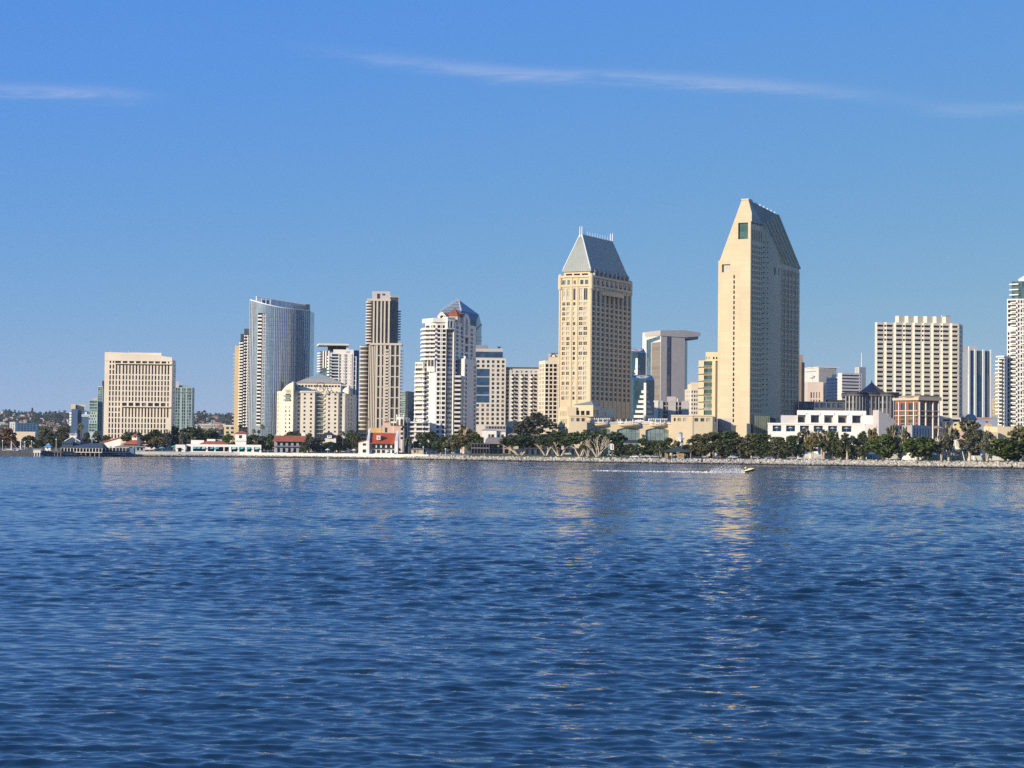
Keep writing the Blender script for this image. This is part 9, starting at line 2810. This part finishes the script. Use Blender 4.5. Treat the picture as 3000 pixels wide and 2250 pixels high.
def fleet():
 Y = cruiser(); first = [1]
 spots = ((2165, 40, 0, 'white cruiser glimpsed under the trees left of the jet ski'), (2225, 34, .2, 'white cruiser under the first loggia trees'), (2292, 44, 0, 'white cruiser with its bow behind the third tree trunk'), (2352, 30, .1, 'white cruiser below the loose eucalyptus'), (2405, 26, 0, 'big white cruiser by the white eucalyptus trunk'), (2440, 30, .1, 'white cruiser with dark cabin windows, right of the eucalyptus trunk'), (2470, 36, 0, 'white cruiser left of the gazebo'), (2548, 30, .1, 'white cruiser just right of the gazebo'), (2628, 34, 0, 'white cruiser between the two round ficus'), (2722, 22, 3.1, 'sleek white cruiser right of the second round ficus'), (2850, 34, 0, 'white cruiser behind the bending eucalyptus'), (2888, 38, 0, 'white cruiser left of the right-hand ficus'), (2925, 34, .1, 'white cruiser under the right-hand ficus'), (2980, 36, 0, 'white cruiser at the right edge'))
 for i, (px, off, rz, lb) in enumerate(spots):
  g, D = gpt(px, off + 12)
  o = Y if i == 0 else dup(Y, g)
  o.location = g + Vector((0, 0, .1)); o.rotation_euler.z = rz; o['label'] = lb; o['group'] = 'moored motor yachts'; o.scale = (1.7, 1.7, 1.95)
 S = sailboat()
 for i, (px, yt, lb) in enumerate(((2745, 1268, 'sailing boat with tallest white mast right of the ficus'), (2803, 1283, 'sailing boat with white mast and slanting boom by the shelter'), (2868, 1302, 'sailing boat with low mast behind the white eucalyptus'), (57, 1284, 'sailing boat with white mast at the far left'), (30, 1292, 'sailing boat with short mast left of the taller far-left mast'), (2762, 1300, 'sailing boat with slanted stays in the group of masts'))):
  g, D = gpt(px, 40 if px > 100 else 14); o = S if i == 0 else dup(S, g)
  k = (at(px, yt, D).z - g.z) / 13; o.location = g; o.rotation_euler.z = (.3, 2.6, .1, .4, 0, 1.2)[i]; o.scale = (.85, .85, k); o['label'] = lb; o['group'] = 'moored sailing boats'
 C = car()
 for i, (px, off, lb) in enumerate(((1662, 52, 'parked car between the coral trunks'), (1792, 40, 'pale parked van-like car right of the leafless tree'), (1835, 20, 'car parked left of the low bright shrub'), (1858, 14, 'white car parked beside the promenade edge'), (1874, 16, 'second car right of the white one'), (1898, 22, 'dark car under the arched window trees'), (1918, 18, 'car left of the leaning eucalyptus trunk'), (2032, 20, 'car right of the pavilion'), (2062, 22, 'car under the forked olive tree'), (2100, 20, 'car under the tall clump, second from the pavilion'), (2148, 18, 'car below the entry block trees'), (2212, 16, 'car in front of the first white cruiser'), (2252, 15, 'car right of the first cruiser'), (2318, 15, 'car under the third loggia trees'))):
  g, D = gpt(px, off); o = C if i == 0 else dup(C, g); o.location = g + Vector((0, 0, .05)); o.rotation_euler.z = rng.choice((0, .1, 3.1, 3.0)); o['label'] = lb; o['group'] = 'cars parked along the park'
 for i in range(12):
  px = 2746 + i * 5.2 + rng.uniform(-2, 2) if i < 9 else 2826 + (i - 9) * 9; g, D = gpt(px, 30); h = rng.uniform(3.5, 7.5); mb = MB(); mb.tube(g, g + Vector((rng.uniform(-1.4, 1.4), 0, h)), .22, .16, 6)
  solo('mast', mb, M['bright'], 'white pole leaning among the bare masts by the thatched shelter', 'mast', 'white poles by the thatched shelter', g)
 for i, (px, yt) in enumerate(((7, 1294), (72, 1297), (92, 1295), (269, 1276), (1113, 1300), (1240, 1312), (1305, 1318), (164, 1290))):
  g, D = gpt(px, 18); z = at(px, yt, D).z; o = empty('lamp_post', g, 0, 'white lamp post %s' % ('at the far left edge', 'left of the landing platform', 'above the landing platform', 'behind the blue restaurant roof', 'before the red-roofed house', 'right of the kiosk', 'at the end of the white wall', 'left of the blue restaurant')[i], 'lamp post', 'lamp posts on the promenade')
  mb = MB(); mb.tube(g, (g.x, g.y, z), .12, .09, 6); part('post', mb, M['steel'], o); mb = MB(); mb.lathe((g.x, g.y, z), [(.1, 0), (.42, .3), (.42, .55), (.1, .85)], 8); part('lamp_head', mb, HULL, o)
 for px, y0, y1, wd, lb in ((1793, 1302, 1318, 10, 'red and white upright sign board right of the leafless tree'), (1648, 1303, 1317, 6, 'narrow red and white sign board behind the third coral tree')):
  g, D = gpt(px, 14 if px > 1700 else 30); f = Face((g.x - wd * D / FOC / 2, g.y), (g.x + wd * D / FOC / 2, g.y)); za, zb = at(px, y1, D).z, at(px, y0, D).z; o = empty('sign', g, 0, lb, 'sign', 'red and white sign boards')
  mb = MB(); mb.fbox(f, 0, f.w, 0, .15, za, zb); part('board', mb, HULL, o); mb = MB(); mb.fbox(f, f.w * .44, f.w * .7, .152, .18, za + .3, zb - .3); part('red_band', mb, mat('sign_red', (.5, .06, .05), .6, 0), o); mb = MB(); mb.fbox(f, f.w * .45, f.w * .55, -.1, 0, g.z, za); part('post', mb, M['gmetal'], o)
fleet()
def body(pose, name='person'):
 J = pose; E = [(0, 1), (1, 2), (2, 3), (1, 4), (4, 5), (5, 6), (1, 7), (7, 8), (8, 9), (0, 10), (10, 11), (11, 12), (12, 13), (0, 14), (14, 15), (15, 16), (16, 17)]
 R_ = [.15, .16, .065, .11, .065, .048, .04, .065, .048, .04, .1, .07, .05, .045, .1, .07, .05, .045]
 me = bpy.data.meshes.new(name); me.from_pydata(J, E, [])
 o = bpy.data.objects.new(name, me); COL.objects.link(o)
 o.modifiers.new('skin', 'SKIN'); o.modifiers.new('sub', 'SUBSURF').levels = 1
 for v, r_ in zip(me.skin_vertices[0].data, R_): v.radius = (r_, r_)
 me.skin_vertices[0].data[0].use_root = True
 m2 = bpy.data.meshes.new_from_object(o.evaluated_get(bpy.context.evaluated_depsgraph_get())); bpy.data.objects.remove(o); m2.name = name
 return m2
STAND = [(0, 0, .95), (0, 0, 1.38), (0, 0, 1.54), (0, -.02, 1.68), (-.2, 0, 1.38), (-.26, .03, 1.1), (-.24, -.08, .86), (.2, 0, 1.38), (.27, .02, 1.1), (.25, -.06, .86), (-.1, 0, .9), (-.12, -.03, .5), (-.13, .02, .09), (-.13, -.14, .04), (.1, 0, .9), (.13, .05, .5), (.14, .12, .1), (.14, -.03, .04)]
def crowd():
 me = body(STAND); cl = [mat('person_pale_clothes', (.62, .58, .54), .9, .1), mat('person_dark_clothes', (.05, .055, .075), .9, .1), mat('person_red_clothes', (.4, .09, .07), .9, .1), mat('person_blue_clothes', (.12, .2, .36), .9, .1)]
 cn = ('pale', 'dark', 'red', 'blue')
 where = ((560, 14, 'by the arch gate'), (668, 13, 'behind the white wall under the awnings'), (752, 10, 'walking behind the white wall at the arcade end'), (757, 10, 'walking beside a companion at the arcade end'), (778, 12, 'left of the faded red parasol'), (785, 13, 'next to the faded red parasol'), (812, 12, 'right of the faded red parasol'), (852, 13, 'before the two-storey restaurant door'), (858, 13, 'near the two-storey restaurant door'), (888, 12, 'under the small round tree'), (900, 12, 'right of the small round tree'), (980, 12, 'under the cottage trees'), (1020, 12, 'left of the white lean-to parasol'), (1108, 11, 'by the red-roofed house door'), (1162, 11, 'right of the red-roofed house'), (1250, 12, 'right of the kiosk'), (1290, 10, 'at the end of the white wall'), (1322, 10, 'on the grass edge below the olive tree'), (1352, 10, 'near the golden tree'), (1366, 10, 'under the golden tree'), (1380, 9.5, 'above the rocks beside the golden tree'), (1420, 9.5, 'above the rocks before the dark verandah'), (1471, 9.5, 'above the rocks left of the first coral tree'), (2075, 10, 'on the rock edge under the tall clump'), (2110, 10, 'right of the tall clump trunk'), (2183, 10, 'above the jet ski on the shore'), (2201, 10, 'beside the cruisers on the shore'), (1998, 10, 'at the pavilion corner'))
 for i, (px, off, w_) in enumerate(where):
  g, D = gpt(px, off); m = me if i == 0 else me.copy(); m.materials.clear(); m.materials.append(cl[(i * 3 + i // 4) % 4]); o = bpy.data.objects.new('person', m); o.location = g + Vector((0, 0, .06)); o.rotation_euler.z = rng.uniform(0, 6.28); o.scale = (1.1, 1.1, 1); link(o)
  tag(o, 'person in %s clothes standing %s' % (cn[(i * 3 + i // 4) % 4], w_) if 'walking' not in w_ else 'person in %s clothes %s' % (cn[(i * 3 + i // 4) % 4], w_), 'person', 'people on the waterfront')
crowd()
def jetski():
 p = onz(2178, 1387, 0); q = onz(2209, 1385, 0); D = p.y
 o = empty('jet_ski', (p.x, p.y, -.1), 0, 'yellow jet ski with black hull, bow lifted, racing to the right', 'jet ski')
 k = 3.3 / 3.0
 def P(x, y, z):
  a = .20; x, z = x * k, z * k
  return (p.x + x * math.cos(a) - z * math.sin(a), p.y + y, .12 + x * math.sin(a) + z * math.cos(a))
 mb = MB(); st = [(-.1, .5, .38), (1, .56, .42), (2.2, .42, .5), (3.1, .05, .62)]
 for (xa, wa, ha), (xb, wb, hb) in zip(st, st[1:]): mb.hex([P(xa, -wa * .5, -.2), P(xb, -wb * .4, -.1 + xb * .08), P(xb, wb * .4, -.1 + xb * .08), P(xa, wa * .5, -.2)], [P(xa, -wa, ha), P(xb, -wb, hb), P(xb, wb, hb), P(xa, wa, ha)])
 part('hull', mb, M['dark'], o)
 yl = mat('lemon_yellow_gelcoat', (.80, .78, .34), .35, 0); mb = MB()
 for (xa, wa, ha, ta), (xb, wb, hb, tb) in zip([(-.1, .5, .4, .55), (1, .54, .44, .75), (1.7, .46, .48, 1.0), (2.3, .36, .53, .92), (3.0, .06, .63, .70)], [(1, .54, .44, .75), (1.7, .46, .48, 1.0), (2.3, .36, .53, .92), (3.0, .06, .63, .70)]):
  mb.hex([P(xa, -wa, ha), P(xb, -wb, hb), P(xb, wb, hb), P(xa, wa, ha)], [P(xa, -wa * .55, ta), P(xb, -wb * .55, tb), P(xb, wb * .55, tb), P(xa, wa * .55, ta)])
 part('deck', mb, yl, o)
 mb = MB(); mb.hex([P(.1, -.2, .56), P(1.3, -.2, .78), P(1.3, .2, .78), P(.1, .2, .56)], [P(.1, -.16, .82), P(1.3, -.14, .95), P(1.3, .14, .95), P(.1, .16, .82)]); part('seat', mb, M['darkstone'], o)
 mb = MB(); mb.tube(P(1.75, 0, .98), P(1.6, 0, 1.2), .05, n=5); mb.tube(P(1.6, -.36, 1.22), P(1.6, .36, 1.22), .035, n=5); part('handlebar', mb, M['darkstone'], o)
 J = [(.62, 0, .95), (.86, 0, 1.38), (.98, 0, 1.52), (1.06, 0, 1.66), (.86, -.2, 1.36), (1.12, -.32, 1.16), (1.5, -.3, 1.24), (.86, .2, 1.36), (1.12, .32, 1.16), (1.5, .3, 1.24), (.66, -.14, .92), (1.12, -.30, .84), (.92, -.36, .48), (1.1, -.36, .44), (.66, .14, .92), (1.12, .30, .84), (.92, .36, .48), (1.1, .36, .44)]
 J = [P(*j) for j in J]; c = Vector((p.x + .7, p.y, 0)); me = body([tuple(Vector(j) - c) for j in J]); me.materials.append(mat('tanned_skin', (.42, .26, .17), .6, .05))
 r_ = bpy.data.objects.new('person', me); r_.location = c; link(r_); tag(r_, 'rider in pale vest leaning forward on the yellow jet ski', 'person')
 mb = MB(); ch, hd = Vector(J[1]), Vector(J[3]); pe = Vector(J[0])
 A = lambda v, rx, ry: [v + Vector((rx * math.cos(t), ry * math.sin(t), 0)) for t in np.linspace(0, 6.283, 9)[:-1]]
 mb.hex(A(pe + Vector((.04, 0, .12)), .2, .22), A(ch + Vector((0, 0, .08)), .19, .25)); part('life_vest', mb, CANV, r_)
 mb = MB(); mb.lathe(hd, [(.10, -.02), (.125, .04), (.1, .12), (.02, .15)], 8); part('hair', mb, M['dark'], r_)
 r = np.random.default_rng(2); V = []
 def bits(n, f):
  for i in range(n):
   c, s = f(); a = r.normal(size=(3, 3)) * s; V.append([c + a[0], c + a[1], c + a[2]])
 e = onz(1735, 1380, 0)
 def foam():
  t = r.random() ** 2.8; w_ = .4 + 1.3 * t * (1 - t)
  return np.array([p.x + .2 - (p.x - e.x) * t, p.y + (e.y - p.y) * t + r.normal() * w_ * 1.6, .08 + abs(r.normal()) * .13 * (1 - t)]), .06 + .07 * r.random()
 bits(6500, foam)
 me = bpy.data.meshes.new('wake_foam'); a = np.array(V).reshape(-1, 3); me.from_pydata(a.tolist(), [], np.arange(len(a)).reshape(-1, 3).tolist()); fm = mat('white_foam', (.85, .86, .87), .9, 0); me.materials.append(fm); o = bpy.data.objects.new('wake_foam', me); link(o); o['kind'] = 'stuff'
 V.clear()
 def spray():
  t = r.random() ** 1.3; return np.array([p.x + .1 - 9.5 * t, p.y + r.normal() * (.3 + .8 * t), .15 + abs(r.normal()) * 1.15 * math.sin(math.pi * (.12 + .8 * t)) ** .8]), .035 + .03 * r.random()
 bits(4200, spray)
 me = bpy.data.meshes.new('water_spray'); a = np.array(V).reshape(-1, 3); me.from_pydata(a.tolist(), [], np.arange(len(a)).reshape(-1, 3).tolist()); me.materials.append(fm); o = bpy.data.objects.new('water_spray', me); link(o); o['kind'] = 'stuff'
 g = onz(660 + 1902 / 6.32, 1345, 0); mb = MB(); mb.lathe(g, [(.3, -.4), (.32, .3), (.22, .5), (.16, 1.5), (.05, 1.7)], 8); solo('marker_buoy', mb, HULL, 'small white marker buoy off the brown rocks', 'buoy', base=(g.x, g.y, 0))
jetski()
def haze():
 mb = MB(); mb.box(-5200, 5200, -60, 5600, -4.5, 260)
 m = bpy.data.materials.new('haze'); m.use_nodes = True; nt = m.node_tree; nt.nodes.clear()
 v = nt.nodes.new('ShaderNodeVolumePrincipled'); o = nt.nodes.new('ShaderNodeOutputMaterial'); nt.links.new(v.outputs[0], o.inputs['Volume'])
 v.inputs['Color'].default_value = (.80, .88, 1, 1); v.inputs['Density'].default_value = HAZE; v.inputs['Anisotropy'].default_value = .2
 h = part('haze', mb, m); h['kind'] = 'stuff'
HAZE = 0.000032
if HAZE:
 haze()
sc.cycles.volume_bounces = 1
sc.cycles.volume_step_rate = 20
